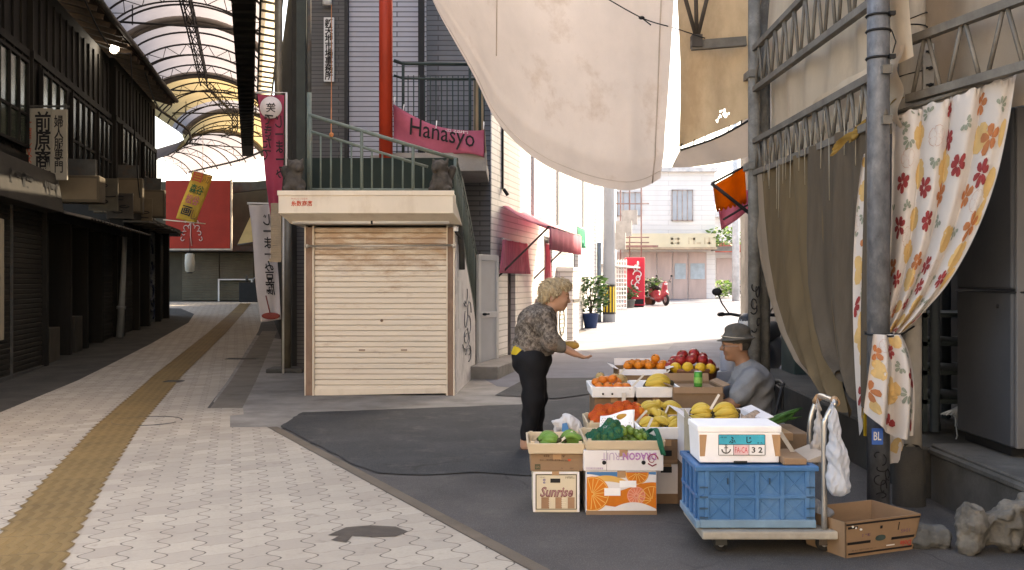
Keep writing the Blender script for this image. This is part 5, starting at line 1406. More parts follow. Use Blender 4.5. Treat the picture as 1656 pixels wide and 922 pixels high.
sp_ = mb.build('shaft', M('rough_post', (.2, .195, .18), .75, .35, 8, .3, 40, stain=(.09, .075, .06), samt=.7, sscale=5), o)
strokes(squiggle((fp.x - .05, 9.735, .9), (1, 0, 0), (0, 0, 1), .1, .5, 6, 31), .006, ink, sp_)
tr_m = M('truss_grey', (.165, .15, .128), .7, .3, 5, .15, 50, stain=(.075, .06, .045), samt=.6, sscale=4)
def truss(name, label, a0, a1, b0, b1, n, seed=0):
    """a0-a1 top chord, b0-b1 bottom chord"""
    o = empty(name, b0, label, 'truss', 'lattice trusses of the stall wall')
    a0, a1, b0, b1 = map(Vector, (a0, a1, b0, b1))
    mb = MB(); mb.bar(a0, a1, .055, .05); mb.build('chord', tr_m, o); mb = MB(); mb.bar(b0, b1, .055, .05); mb.build('chord', tr_m, o)
    mb = MB()
    for i in range(n):
        p = a0.lerp(a1, (i + .5) / n) - Vector((0, 0, .028)); q0 = b0.lerp(b1, (i + .12) / n) + Vector((0, 0, .028)); q1 = b0.lerp(b1, (i + .88) / n) + Vector((0, 0, .028))
        mb.tube([q0, p - (a1 - a0).normalized() * .02], .013, 6); mb.tube([p + (a1 - a0).normalized() * .02, q1], .013, 6)
    mb.build('web', tr_m, o)
    return o
def WP(d, z, dx=.0): return Vector((xw(d) + dx, d, z))
d0, d1 = 9.75, 4.2
truss('truss', 'upper lattice truss spanning between the grey posts', WP(d0, 3.68), WP(5.9, 3.60), WP(d0, 3.28), WP(5.9, 3.12), 11)
truss('truss', 'lower lattice truss above the brown tarpaulin sheets', WP(d0, 2.77), WP(5.9, 2.66), WP(d0, 2.46), WP(5.9, 2.36), 13)
t3a, t3b = Vector((2.48, 6.22, 2.9)), Vector((2.88, 4.6, 2.9))
truss('truss', 'short lattice truss above the floral curtain rail', t3a, t3b, t3a - Vector((0, 0, .36)), t3b - Vector((0, 0, .36)), 5)
# bracket arm
ao = empty('bracket_arm', P(1205, 72, 9.8), 'steel bracket arm with three struts high on the rough post', 'bracket')
mb = MB(); e = P(1118, 74, 9.8); mb.bar(e, P(1206, 67, 9.8), .07, .09); mb.build('arm', tr_m, ao)
mb = MB()
for (px, py) in ((1092, -60), (1124, -60), (1160, -70)): mb.tube([P(1127, 64, 9.8), P(px, py, 9.8 - .2)], .02, 8)
mb.box(e.x + .0, e.x + .1, 9.74, 9.86, e.z - .02, e.z + .1); mb.build('strut', M('strut_dark', (.08, .068, .058), .7, .3), ao)

# tarpaulins
def tarp_mat(name, col, stain, tr=.35, samt=.6, sscale=1.0, stretch=(1, 1, 1), thr=.5, var=.1):
    m, n, l, bs = nodes_of(name)
    v = coords(n, l, 'Object', stretch); f = noise(n, l, v, 1.5, 5)
    c = ramp(n, l, f, [(.3, tuple(q * (1 - var) for q in col)), (.7, tuple(min(1, q * (1 + var)) for q in col))])
    f2 = noise(n, l, v, sscale, 10, .72); c = mix(n, l, ramp(n, l, f2, [(thr, 0.0), (thr + .16, samt)]), c, stain)
    w1 = noise(n, l, coords(n, l, 'Object', (1, 1, 1)), 260, 2); c = mix(n, l, ramp(n, l, w1, [(.4, 0.0), (.7, .2)]), c, tuple(q * .7 for q in col))
    l.new(c, bs.inputs['Base Color']); bs.inputs['Roughness'].default_value = .85; bs.inputs['Specular IOR Level'].default_value = .15
    wr = noise(n, l, v, 5, 4); bump(n, l, bs, wr, .25, .02)
    t = n.new('ShaderNodeBsdfTranslucent'); mx = n.new('ShaderNodeMixShader'); mx.inputs[0].default_value = tr
    l.new(c, t.inputs[0]); l.new(bs.outputs[0], mx.inputs[1]); l.new(t.outputs[0], mx.inputs[2]); l.new(mx.outputs[0], n['Material Output'].inputs[0])
    return m
cream_tarp = tarp_mat('cream_tarpaulin', (.76, .66, .585), (.5, .35, .24), .45, .6, 1.7, (1, 1, .75), .53)
beige_tarp = tarp_mat('beige_tarpaulin', (.78, .64, .48), (.52, .40, .28), .4, .55, .9, (1, 1, .35), .5)
tan_tarp = tarp_mat('tan_tarpaulin', (.62, .47, .30), (.36, .25, .14), .35, .6, 1.0, (1, 1, .5), .5)
brown_tarp = tarp_mat('brown_tarpaulin', (.18, .128, .07), (.098, .07, .04), .15, .7, 1.2, (1.5, 1.5, .25), .48, .2)
lip = [(660, -75, 12.2), (690, -20, 11.9), (712, 25, 11.7), (735, 66, 11.5), (768, 125, 11.3), (800, 190, 11.1), (840, 236, 10.9), (880, 266, 10.75), (920, 285, 10.6), (960, 299, 10.5), (1005, 307, 10.4), (1040, 303, 10.3), (1069, 288, 10.2)]
lipw = [P(*q) for q in lip]
def pl(pts, u):
    t = u * (len(pts) - 1); i = min(int(t), len(pts) - 2); f = t - i
    p0, p1, p2, p3 = pts[max(i-1, 0)], pts[i], pts[i+1], pts[min(i+2, len(pts)-1)]
    return 0.5 * ((2 * p1) + (p2 - p0) * f + (2 * p0 - 5 * p1 + 4 * p2 - p3) * f * f + (3 * p1 - p0 - 3 * p2 + p3) * f ** 3)
topw = [Vector((-1.35 + 2.9 * i / 6, 9.6 - .1 * i, 5.15 + .1 * math.sin(i))) for i in range(7)]
def big(u, v):
    a, b = pl(lipw, u), pl(topw, u)
    q = a.lerp(b, v)
    sag = math.sin(math.pi * min(1, v)) 
    q.y += .5 * sag * (a.y - b.y) * .4 - .28 * sag
    q.y += -.06 * math.exp(-((v - .09 - .05 * (1 - u)) / .035) ** 2) + .035 * math.sin(u * 17 + v * 3) * (.25 + .4 * v)
    q.y += .03 * math.sin(u * 7 - v * 9) + .05 * math.exp(-((u - .86) / .03) ** 2)
    if v < .02: q.y += .02
    return q
BT = empty('tarpaulin', pl(topw, .5), 'large sagging cream tarpaulin slung across the street above the woman', 'tarpaulin')
mb = MB(); mb.grid(big, 90, 60); mb.build('sheet', cream_tarp, BT, fixn=False)
mb = MB()
def ribbon(uvs, w_=.012, off=.006):
    pts = [big(*q) for q in uvs]; mb.tube([p + Vector((0, -off, 0)) for p in pts], w_, 5)
ribbon([(.42 + .0 * i, .3 + .7 * i / 30) for i in range(31)], .007)
ribbon([(.955 - .02 * i / 30, .0 + i / 30) for i in range(31)], .007); ribbon([(i / 60, .03) for i in range(61)], .004, .003)
mb.build('seam', M('seam_brown', (.55, .45, .37), .85, .2), BT)
mb = MB()
q = [P(975, -6, 9.3), P(1040, 30, 9.45), P(1092, 46, 9.6), P(1140, 62, 9.75)]
mb.tube([pl(q, i / 20) for i in range(21)], .006, 5); k = pl(q, .32); mb.ball(k, .022, 8, sc=(1.4, .8, .8)); mb.tube([k, k + Vector((.09, 0, -.07))], .006, 4); mb.build('rope', black, label='thin knotted rope stretched before the cream tarpaulin to the bracket arm', cat='rope')
# overhead roof sheet continuing towards the viewer
def roofs(u, v): 
    a = pl(topw, u); return Vector((a.x + .3 * v, a.y - 3.4 * v, a.z + .25 * math.sin(v * 3.1) + .05))
# second hanging sheet
def sec(u, v):
    b = P(1098, 238, 10.1).lerp(P(1214, 190, 10.0), u); t = P(1092, -90, 9.9).lerp(P(1240, -90, 9.8), u)
    m_ = P(1106, 150, 10.1).lerp(P(1220, 90, 9.95), u)
    q = (b * (1 - v) ** 2 + m_ * 2 * v * (1 - v) + t * v * v); q.y += .04 * math.sin(u * 11 + v * 2) + .02 * math.sin(v * 9 + u * 5); return q
o = empty('tarpaulin', P(1150, 0, 10), 'tan stained tarpaulin sheet hanging behind the bracket arm', 'tarpaulin')
mb = MB(); mb.grid(sec, 60, 70)
rr = random.Random(5); holes = [(rr.gauss(.58, .05), rr.gauss(.11, .02), rr.uniform(.008, .022)) for _ in range(16)]
keep = []
for i, f in enumerate(mb.f):
    u = sum(mb.uv[k][0] for k in f) / 4; v = sum(mb.uv[k][1] for k in f) / 4
    if not any((u - a) ** 2 + ((v - b) * 2) ** 2 < r * r for a, b, r in holes): keep.append(i)
mb.f = [mb.f[i] for i in keep]; mb.m = [mb.m[i] for i in keep]; mb.sm = [mb.sm[i] for i in keep]
mb.build('sheet', tan_tarp, o, fixn=False)
def flap(u, v):
    t = P(1100, 243, 10.1).lerp(P(1216, 192, 10.0), u); t.z -= .035 * math.sin(u * 3.14); b = P(1086, 271, 10.0).lerp(P(1216, 252, 9.9), u); b.z -= .05 * math.sin(u * 3.14) * .6
    q = b.lerp(t, v); q.y += .03 * math.sin(u * 9 + v * 3); return q
o = empty('tarpaulin', P(1150, 272, 10), 'small beige tarpaulin flap laced below the tan sheet', 'tarpaulin')
mb = MB(); mb.grid(flap, 30, 10); mb.build('sheet', tarp_mat('flap_beige', (.6, .48, .38), (.4, .3, .22), .4), o, fixn=False)
mb = MB(); mb.tube([flap(i / 20, 1) for i in range(21)], .012, 5)
for i in range(7): a = flap(i / 6, 1); mb.tube([a, a + Vector((.02, 0, .07))], .006, 4)
mb.build('lacing', black, o)
# wall sheets behind the trusses
def wallsheet(label, da, db, z0, z1, m, dx, seed, fold=.03, f2=6):
    def f(u, v):
        d = da + (db - da) * u; q = WP(d, z0 + (z1 - z0) * v, dx)
        q.x += fold * math.sin(u * f2 * 6.28 + seed) * (.4 + .6 * (1 - v)) + .02 * math.sin(v * 12 + u * 9); q.z += .03 * math.sin(u * 11 + seed) * (1 - v); return q
    o = empty('tarpaulin', WP((da + db) / 2, z0, dx), label, 'tarpaulin')
    mb = MB(); mb.grid(f, 50, 24); mb.build('sheet', m, o, fixn=False)
wallsheet('wide beige tarpaulin wall sheet behind the upper lattice truss', 9.75, 5.9, 2.75, 5.3, beige_tarp, .12, 1)
wallsheet('lower beige tarpaulin strip behind the lower lattice truss', 9.7, 5.95, 2.3, 2.82, beige_tarp, .09, 3)
def ws3(u, v):
    a = Vector((2.62, 6.35, 0)).lerp(Vector((3.15, 4.2, 0)), u); return Vector((a.x + .03 * math.sin(u * 20), a.y, 2.38 + 2.9 * v))
o = empty('tarpaulin', (2.9, 5.3, 2.38), 'brownish beige tarpaulin behind the short truss over the floral curtain', 'tarpaulin')
mb = MB(); mb.grid(ws3, 40, 20); mb.build('sheet', tarp_mat('drab_tarpaulin', (.38, .31, .24), (.26, .2, .145), .25, .5, 1.0, (1, 1, .4)), o, fixn=False)
mb = MB()
rr = random.Random(8)
for i in range(26):
    d = 9.2 - 3.1 * i / 26 + rr.uniform(-.05, .05); p = WP(d, 2.38 + rr.uniform(-.02, .3), -.03); mb.tube([p, p + Vector((rr.uniform(-.01, .01), 0, -rr.uniform(.1, .45)))], .004, 3)
mb.build('frayed_thread', M('thread', (.42, .36, .27), .9, .1), o, kind='stuff')
# brown curtains
def brown(label, leftpts, d_r, nfold, seed, dx, m=None, hem=None):
    """leftpts: (z, d) down the free edge"""
    zs = [q[0] for q in leftpts]; ds = [q[1] for q in leftpts]
    def f(u, v):
        t = v * (len(zs) - 1); i = min(int(t), len(zs) - 2); w_ = t - i
        z = zs[i] + (zs[i+1] - zs[i]) * w_; dl = ds[i] + (ds[i+1] - ds[i]) * w_
        dr = d_r[0] + (d_r[1] - d_r[0]) * v
        d = dl + (dr - dl) * u
        zz = z + (.0 if v < .99 else .02 * math.sin(u * 30)) - (.18 * math.sin(u * math.pi * .5) * v * v)
        q = WP(d, zz, dx); q.x += .05 * math.sin(u * nfold * 6.28 + seed + v) * (.35 + .65 * v) + .02 * math.sin(u * 31 + v * 2); return q
    o = empty('brown_curtain', f(.5, 0), label, 'curtain')
    mb = MB(); mb.grid(f, 60, 40, mfn=(lambda u, v: 1 if u < hem else 0) if hem else None); mb.build('cloth', [m or brown_tarp, MATS_PALE], o, fixn=False)
    return o
MATS_PALE = tarp_mat('pale_brown_tarpaulin', (.36, .28, .2), (.23, .175, .125), .25, .5, 1.0, (1, 1, .3))
def dz(px, py, dx=0):
    """point on the wall plane seen at a pixel -> (z, d)"""
    r = (px - 828) / F; d = (2.235 - .04 * 6.1 + dx) / (r - .04); return (EYE + (HZ - py) * d / F, d)
brown('brown tarpaulin curtain with pale edge sweeping beside the seated man', [dz(*q) for q in ((1216, 290), (1219, 350), (1226, 420), (1238, 480), (1256, 530), (1282, 575), (1318, 606))], (7.5, 6.6), 3.5, 0, .0, hem=.22)
brown('darker brown tarpaulin curtain overlapping next to the floral strip', [dz(*q) for q in ((1306, 245), (1306, 330), (1307, 400), (1312, 460), (1324, 520), (1342, 570), (1366, 600))], (6.05, 6.05), 2.5, 2, -.02, tarp_mat('dark_brown_tarpaulin', (.125, .098, .07), (.07, .053, .038), .12, .7, 1.2, (1.5, 1.5, .25), .48, .2))

# ------------------------------------------------------------------ floral curtain
flor = [M('curtain_white', (.62, .565, .52), .85, .05, 3, .04, trans=.2), M('flower_red', (.29, .045, .045), .85, .15, 8, 0, trans=.15), M('flower_ochre', (.60, .40, .17), .85, .12, 8, 0, trans=.15),
        M('flower_rust', (.45, .17, .07), .85, .15, 8, 0, trans=.15), M('leaf_grey', (.26, .28, .22), .85, .15, 8, 0, trans=.15)]
def flowers(mb, S_, Wc, Hc, n, seed, off=.004):
    rr = random.Random(seed); placed = []
    tries = 0
    def put(u, v, pts, mi, o2):
        pp = []
        for (a, b) in pts:
            uu, vv = u + a / Wc, v + b / Hc
            if not (.01 < uu < .99 and .01 < vv < .99): return
            pp.append(S_(uu, vv) + Vector((-.3, -.95, .05)) * (off + o2))
        c = S_(min(.99, max(.01, u + sum(a for a, b in pts) / len(pts) / Wc)), min(.99, max(.01, v + sum(b for a, b in pts) / len(pts) / Hc))) + Vector((-.3, -.95, .05)) * (off + o2)
        mb.add([c] + pp, [(0, i + 1, (i + 1) % len(pp) + 1) for i in range(len(pp))], mi)
    def petal(ang, r0, r1, w_, k=9):
        out = []
        for i in range(k):
            t = i / (k - 1); r = r0 + (r1 - r0) * math.sin(t * math.pi / 2 * 1) if t < .5 else 0
        P_ = []
        for i in range(k):
            t = i / (k - 1) * 2 * math.pi
            r = (r0 + r1) / 2 + (r1 - r0) / 2 * math.cos(t); s_ = w_ * math.sin(t) * (.6 + .4 * math.cos(t) + .35)
            P_.append((r * math.cos(ang) - s_ * math.sin(ang), r * math.sin(ang) + s_ * math.cos(ang)))
        return P_[:-1]
    order = 'o' * int(n * .3) + 't' * int(n * .17) + 'r' * int(n * .28) + 'l' * int(n * .3) + 's' * int(n * .12)
    lst = []
    while len(lst) < len(order) and tries < 9000:
        tries += 1
        u, v = rr.uniform(.03, .97), rr.uniform(.02, .98)
        kind = order[len(lst)]
        rad = {'r': .066, 'o': .088, 't': .072, 'l': .054, 's': .06}[kind] * rr.uniform(.88, 1.12)
        if any(math.hypot((u - a) * Wc, (v - b) * Hc) < (rad + c) * (.5 if kind != q_ and 'l' != kind and q_ == 'o' and kind == 't' else .84) for a, b, c, q_ in lst): continue
        lst.append((u, v, rad, kind)); placed.append((u, v, rad)); a0 = rr.uniform(0, 6.28); z = len(placed) * .00004
        if kind == 'r':
            for k in range(6): put(u, v, petal(a0 + k * 1.047 + rr.uniform(-.1, .1), .006, rad * rr.uniform(.85, 1.12), .0185), 1, z + .001)
        elif kind == 'o':
            for k in range(5): put(u, v, petal(a0 + k * 1.257, -.005, rad * rr.uniform(.8, 1.1), .042), 2, z + k * 1e-5)
        elif kind == 't':
            for k in range(5): put(u, v, petal(a0 + k * 1.257, .006, rad * rr.uniform(.8, 1.15), .024), 3, z + .0005)
        elif kind == 's':
            for k in range(5):
                pt = petal(a0 + k * 1.257, .008, rad, .03)
                for q0_, q1_ in zip(pt, pt[1:] + pt[:1]): put(u, v, [q0_, q1_, (q1_[0] * .97 + .0006, q1_[1] * .97), (q0_[0] * .97 + .0006, q0_[1] * .97)], 3, z + .0002)
        else:
            for k in range(5): put(u, v, petal(a0 + (k - 2) * .75, .01, rad * (1.1 if k == 2 else .9), .011), 4, z + .0003)
top_l, top_r = P(1436, 192, 6.16), P(1638, 122, 5.5)
redge = [(1638, 122, 5.5), (1628, 190, 5.52), (1606, 290, 5.58), (1572, 380, 5.68), (1530, 455, 5.8), (1490, 503, 5.93), (1455, 538, 6.02)]
ledge = [(1436, 192, 6.16), (1436, 260, 6.16), (1436, 330, 6.16), (1434, 400, 6.16), (1430, 460, 6.15), (1424, 505, 6.12), (1416, 540, 6.08)]
rw, lw = [P(*q) for q in redge], [P(*q) for q in ledge]
def curt(u, v):
    a, b = pl(lw, v), pl(rw, v); q = a.lerp(b, u)
    am = .046 * (1 - .4 * v) * (.5 + .5 * math.sin(math.pi * min(1, u * 1.05)))
    w_ = math.sin(u * 2 * math.pi * 4.2 + 1.2 * math.sin(v * 2)) ; w_ = w_ * (.75 + .25 * w_ * w_)
    q.y += am * w_ - .05; q.x += am * .35 * math.cos(u * 2 * math.pi * 4.2)
    if v < .03: q.y += .01 * math.sin(u * 150); q.z += .006 * math.sin(u * 90)
    q.z -= .012 * math.sin(u * math.pi * 6) ** 2 * (v < .05)
    return q
CU = empty('floral_curtain', P(1540, 150, 5.8), 'white curtain with red and ochre flowers tied to the steel post', 'curtain')
mb = MB(); mb.grid(curt, 110, 70); flowers(mb, curt, 1.3, 1.6, 66, 4); mb.build('cloth', flor, CU, fixn=False)
def tail(u, v):
    a = P(1412, 541, 5.88).lerp(P(1458, 541, 5.9), u); m_ = P(1402, 600, 5.84).lerp(P(1486, 590, 5.86), u); b = P(1402, 668, 5.82).lerp(P(1482, 706, 5.84), u)
    b.z -= .06 * math.sin(u * 3.1) * 1.0
    q = a * (1 - v) ** 2 + m_ * 2 * v * (1 - v) + b * v * v; am = .025 + .03 * v
    q.y += am * math.sin(u * 6.28 * 2.1 + v * 1.5) + .03 * math.sin(v * 3.14) * -1; return q
mb = MB(); mb.grid(tail, 50, 30)
flowers(mb, lambda u, v: tail(u, v), .5, .62, 16, 12); mb.build('cloth', flor, CU, fixn=False)
mb = MB(); mb.tube([P(1398, 537, 6.1), P(1415, 542, 5.93), P(1440, 544, 5.88), P(1458, 541, 5.93), P(1478, 528, 6.2)], .006, 5); mb.build('tie_cord', black, CU)
mb = MB(); mb.tube([P(1440, 186, 6.2), P(1640, 118, 5.53)], .014, 8); mb.build('rod', tr_m, CU)
def strip(u, v):
    a = P(1396, 250, 6.22).lerp(P(1418, 240, 6.2), u); m_ = P(1369, 420, 6.2).lerp(P(1412, 420, 6.18), u); b = P(1390, 705, 6.2).lerp(P(1406, 640, 6.18), u)
    q = a * (1 - v) ** 2 + m_ * 2 * v * (1 - v) + b * v * v; q.y += .02 * math.sin(u * 9 + v * 3); return q
o = empty('floral_curtain', P(1390, 250, 6.2), 'narrow floral curtain strip hanging between the steel post and brown curtain', 'curtain')
mb = MB(); mb.grid(strip, 16, 60); flowers(mb, strip, .3, 1.7, 26, 21); mb.build('cloth', flor, o, fixn=False)
def scrap(u, v):
    a = P(1436, 640, 6.22).lerp(P(1460, 640, 6.22), u); b = P(1438, 752, 6.22).lerp(P(1464, 745, 6.22), u); q = a.lerp(b, v); q.y += .02 * math.sin(u * 7); return q
mb = MB(); mb.grid(scrap, 10, 16); flowers(mb, scrap, .12, .4, 4, 33); mb.build('cloth_scrap', flor, fixn=False, label='floral cloth scrap hanging low behind the steel post', cat='cloth')
mb = MB(); mb.bar(P(1401, 705, 6.28), P(1401, 560, 6.28), .03, .02); mb.build('yellow_bar', M('safety_yellow', (.6, .36, .02), .6, .15), label='yellow bar standing beside the steel post', cat='bar')
mb = MB()
rr = random.Random(2)
def rag(u, v):
    a = P(1350, 235, 6.6).lerp(P(1452, 158, 6.2), u); q = a + Vector((-.02, -.05 + .04 * math.sin(u * 17), -.075 * v * (.6 + .4 * math.sin(u * 23 + 1)) - .01)); q.x += .03 * math.sin(v * 5 + u * 20); return q
mb.grid(rag, 30, 6); mb.build('rag', tarp_mat('ochre_rag', (.42, .27, .08), (.25, .15, .05), .3), fixn=False, label='ochre rag bunched along the truss above the brown curtain', cat='rag')

# ------------------------------------------------------------------ raised kerb, cabinet, dim clutter behind
mb = MB(); mb.hexa([(2.62, 6.42, -.05), (3.8, 6.42, -.05), (3.8, 11.2, -.05), (2.66, 11.2, -.05)], [(2.62, 6.42, .33), (3.8, 6.42, .33), (3.8, 11.2, .42), (2.66, 11.2, .42)])
mb.build('kerb_wall', concrete_dark, kind='structure', bev=.015)
mb = MB(); mb.hexa([(2.69, 1.0, -.05), (3.8, 1.0, -.05), (3.8, 6.4, -.05), (2.69, 6.4, -.05)], [(2.69, 1.0, .345), (3.8, 1.0, .345), (3.8, 6.4, .36), (2.69, 6.4, .36)]); mb.box(2.67, 2.70, 1.0, 6.4, .29, .335)
mb.build('plinth', M('plinth_concrete', (.125, .12, .11), .9, .3, 2, .35, 70, stain=(.04, .038, .033), samt=.8), kind='structure', bev=.012)
cb = empty('metal_cabinet', (3.35, 6.2, .37), 'tall dark grey metal cabinet standing on the concrete plinth', 'cabinet')
cm = M('cabinet_grey', (.06, .064, .072), .55, .12, 2, .06, 60, stain=(.04, .04, .045), samt=.4); cl2 = M('cabinet_light', (.14, .138, .14), .6, .1, 2, .05)
mb = MB(); mb.box(2.93, 3.7, 5.84, 6.56, .42, 1.34); mb.build('case', cm, cb, bev=.012)
mb = MB(); mb.box(2.93, 3.7, 5.84, 6.56, 1.352, 2.42); mb.build('case', cm, cb, bev=.012)
mb = MB(); mb.box(2.95, 3.7, 5.815, 5.84, .42, 2.42); mb.build('front', cl2, cb, bev=.004)
mb = MB(); mb.box(2.96, 3.68, 5.9, 6.5, .365, .42); mb.build('foot', black, cb)
mb = MB(); mb.lathe([(0, -.012), (.012, -.01), (.012, 0)], (2.93, 6.0, .0), 8, axis='X'); mb.v = [p + Vector((-.0, 0, 1.25)) for p in mb.v]; mb.build('bolt', black, cb)
mb = MB(); mb.tube([(2.925, 6.56, 1.34), (2.925, 5.83, 1.335), (3.0, 5.81, 1.335)], .006, 5); mb.build('wire', black, cb)
mb = MB(); mb.tube([P(1560, 215, 6.8), P(1600, 195, 6.6), P(1656, 160, 6.3)], .06, 10); mb.tube([P(1560, 215, 6.8), P(1558, 300, 6.8)], .02, 6); mb.build('vent_duct', M('duct_blue', (.2, .26, .33), .5, .15), label='pale blue duct above the dark metal cabinet', cat='duct')
for k, (px, d) in enumerate(((1512, 6.9), (1530, 7.6))):
    q = P(px, 0, d); mb = MB(); mb.tube([(q.x, d, .36), (q.x, d, 3)], .035, 10); mb.build('steel_tube', M('blue_grey_tube', (.07, .085, .1), .6, .2), label=('dark blue grey tube nearest the metal cabinet', 'thin dark tube further behind the white weathered pole')[k], cat='tube')
mb = MB()
for z in (.55, .75, .95, 1.15): mb.box(2.85, 3.6, 6.9, 7.6, z, z + .03)
for x in (2.85, 3.58): mb.box(x, x + .03, 6.9, 6.93, .36, 1.2); mb.box(x, x + .03, 7.57, 7.6, .36, 1.2)
mb.build('storage_shelf', M('shelf_teal', (.03, .04, .04), .6, .2), label='low dark shelf rack behind the metal cabinet', cat='shelf')
mb = MB(); c0 = P(1533, 675, 6.75)
for i in range(9): mb.tube([c0 + Vector((-.05 + .01 * i, -.02 * (i % 3), .02)), c0 + Vector((.0 + .008 * i, -.03, .05 + .004 * i)), c0 + Vector((.045 + .006 * i, -.02, .0 + .004 * i)), c0 + Vector((.05 + .006 * i, 0, -.06))], .006, 5)
mb.tube([c0 + Vector((.04, -.02, 0)), c0 + Vector((.05, -.03, -.12)), c0 + Vector((.01, -.05, -.2)), c0 + Vector((-.05, -.05, -.24))], .005, 5); mb.build('rope_coil', M('rope_white', (.4, .42, .44), .8, .1), label='bundle of white cord hanging by the dark tubes', cat='rope')
for k, (px, py, d, sx, hgt) in enumerate(((1262, 600, 10.6, .3, .5), (1300, 600, 9.3, .35, .45), (1345, 620, 8.3, .3, .4))):
    q = P(px, py, d); mb = MB(); zt_ = .42; mb.box(3.0, 3.0 + sx, d, d + .5, .40, .4 + hgt); mb.box(2.98, 3.02 + sx, d - .02, d + .52, .4 + hgt, .43 + hgt); mb.build('storage_bin', M('bin_%d' % k, ((.04, .06, .055), (.05, .05, .05), (.03, .03, .035))[k], .6, .3), bev=.01, label=('dark teal bin on the kerb far behind the brown curtain', 'dark grey bin on the kerb behind the brown curtain middle', 'black bin on the kerb behind the floral strip')[k], cat='bin')
# broken statue pieces and stones at the plinth
stone = M('pale_broken_stone', (.15, .138, .118), .9, .4, 9, .7, 40, stain=(.035, .032, .028), samt=.9, sscale=6)
def lump(v): 
    a = np.sin(v * 37.0 + 1.3); b = np.sin(v[:, [1, 2, 0]] * 53.0); c = np.sin(v * 131.0) * np.sin(v[:, [2, 0, 1]] * 117.0); return (a * b) * .009 + c * .004
bs_ = G(1602, 893)
sdf_obj('broken_statue', [('e', (-.1, 0, .14), (.075, .1, .12)), ('e', (-.12, -.02, .06), (.06, .08, .07)), ('c', (-.05, .02, .12), (.06, .02, .11), .08, .09), ('e', (.1, .02, .13), (.08, .1, .13)), ('e', (.2, .04, .14), (.035, .11, .16)), ('e', (.14, 0, .24), (.06, .06, .03), roty(20)),
        ('e', (.05, -.07, .2), (.05, .03, .025), roty(25)), ('e', (-.13, -.07, .17), (.03, .03, .03)), ('e', (.19, -.05, .05), (.03, .05, .05)), ('-e', (.01, -.09, .12), (.045, .07, .055)), ('-e', (.09, -.1, .1), (.03, .05, .045)), ('-e', (-.05, -.1, .03), (.03, .05, .03)), ('-e', (-.09, -.04, .26), (.03, .04, .025))], stone, res=.0075, k=.022, T=Matrix.Translation(bs_), jitter=lump, label='broken pale stone lion statue lying against the concrete plinth', cat='statue', origin=bs_)
bs_ = G(1500, 886)
sdf_obj('stone', [('c', (-.07, 0, .04), (.07, .02, .05), .05, .06), ('e', (.0, .03, .08), (.08, .06, .04))], M('dark_stone', (.1, .1, .095), .9, .3, 8, .5, 40, stain=(.2, .2, .19), samt=.6, sscale=9), res=.009, k=.03, T=Matrix.Translation(bs_), jitter=lump, label='low dark rubble stone beside the open brown carton', cat='stone', origin=bs_)

# ------------------------------------------------------------------ fruit stall
def bx(px, d): return (px - 828) * d / F
kraft = M('kraft_card', (.29, .185, .11), .85, .12, 3, .08, 50, stain=(.2, .125, .07), samt=.5)
kraft_d = M('kraft_dark', (.235, .15, .09), .85, .15, 3, .08, 50, stain=(.16, .1, .06), samt=.4)
card_w = M('white_card', (.74, .70, .69), .75, .06, 3, .04, 50, stain=(.46, .42, .38), samt=.35)
card_c = M('cream_card', (.64, .55, .40), .75, .06, 3, .04, 50, stain=(.5, .4, .28), samt=.35)
foam = M('foam_white', (.88, .86, .85), .65, .04, 4, .05, 160, stain=(.55, .5, .45), samt=.3)
tape = M('brown_tape', (.42, .25, .13), .4, .1, 4, .02)

def carton(name, label, x0, x1, y0, dep, z0, z1, m, cat='carton', group=None, taped=True):
    o = empty(name, ((x0 + x1) / 2, y0 + dep / 2, z0), label, cat, group)
    mb = MB(); mb.box(x0, x1, y0, y0 + dep, z0, z1); b = mb.build('body', m, o, bev=.006, seg=2)
    if taped:
        t = MB(); xm = (x0 + x1) / 2; t.box(xm - .025, xm + .025, y0 - .0015, y0 + dep, z1 + .0005, z1 + .002); t.box(xm - .025, xm + .025, y0 - .002, y0 - .0005, z1 - .04, z1 + .002); t.build('tape', tape, o)
    return o, b

def tray(name, label, x0, x1, y0, dep, z0, z1, m, cat='tray', t=.012, flare=.012, liner=None, slat=False, zb=None):
    o = empty(name, ((x0 + x1) / 2, y0 + dep / 2, z0), label, cat)
    y1 = y0 + dep
    mb = MB(); mb.box(x0 + t, x1 - t, y0 + t, y1 - t, z0, z0 + .008); mb.build('bottom', m, o)
    f = flare
    def wall(a, b, n):
        a, b, n = Vector(a), Vector(b), Vector(n)
        k = MB(); k.hexa([a, b, b + n * -t, a + n * -t], [a + Vector((0, 0, z1 - z0)) + n * f, b + Vector((0, 0, z1 - z0)) + n * f, b + Vector((0, 0, z1 - z0)) + n * (f - t), a + Vector((0, 0, z1 - z0)) + n * (f - t)])
        return k
    fr = wall((x0, y0, z0), (x1, y0, z0), (0, -1, 0)).build('front_panel', m, o, bev=.003)
    wall((x1, y1, z0), (x0, y1, z0), (0, 1, 0)).build('panel', m, o, bev=.003)
    wall((x0, y1 - t, z0), (x0, y0 + t, z0), (-1, 0, 0)).build('panel', m, o, bev=.003); wall((x1, y0 + t, z0), (x1, y1 - t, z0), (1, 0, 0)).build('panel', m, o, bev=.003)
    if slat:
        k = MB()
        for sx in (x0 + t, x1 - t - .02):
            for sy in (y0 + t, y1 - t - .02): k.box(sx, sx + .02, sy, sy + .02, z0 + .008, z1 + .008)
        k.build('corner_post', m, o)
    return o, fr

def decal(parent, name, m, x0, x1, z0, z1, y, th=.0012):
    k = MB(); k.box(x0, x1, y - th, y - .0002, z0, z1); return k.build(name, m, parent)
rX, uZ = (1, 0, 0), (0, 0, 1)
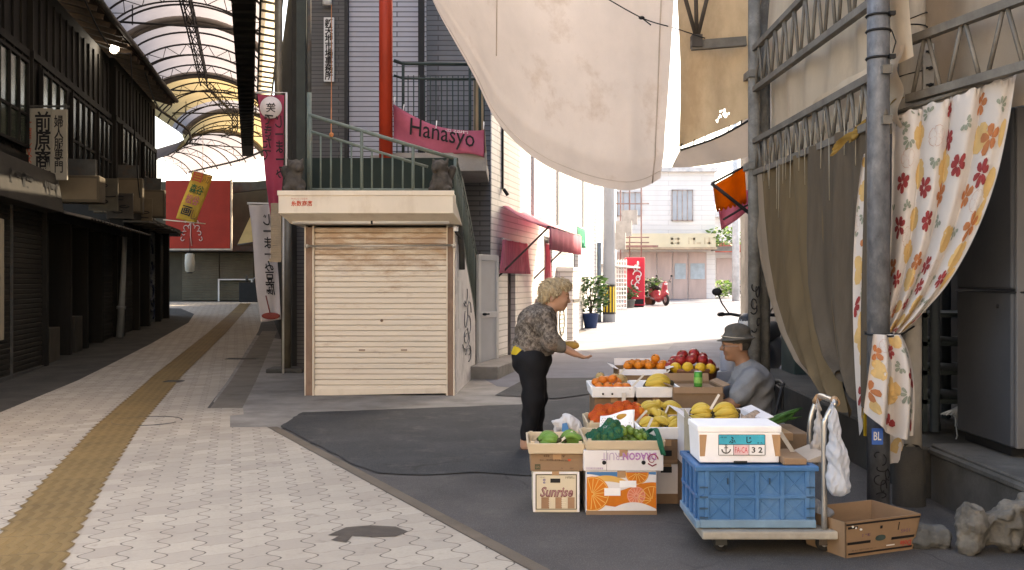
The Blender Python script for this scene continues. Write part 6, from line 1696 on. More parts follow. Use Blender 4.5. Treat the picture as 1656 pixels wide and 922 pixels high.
# front left stack
a0, a1, ad = bx(862, 6.03), bx(937, 6.03), 6.03
o, b = carton('fruit_carton', 'cream carton with black border and brown script lettering, lowest of its stack', a0, a1, ad, .4, 0, .248, card_c, taped=False)
mb = MB(); e = .016; y = ad - .0012
for (p, q, r, s) in ((a0 + e, a1 - e, .226, .231), (a0 + e, a1 - e, .018, .022), (a0 + e, a0 + e + .005, .022, .226), (a1 - e - .005, a1 - e, .022, .226)): mb.box(p, q, y, ad - .0003, r, s)
mb.build('border', ink, b)
mb = MB(); 
for (p, q) in ((a0, a0 + .014), (a1 - .014, a1)): mb.box(p, q, ad - .0011, ad - .0003, 0.004, .244)
mb.box(a0 + .014, a1 - .014, ad - .0011, ad - .0003, .234, .246); mb.build('edge_band', card_w, b)
decal(b, 'hand_hole', black, a0 + .105, a0 + .165, .18, .205, ad, .002)
mb = MB(); mb.box(a0 + .115, a0 + .158, ad - .002, ad - .0003, .225, .25); mb.build('tape', tape, o)
for q in ((a0 + .05, a0 + .098), (a0 + .135, a0 + .175), (a0 + .21, a0 + .252)): decal(b, 'brown_patch', M('brown_patch', (.33, .19, .11), .8), q[0], q[1], .024, .092, ad, .0009)
scr = M('script_brown', (.17, .045, .04), .7); bk = M('pale_ink', (.74, .66, .5), .7)
text('Sunrise', (a0 + .142, ad - .0018, .125), rX, uZ, .2, .062, scr, b, bold=.035, shear=.3)
text('Sunrise', (a0 + .142, ad - .0026, .126), rX, uZ, .19, .052, M('script_mauve', (.42, .24, .24), .7), b, bold=-.005, shear=.3)
text('8\n6', (a0 + .068, ad - .001, .19), rX, uZ, .016, .03, M('ink_violet', (.16, .13, .3), .7), b, bold=.02)
for k, xx in enumerate((a0 + .095, a0 + .172)):
    mb = MB()
    for i in range(5): mb.box(xx, xx + .028 - .004 * (i % 2), ad - .0018, ad - .0006, .036 + i * .011, .041 + i * .011)
    mb.build('small_print', M('print_pale', (.62, .55, .42), .7), b)
marks((a1 - .055, ad - .0012, .212), rX, uZ, .06, .014, ink, b, 2, 3); marks((a0 + .055, ad - .0012, .214), rX, uZ, .04, .007, ink, b, 1, 5)
x0, x1 = bx(858, 6.03), bx(944, 6.03)
o, b = carton('fruit_carton', 'plain brown carton with small printed marks between the cream carton and wooden tray', x0, x1, 6.03, .42, .25, .357, kraft)
pr = M('brown_print', (.13, .08, .05), .8)
sq = decal(b, 'square_mark', M('mark_green', (.07, .075, .04), .7), x0 + .026, x0 + .06, .26, .292, 6.03); text('OS', (x0 + .043, 6.0283, .276), rX, uZ, .024, .016, kraft, sq, bold=.02)
mb = MB(); 
for i in range(3): mb.box(x0 + .08 + i * .012, x0 + .09 + i * .012, 6.0288, 6.0297, .337, .347)
mb.add([(x0 + .188, 6.0288, .347), (x0 + .212, 6.0288, .347), (x0 + .2, 6.0288, .332)], [(0, 1, 2)]); mb.build('print_mark', pr, b)
marks((x0 + .12, 6.0287, .318), rX, uZ, .13, .014, pr, b, 1, 6); marks((x0 + .205, 6.0287, .314), rX, uZ, .06, .01, pr, b, 1, 7)
text('♥', (x0 + .235, 6.0287, .317), rX, uZ, .02, .014, ink_red, b); marks((x0 + .25, 6.0287, .268), rX, uZ, .025, .01, pr, b, 1, 8); text('A', (x0 + .19, 6.0287, .268), rX, uZ, .01, .01, pr, b)
gt, f_ = tray('wooden_tray', 'pale wooden tray of green bananas on the brown carton', bx(855, 6.0), bx(945, 6.0), 6.0, .45, .36, .424, pale_wood, slat=True)
# orange printed carton and dragon fruit carton
x0, x1, d_ = bx(948, 5.97), bx(1062, 5.97), 5.97
o, b = carton('fruit_carton', 'white carton printed with big orange slices, under the upside down lettering carton', x0, x1, d_, .42, 0, .262, card_w)
org_ = M('print_orange', (.62, .17, .012), .6, .12, 8, 0); org_l = M('print_orange_pale', (.72, .42, .12), .6, .1); coral = M('print_coral', (.62, .18, .1), .6); blue_ = M('print_blue', (.06, .2, .42), .6, .15)
W_ = x1 - x0
def clipdisc(cx, cz, r, a0=0, a1=2 * math.pi, n=40, zlo=.026, zhi=.255):
    return [(min(x1 - .003, max(x0 + .003, x0 + cx + r * math.cos(a0 + (a1 - a0) * i / n))), min(zhi, max(zlo, cz + r * math.sin(a0 + (a1 - a0) * i / n)))) for i in range(n)]
def disc(mb, pts, y, c, mi=0): mb.add([(c[0], y, c[1])] + [(a, y, b_) for a, b_ in pts], [(0, i + 1, (i + 1) % len(pts) + 1) for i in range(len(pts))], mi)
def slice_(name, cx, cz, r, m, mr, lev, n=16):
    cc = (min(x1 - .003, max(x0 + .003, x0 + cx)), min(.25, max(.03, cz)))
    mb = MB(); disc(mb, clipdisc(cx, cz, r), d_ - .0012 - lev * .0012, cc)
    s_ = mb.build(name, m, b, fixn=False)
    mb = MB()
    for i in range(n):
        a = 2 * math.pi * i / n + .1
        p = [(x0 + cx + q * math.cos(a + da), cz + q * math.sin(a + da)) for q, da in ((.008, -.2), (r * .88, -.028), (r * .88, .028), (.008, .2))]
        if all(x0 + .004 < p_[0] < x1 - .004 and .028 < p_[1] < .252 for p_ in p): mb.add([(u_, d_ - .0017 - lev * .0012, v_) for u_, v_ in p], [(0, 1, 2, 3)])
    ring = clipdisc(cx, cz, r * .96, n=40); ring2 = clipdisc(cx, cz, r * .91, n=40)
    mb.add([(u_, d_ - .0017 - lev * .0012, v_) for u_, v_ in ring + ring2], [(i, (i + 1) % 40, 40 + (i + 1) % 40, 40 + i) for i in range(40)])
    if mb.f: mb.build('segment_lines', mr, s_, fixn=False)
mb = MB(); n = 30
mb.add([(x0 + .004 + (W_ - .008) * i / n, d_ - .001, .257) for i in range(n + 1)] + [(x0 + .004 + (W_ - .008) * i / n, d_ - .001, .244 - .022 * math.sin(i / n * 4.2) ** 2 * (1 if i < 22 else .25)) for i in range(n + 1)], [(i, i + 1, n + 2 + i, n + 1 + i) for i in range(n)]); mb.build('blue_wave', blue_, b, fixn=False)
def wave_band(name, f0, f1, m, lev):
    mb = MB(); mb.add([(x0 + .004 + (W_ - .008) * i / n, d_ - .0008 - lev * .0006, f0(i / n)) for i in range(n + 1)] + [(x0 + .004 + (W_ - .008) * i / n, d_ - .0008 - lev * .0006, f1(i / n)) for i in range(n + 1)], [(i, i + 1, n + 2 + i, n + 1 + i) for i in range(n)]); mb.build(name, m, b, fixn=False)
wave_band('orange_field', lambda u: .03 + .05 * (1 - u) ** 2, lambda u: .165 - .03 * math.sin(u * 5), org_, 1)
wave_band('yellow_field', lambda u: .19 - .06 * u + .03 * math.sin(u * 4), lambda u: .215 - .085 * u + .05 * math.sin(u * 4), org_l, .5)
slice_('orange_slice', .035, .125, .105, org_, org_l, 1, 18); slice_('orange_slice', .305, .252, .07, org_, org_l, .9, 14); slice_('orange_slice', .395, .09, .085, org_, org_l, 1.1, 14); slice_('coral_slice', .3, .115, .055, coral, M('coral_pale', (.7, .35, .25), .6), 1.2, 14)
wave_band('white_swoosh', lambda u: .026, lambda u: .026 + .05 * max(0, math.sin((u - .3) * 4.2)) * (u > .3), card_w, 5)
decal(b, 'label_sticker', foam, x0 + .108, x0 + .205, .115, .16, d_ - .004); decal(b, 'label_sticker', foam, x0 + .2, x0 + .3, .165, .205, d_ - .0035)
mb = MB(); mb.box(x0 - .001, x1 + .001, d_ - .0015, d_ - .0001, -.0, .024); mb.build('torn_edge', kraft, b)
x0b, x1b = bx(944, 5.96), bx(1073, 5.96)
o, b = carton('fruit_carton', 'white carton with upside down purple lettering and hand holes beneath the lime tray', x0b, x1b, 5.96, .46, .264, .388, card_w)
pur = M('print_purple', (.42, .2, .42), .7, .05); 
text('DRAGON', (x0b + .335, 5.9585, .352), (-1, 0, 0), (0, 0, -1), .2, .046, pur, b, bold=.035); text('FRUIT', (x0b + .172, 5.9585, .352), (-1, 0, 0), (0, 0, -1), .13, .044, M('print_mauve', (.48, .36, .5), .7), b)
marks((x0b + .07, 5.9585, .281), rX, uZ, .11, .015, MATS['print_mauve'], b, 1, 9)
mb = MB(); mb.tube([(x0b + .41 + (.035 - .0014 * i) * math.cos(i * .35), 5.958, .334 + (.036 - .0013 * i) * math.sin(i * .35)) for i in range(26)], [.0035 - .00008 * i for i in range(26)], 5); mb.tube([(x0b + .385, 5.958, .31), (x0b + .41, 5.958, .294), (x0b + .435, 5.958, .306)], .004, 5); mb.build('swirl_logo', M('print_wine', (.27, .03, .06), .7), b)
for xx in (x0b + .122, x0b + .358): mb = MB(); mb.lathe([(0, -.0022), (.0125, -.0022), (.0125, 0)], (xx, 5.96, .315), 16, axis='Y'); mb.build('hand_hole', black, b)
mb = MB(); mb.box(x0b + .135, x0b + .138, 5.9585, 5.9596, .266, .386); mb.build('flap_line', M('flap_shadow', (.3, .28, .28), .8), b)
lt_, f_ = tray('wooden_tray', 'long pale wooden tray heaped with green limes in net', bx(948, 5.96), bx(1074, 5.96), 5.96, .5, .39, .447, pale_wood, slat=True)
# second row
carton('fruit_carton', 'hidden brown carton carrying the tray of netted oranges', .46, .84, 6.5, .42, 0, .388, kraft)
tray('wooden_tray', 'pale wooden tray of oranges in red net behind the lime tray', bx(952, 6.52), bx(1040, 6.52), 6.52, .46, .39, .475, pale_wood, slat=True)
xx0, xx1 = bx(1034, 6.3), bx(1122, 6.3)
o, b = carton('fruit_carton', 'white carton with black hand hole and tan base band, lowest beneath the yellow fruit', xx0, xx1, 6.27, .95, 0, .246, card_w)
mb = MB(); mb.box(xx0 - .002, xx1 + .002, 6.267, 6.9, .0, .062); mb.build('base_band', kraft, b); decal(b, 'hand_hole', black, xx0 + .13, xx0 + .2, .195, .232, 6.27, .003)
o, b = carton('fruit_carton', 'brown carton with black hand hole directly below the foam tray of yellow fruit', xx0, xx1, 6.27, .95, .248, .404, kraft_d); decal(b, 'hand_hole', black, xx0 + .13, xx0 + .2, .3, .335, 6.27, .003); decal(b, 'paper_band', kraft, xx0 + .002, xx1 - .002, .25, .275, 6.27, .0012)
ft, f_ = tray('foam_tray', 'white foam tray with black dot holding yellow bananas behind the limes', xx0, xx1 + .02, 6.26, .46, .406, .482, foam, t=.018)
for q in (.25, ): mb = MB(); mb.lathe([(0, -.004), (.007, -.004), (.007, 0)], (xx0 + q, 6.256, .436), 12, axis='Y'); mb.build('vent_hole', black, f_)
tray('wooden_tray', 'shallow pale tray of yellow bananas behind the foam tray', bx(1036, 6.8), bx(1114, 6.8), 6.8, .4, .408, .49, M('grey_wood', (.5, .42, .35), .75, .12, 4, .1, stretch=(.2, 1, 1)), slat=True)
# third row
o, b = carton('fruit_carton', 'brown carton under the foam tray of persimmons', bx(962, 7.45), bx(1026, 7.45), 7.48, .5, 0, .53, kraft_d)
o, b = carton('fruit_carton', 'brown carton under the foam tray of stacked bananas', bx(1031, 7.45), bx(1092, 7.45), 7.48, .5, 0, .53, kraft_d)
pt_, f_ = tray('foam_tray', 'white foam tray of orange persimmons with two dark dots', bx(958, 7.43), bx(1026, 7.43), 7.43, .5, .532, .612, foam, t=.018)
mb = MB(); 
for q in (975, 990): mb.lathe([(0, -.004), (.008, -.004), (.008, 0)], (bx(q, 7.43), 7.422, .56), 12, axis='Y')
mb.build('vent_hole', black, f_)
tray('foam_tray', 'white foam tray with one neat stack of bananas beside the persimmons', bx(1029, 7.43), bx(1098, 7.43), 7.43, .5, .532, .612, foam, t=.018)
def opencarton(label, x0, x1, y0, dep, z0, z1, m, inner=None, name='fruit_carton', fl=.1, back=True):
    o = empty(name, ((x0 + x1) / 2, y0 + dep / 2, z0), label, 'carton'); t = .008; y1 = y0 + dep
    mb = MB(); mb.box(x0, x1, y0, y0 + t, z0, z1); mb.box(x0, x1, y1 - t, y1, z0, z1); mb.box(x0, x0 + t, y0 + t, y1 - t, z0, z1); mb.box(x1 - t, x1, y0 + t, y1 - t, z0, z1); mb.box(x0 + t, x1 - t, y0 + t, y1 - t, z0, z0 + t); mb.build('body', m, o)
    for (p, q, nx, ny) in (((x0, y0), (x1, y0), 0, -1), ((x1, y1), (x0, y1), 0, 1), ((x0, y1), (x0, y0), -1, 0), ((x1, y0), (x1, y1), 1, 0)):
        if fl <= 0: break
        if ny > 0 and not back: continue
        k = MB(); dz_ = -.6 if ny < 0 else .75
        a, b_ = Vector((*p, z1)), Vector((*q, z1)); off = Vector((nx * fl * .7, ny * fl * .7 * (.25 if ny < 0 else .4), fl * dz_ * (1 if ny else .3))); th = Vector((0, 0, .005)) if nx else Vector((0, .005, 0))
        a, b_ = a.lerp(b_, .02), b_.lerp(a, .02)
        k.hexa([a, b_, b_ + off, a + off], [a + th, b_ + th, b_ + off + th, a + off + th]); k.build('flap', inner or m, o)
    return o
opencarton('open carton of oranges with pale inner flaps at the far end', bx(1000, 8.2), bx(1079, 8.2), 8.2, .4, .3, .675, kraft, card_w, fl=.08)
carton('fruit_carton', 'brown carton carrying the open carton of oranges', bx(1002, 8.2), bx(1079, 8.2), 8.2, .4, 0, .298, kraft_d)
ap = empty('fruit_basket', ((bx(1082, 8.2) + bx(1168, 8.2)) / 2, 8.4, 0), 'round brown tub heaped with red apples and yellow grapefruit', 'tub')
mb = MB(); cc = Vector(((bx(1082, 8.2) + bx(1168, 8.2)) / 2, 8.42, 0)); mb.lathe([(0, .3), (.17, .3), (.22, .64), (.24, .655), (.235, .675), (.21, .67), (.2, .63), (0, .62)], cc, 28, sy=.85); mb.build('tub', M('tub_brown', (.22, .1, .06), .6, .15, 4), ap)
mb = MB(); mb.box(cc.x - .19, cc.x + .19, 8.25, 8.6, 0, .3); mb.build('stand', kraft_d, ap)
opencarton('open brown carton with green can standing on its folded flap', bx(1088, 7.4), 1.565, 7.38, .5, .0, .615, kraft_d, kraft, fl=.075)
mb = MB(); mb.box(bx(1094, 7.5), 1.55, 7.45, 7.86, .585, .593); mb.build('card_sheet', kraft, label='loose cardboard sheet closing the carton below the green can', cat='cardboard')
can = Vector((bx(1129, 7.6), 7.6, .594)); o = empty('drink_can', can, 'green drink can standing on the open brown carton', 'can')
mb = MB(); mb.lathe([(0, 0), (.026, 0), (.032, .008), (.032, .105), (.027, .116), (.0, .114)], can, 24); mb.build('can_body', M('can_green', (.06, .3, .05), .35, .1, 8, 0, metal=.3), o)
mb = MB(); mb.lathe([(.027, .116), (.029, .12), (.024, .119), (0, .115)], can, 20); mb.build('lid', steel, o)
mb = MB(); mb.lathe([(.0325, .03), (.0325, .075)], can, 24); mb.build('can_print', M('can_lime', (.2, .45, .1), .4, .4, 30, 0), o)
# carton of yellow fruit behind the foam box
carton('fruit_carton', 'brown carton carrying the white carton of mangoes', bx(1120, 5.75), bx(1232, 5.75), 5.72, .55, 0, .28, kraft_d)
opencarton('white carton of yellow mangoes with open flaps behind the foam box', bx(1120, 5.75), bx(1234, 5.75), 5.72, .56, .282, .60, card_w, card_w, fl=.08, back=False)
mb = MB(); mb.hexa([(1.02, 5.50, .625), (1.43, 5.50, .625), (1.45, 5.75, .605), (1.03, 5.75, .605)], [(1.02, 5.50, .629), (1.43, 5.50, .629), (1.45, 5.75, .609), (1.03, 5.75, .609)]); fl_ = mb.build('carton_flap', card_w, label='wide white carton flap folded forward over the foam box', cat='flap')
mb = MB(); mb.prism([(1.04, 5.52, .6275), (1.13, 5.52, .6275), (1.1, 5.62, .6205), (1.05, 5.64, .619)], (0, 0, .003)); mb.build('tape', tape, fl_)
mb = MB(); mb.hexa([(.99, 5.32, .455), (.995, 5.32, .455), (1.005, 5.78, .36), (1.0, 5.78, .36)], [(.975, 5.40, .64), (.98, 5.40, .64), (1.0, 5.76, .665), (.995, 5.76, .665)]); mb.build('torn_panel', M('torn_card', (.42, .36, .26), .9, .3, 9, .3, 40, stain=(.2, .15, .1), samt=.7, sscale=7), label='torn mouldy card panel hanging down at the foam box end', cat='cardboard')
# foam box with fish market label
o = empty('foam_box', (1.2, 5.4, .45), 'white foam box with turquoise number label on the blue crate', 'box')
f0, f1, fd, fz0, fz1 = bx(1128, 5.2), bx(1264, 5.2), 5.2, .452, .645
mb = MB(); mb.hexa([(f0 + .012, fd + .006, fz0), (f1 - .012, fd + .006, fz0), (f1 - .012, fd + .28, fz0), (f0 + .012, fd + .28, fz0)], [(f0 + .004, fd, fz1 - .035), (f1 - .004, fd, fz1 - .035), (f1 - .004, fd + .288, fz1 - .035), (f0 + .004, fd + .288, fz1 - .035)]); b = mb.build('box_body', foam, o, bev=.006, seg=2)
mb = MB(); mb.box(f0, f1, fd - .004, fd + .292, fz1 - .036, fz1); mb.build('lid', foam, o, bev=.008, seg=2)
mb = MB(); mb.box(f0 + .19, f0 + .26, fd + .001, fd + .02, fz0 - .001, fz0 + .009); mb.build('notch', black, b)
def fx(px): return bx(px, fd)
lb = decal(b, 'label', foam, fx(1162), fx(1237), hz_(736, fd), hz_(703, fd), fd - .001)
yy = fd - .0022
decal(lb, 'turquoise_band', M('turquoise', (.03, .36, .48), .5), fx(1162.5), fx(1236.5), hz_(719, fd), hz_(703.5, fd), yy)
decal(lb, 'pink_field', M('pink_field', (.72, .5, .5), .5), fx(1186), fx(1211), hz_(735.5, fd), hz_(719.5, fd), yy)
text('ふ', (fx(1184), yy - .002, hz_(711.5, fd)), rX, uZ, .034, .034, ink, lb, bold=.02); text('じ', (fx(1211), yy - .002, hz_(711.5, fd)), rX, uZ, .028, .034, ink, lb, bold=.02)
marks((fx(1170), yy - .002, hz_(707, fd)), rX, uZ, .036, .008, ink, lb, 1, 2); marks((fx(1229), yy - .002, hz_(716, fd)), rX, uZ, .03, .009, ink, lb, 1, 4)
text('FA-CA', (fx(1198.5), yy - .002, hz_(727.5, fd)), rX, uZ, .066, .03, M('fa_red', (.6, .06, .08), .5), lb); text('3 2', (fx(1224), yy - .002, hz_(727.5, fd)), rX, uZ, .056, .03, ink, lb, bold=.02)
mb = MB(); ac_ = Vector((fx(1174), yy - .002, hz_(729, fd)))
mb.tube([ac_ + Vector((.022 * math.cos(a), 0, .008 + .02 * math.sin(a))) for a in [math.pi + i * math.pi / 12 for i in range(13)]], .003, 5); mb.tube([ac_ + Vector((0, 0, -.012)), ac_ + Vector((0, 0, .022))], .0022, 5); mb.tube([ac_ + Vector((-.01, 0, .016)), ac_ + Vector((.01, 0, .016))], .002, 5); mb.tube([ac_ + Vector((.005 * math.cos(i), 0, .027 + .005 * math.sin(i))) for i in range(7)], .0015, 5); mb.build('anchor_mark', ink, lb)
mb = MB(); yb_ = yy - .0012
for q in (1162, 1186, 1211, 1237): mb.box(fx(q) - .0012, fx(q) + .0012, yb_, yb_ + .001, hz_(736, fd), hz_(719 if 1162 < q < 1237 else 703, fd))
for q in (703, 719, 736): mb.box(fx(1162) + .0013, fx(1237) - .0013, yb_ - .0004, yb_ + .0006, hz_(q, fd) - .0012, hz_(q, fd) + .0012)
mb.build('label_lines', ink, lb)
for (p, q, r, s) in ((1131, 1143, 1140, 1136), (1248, 1262, 1262, 1258)):
    mb = MB(); mb.add([(fx(p) if p < 1200 else fx(p), fd - .0015, hz_(703, fd)), (fx(q), fd - .0015, hz_(703, fd)), (fx(r if p < 1200 else q), fd + .0025, hz_(738, fd)), (fx(p + 1 if p < 1200 else 1254), fd + .0025, hz_(738, fd))], [(0, 1, 2, 3)]); mb.build('tape', tape, o, fixn=False, thick=.001)

# ------------------------------------------------------------------ blue folding crate and hand truck
cbl = M('crate_blue', (.045, .15, .33), .5, .2, 3, .05, 60, stain=(.14, .24, .36), samt=.6, sscale=3); cbd = M('crate_blue_pale', (.16, .26, .36), .55, .2, 4, .05)
CR = empty('folding_crate', (1.25, 5.33, .135), 'large blue ribbed plastic folding crate on the hand truck', 'crate')
q0, q1, w0, w1, h0, h1 = bx(1126, 5.1), bx(1323, 5.1), 5.1, 5.58, .136, .448
mb = MB(); mb.box(q0 + .012, q1 - .012, w0 + .012, w1 - .012, h0, h1 - .005); mb.build('wall_panel', cbl, CR)
mb = MB(); mb.box(q0 - .004, q1 + .004, w0 - .004, w0 + .03, h1 - .022, h1 + .004); mb.box(q0 - .004, q1 + .004, w1 - .03, w1 + .004, h1 - .022, h1 + .004); mb.box(q0 - .004, q0 + .03, w0 + .03, w1 - .03, h1 - .022, h1 + .004); mb.box(q1 - .03, q1 + .004, w0 + .03, w1 - .03, h1 - .022, h1 + .004); mb.build('rim', cbl, CR, bev=.004)
mb = MB(); mb.box(q0 + .02, q1 - .01, w0 - .004, w0 + .012, h0 + .0, h0 + .042); mb.box(q0 - .004, q0 + .02, w0 - .004, w1, h0, h0 + .04); mb.build('base_frame', cbd, CR, bev=.004)
mb = MB()
for i in range(5):
    x = q0 + .055 + i * (q1 - q0 - .11) / 4 - .01
    mb.box(x, x + .022, w0, w0 + .012, h0 + .042, h1 - .022)
for z in (.285,): mb.box(q0 + .03, q1 - .03, w0 + .001, w0 + .012, z, z + .02)
for i in range(4):
    x = q0 + .055 + i * (q1 - q0 - .11) / 4 + .016; x2 = x + (q1 - q0 - .11) / 4 - .03
    for (za, zb_) in ((h0 + .05, .28), (.31, h1 - .03)):
        mb.bar((x, w0 + .011, za), (x2, w0 + .011, zb_), .006, .005, up=(0, 1, 0)); mb.bar((x, w0 + .0105, zb_), (x2, w0 + .0105, za), .006, .005, up=(0, 1, 0))
for i in range(4): y_ = w0 + .05 + i * .12; mb.box(q0, q0 + .012, y_, y_ + .02, h0 + .04, h1 - .022)
mb.box(q0 + .0005, q0 + .012, w0 + .02, w1 - .02, .285, .305); mb.build('rib', cbl, CR, bev=.002)
mb = MB()
for x in (q0 + .018, q1 - .06):
    for z in (.29, .232, .34, .185): mb.box(x, x + .042, w0 - .003, w0 + .004, z, z + .008)
for x in (q0 + .16, q0 + .6 * (q1 - q0)): mb.box(x, x + .006, w0 - .0, w0 + .0115, .36, .39)
mb.build('hinge', M('hinge_dark', (.03, .07, .12), .5, .2), CR)
TK = empty('hand_truck', (1.3, 5.3, 0), 'flat steel hand truck with folded tube handle under the blue crate', 'trolley')
mb = MB(); mb.box(bx(1136, 5.05), bx(1356, 5.05), 5.05, 5.62, .088, .13); mb.build('platform', M('platform_pale', (.36, .33, .28), .6, .25, 4, .1, 50, stain=(.18, .15, .12), samt=.6), TK, bev=.01, seg=2)
for (px, y_) in ((1165, 5.17), (1332, 5.17), (1165, 5.5), (1332, 5.5)):
    x = bx(px, 5.17); mb = MB(); mb.lathe([(.0, -.016), (.04, -.016), (.043, 0), (.04, .016), (0, .016)], (x, y_, .043), 20, axis='Y'); w_ = mb.build('wheel', MATS['tyre'], TK)
    mb = MB(); mb.lathe([(0, -.019), (.018, -.019), (.018, .019), (0, .019)], (x, y_, .043), 12, axis='Y'); mb.build('hub', steel, w_)
    mb = MB(); mb.box(x - .03, x + .03, y_ - .024, y_ - .02, .035, .088); mb.box(x - .03, x + .03, y_ + .02, y_ + .024, .035, .088); mb.build('caster_fork', grime_metal, TK)
hndl = M('chrome_tube', (.5, .48, .45), .3, .1, 5, 0, metal=.8)
mb = MB()
hp = [Vector((bx(1333, 5.1), 5.1, .13)), P(1333, 700, 5.1), P(1336, 678, 5.1), P(1346, 658, 5.1), P(1350, 650, 5.12), P(1340, 645, 5.3), P(1325, 641, 5.55), P(1318, 655, 5.58), P(1311, 680, 5.58), P(1309, 720, 5.58), Vector((bx(1309, 5.58), 5.58, .13))]
mb.tube([pl(hp, i / 50) for i in range(51)], .0155, 12); mb.build('handle', hndl, TK)
mb = MB(); mb.tube([P(1352, 652, 5.12), P(1349, 646, 5.16)], .021, 12); mb.tube([P(1324, 642, 5.53), P(1319, 650, 5.57)], .02, 12); mb.build('grip_wrap', tape, TK)
# plastic bags hanging from the handle
bagm = M('plastic_bag', (.66, .67, .70), .3, .06, 5, .6, 30, trans=.45, spec=.5)
def wr(v): return np.stack([.005 * np.sin(v[:, 2] * 40 + v[:, 0] * 60) + .0025 * np.sin(v[:, 2] * 115 + v[:, 0] * 190), .007 * np.sin(v[:, 0] * 110 + v[:, 2] * 14) + .003 * np.sin(v[:, 0] * 260 - v[:, 2] * 70), 0 * v[:, 0]], 1)
b0 = P(1358, 735, 5.0)
def local(px, py, d, o): return tuple(P(px, py, d) - o)
o = empty('plastic_bag', P(1347, 655, 5.08), 'long bulging white plastic bag hanging from the truck handle', 'bag')
L_ = lambda px, py, d: tuple(P(px, py, d))
sdf_obj('bag_body', [('c', L_(1347, 660, 5.06), L_(1355, 735, 5.03), .012, .042), ('c', L_(1355, 735, 5.03), L_(1359, 785, 5.0), .042, .052), ('c', L_(1349, 760, 5.03), L_(1350, 790, 5.02), .03, .034), ('c', L_(1345, 672, 5.07), L_(1347, 780, 5.04), .01, .024)], bagm, o, res=.0065, k=.03, jitter=wr)
mb = MB(); mb.tube([P(1352, 672, 5.06), P(1346, 652, 5.08), P(1342, 672, 5.1)], .008, 6); mb.build('handle_loop', bagm, o)
o = empty('plastic_bag', P(1322, 648, 5.5), 'thin folded beige carrier bag hung at the rear of the truck handle', 'bag')
sdf_obj('bag_body', [('c', L_(1323, 656, 5.5), L_(1325, 720, 5.4), .014, .03), ('c', L_(1326, 700, 5.42), L_(1318, 740, 5.4), .028, .035)], M('beige_bag', (.5, .45, .4), .5, .1, 5, .3, 18, trans=.2), o, res=.009, k=.03, jitter=wr)
mb = MB(); mb.tube([P(1318, 664, 5.5), P(1322, 645, 5.52), P(1328, 664, 5.48)], .006, 6); mb.build('handle_loop', MATS['beige_bag'], o)
mb = MB(); mb.hexa([(1.4, 5.13, .453), (1.52, 5.13, .453), (1.52, 5.4, .453), (1.4, 5.4, .453)], [(1.4, 5.13, .49), (1.52, 5.13, .485), (1.52, 5.4, .495), (1.4, 5.4, .49)]); mb.build('folded_carton', kraft, label='small folded brown carton on the blue crate end', cat='carton', bev=.004)
mb = MB(); mb.hexa([(1.53, 5.2, .454), (1.62, 5.2, .454), (1.62, 5.5, .454), (1.53, 5.5, .454)], [(1.53, 5.2, .458), (1.64, 5.2, .50), (1.64, 5.5, .50), (1.53, 5.5, .458)]); mb.build('card_flap', M('beige_card', (.46, .38, .3), .8, .1), label='bent beige card leaning at the truck handle foot', cat='cardboard')
mb = MB(); mb.bar(P(1262, 700, 5.26), P(1283, 732, 5.3), .022, .004, up=(0, 1, 0)); mb.build('tag_strip', M('tag_grey', (.5, .48, .46), .6), label='grey tag strip dangling at the foam box corner', cat='tag')
sdf_obj('crumpled_bag', [('e', (0, 0, .05), (.05, .05, .05)), ('e', (.05, .01, .03), (.04, .04, .03)), ('e', (-.02, .02, .09), (.03, .03, .03))], M('grey_bag', (.3, .32, .36), .5, .2, 6, .4, 20), res=.009, k=.03, T=Matrix.Translation((1.625, 5.3, .132)), jitter=wr, label='crumpled grey plastic bag on the truck platform end', cat='bag', origin=(1.625, 5.3, .132))

# leeks and paper beside the foam box
mb = MB(); rr = random.Random(4)
carton('fruit_carton', 'low brown carton behind the foam box under the leeks', bx(1238, 5.8), bx(1305, 5.8), 5.75, .4, 0, .52, kraft_d)
for i in range(12):
    a = P(1222 + rr.uniform(-4, 4), 692 + rr.uniform(-3, 3), 5.78); b_ = P(1262 + rr.uniform(-8, 8), 676 + rr.uniform(-6, 6), 5.95); c_ = P(1285 + rr.uniform(-10, 16), 666 + rr.uniform(-8, 12), 6.1)
    mb.tube([a, a.lerp(b_, .5), b_, b_.lerp(c_, .6), c_], [.009, .01, .011, .008, .002], 6, mi=0)
mb.build('leek_bunch', M('leek_green', (.05, .14, .03), .5, .5, 9, .05), label='bunch of dark green leeks lying behind the foam box', cat='leeks')
mb = MB(); mb.grid(lambda u, v: P(1198 + 46 * u, 668 + 14 * v + 5 * math.sin(u * 9 + v * 5), 5.95 - .12 * v), 14, 6); mb.build('wrapping_paper', M('newsprint', (.42, .32, .24), .85, .5, 60, .1), label='crumpled printed paper wrapped round the leek ends', cat='paper', thick=.002)

# open brown carton on the ground
BXT = frame((1.687, 5.03, 0), (.92, .39))
o = empty('open_carton', (1.9, 5.25, 0), 'open empty brown carton with black bands and upside down red lettering on the ground', 'carton')
def bw(a, b, na):
    k = MB(BXT); return k
L_b, D_b, H_b, fl_b = .44, .3, .19, .03
def side(p, q, out, name='side_panel'):
    k = MB(BXT); p, q, out = Vector(p), Vector(q), Vector(out); t_ = out * -.007
    up = Vector((0, 0, H_b)); ex = (q - p).normalized() * fl_b
    k.hexa([p, q, q + t_, p + t_], [p + up + out * fl_b - ex, q + up + out * fl_b + ex, q + up + out * fl_b + t_ + ex, p + up + out * fl_b + t_ - ex]); return k.build(name, kraft, o)
fr = side((0, 0, 0), (L_b, 0, 0), (0, -1, 0), 'front_panel'); side((L_b, D_b, 0), (0, D_b, 0), (0, 1, 0)); side((0, D_b, 0), (0, 0, 0), (-1, 0, 0)); side((L_b, 0, 0), (L_b, D_b, 0), (1, 0, 0))
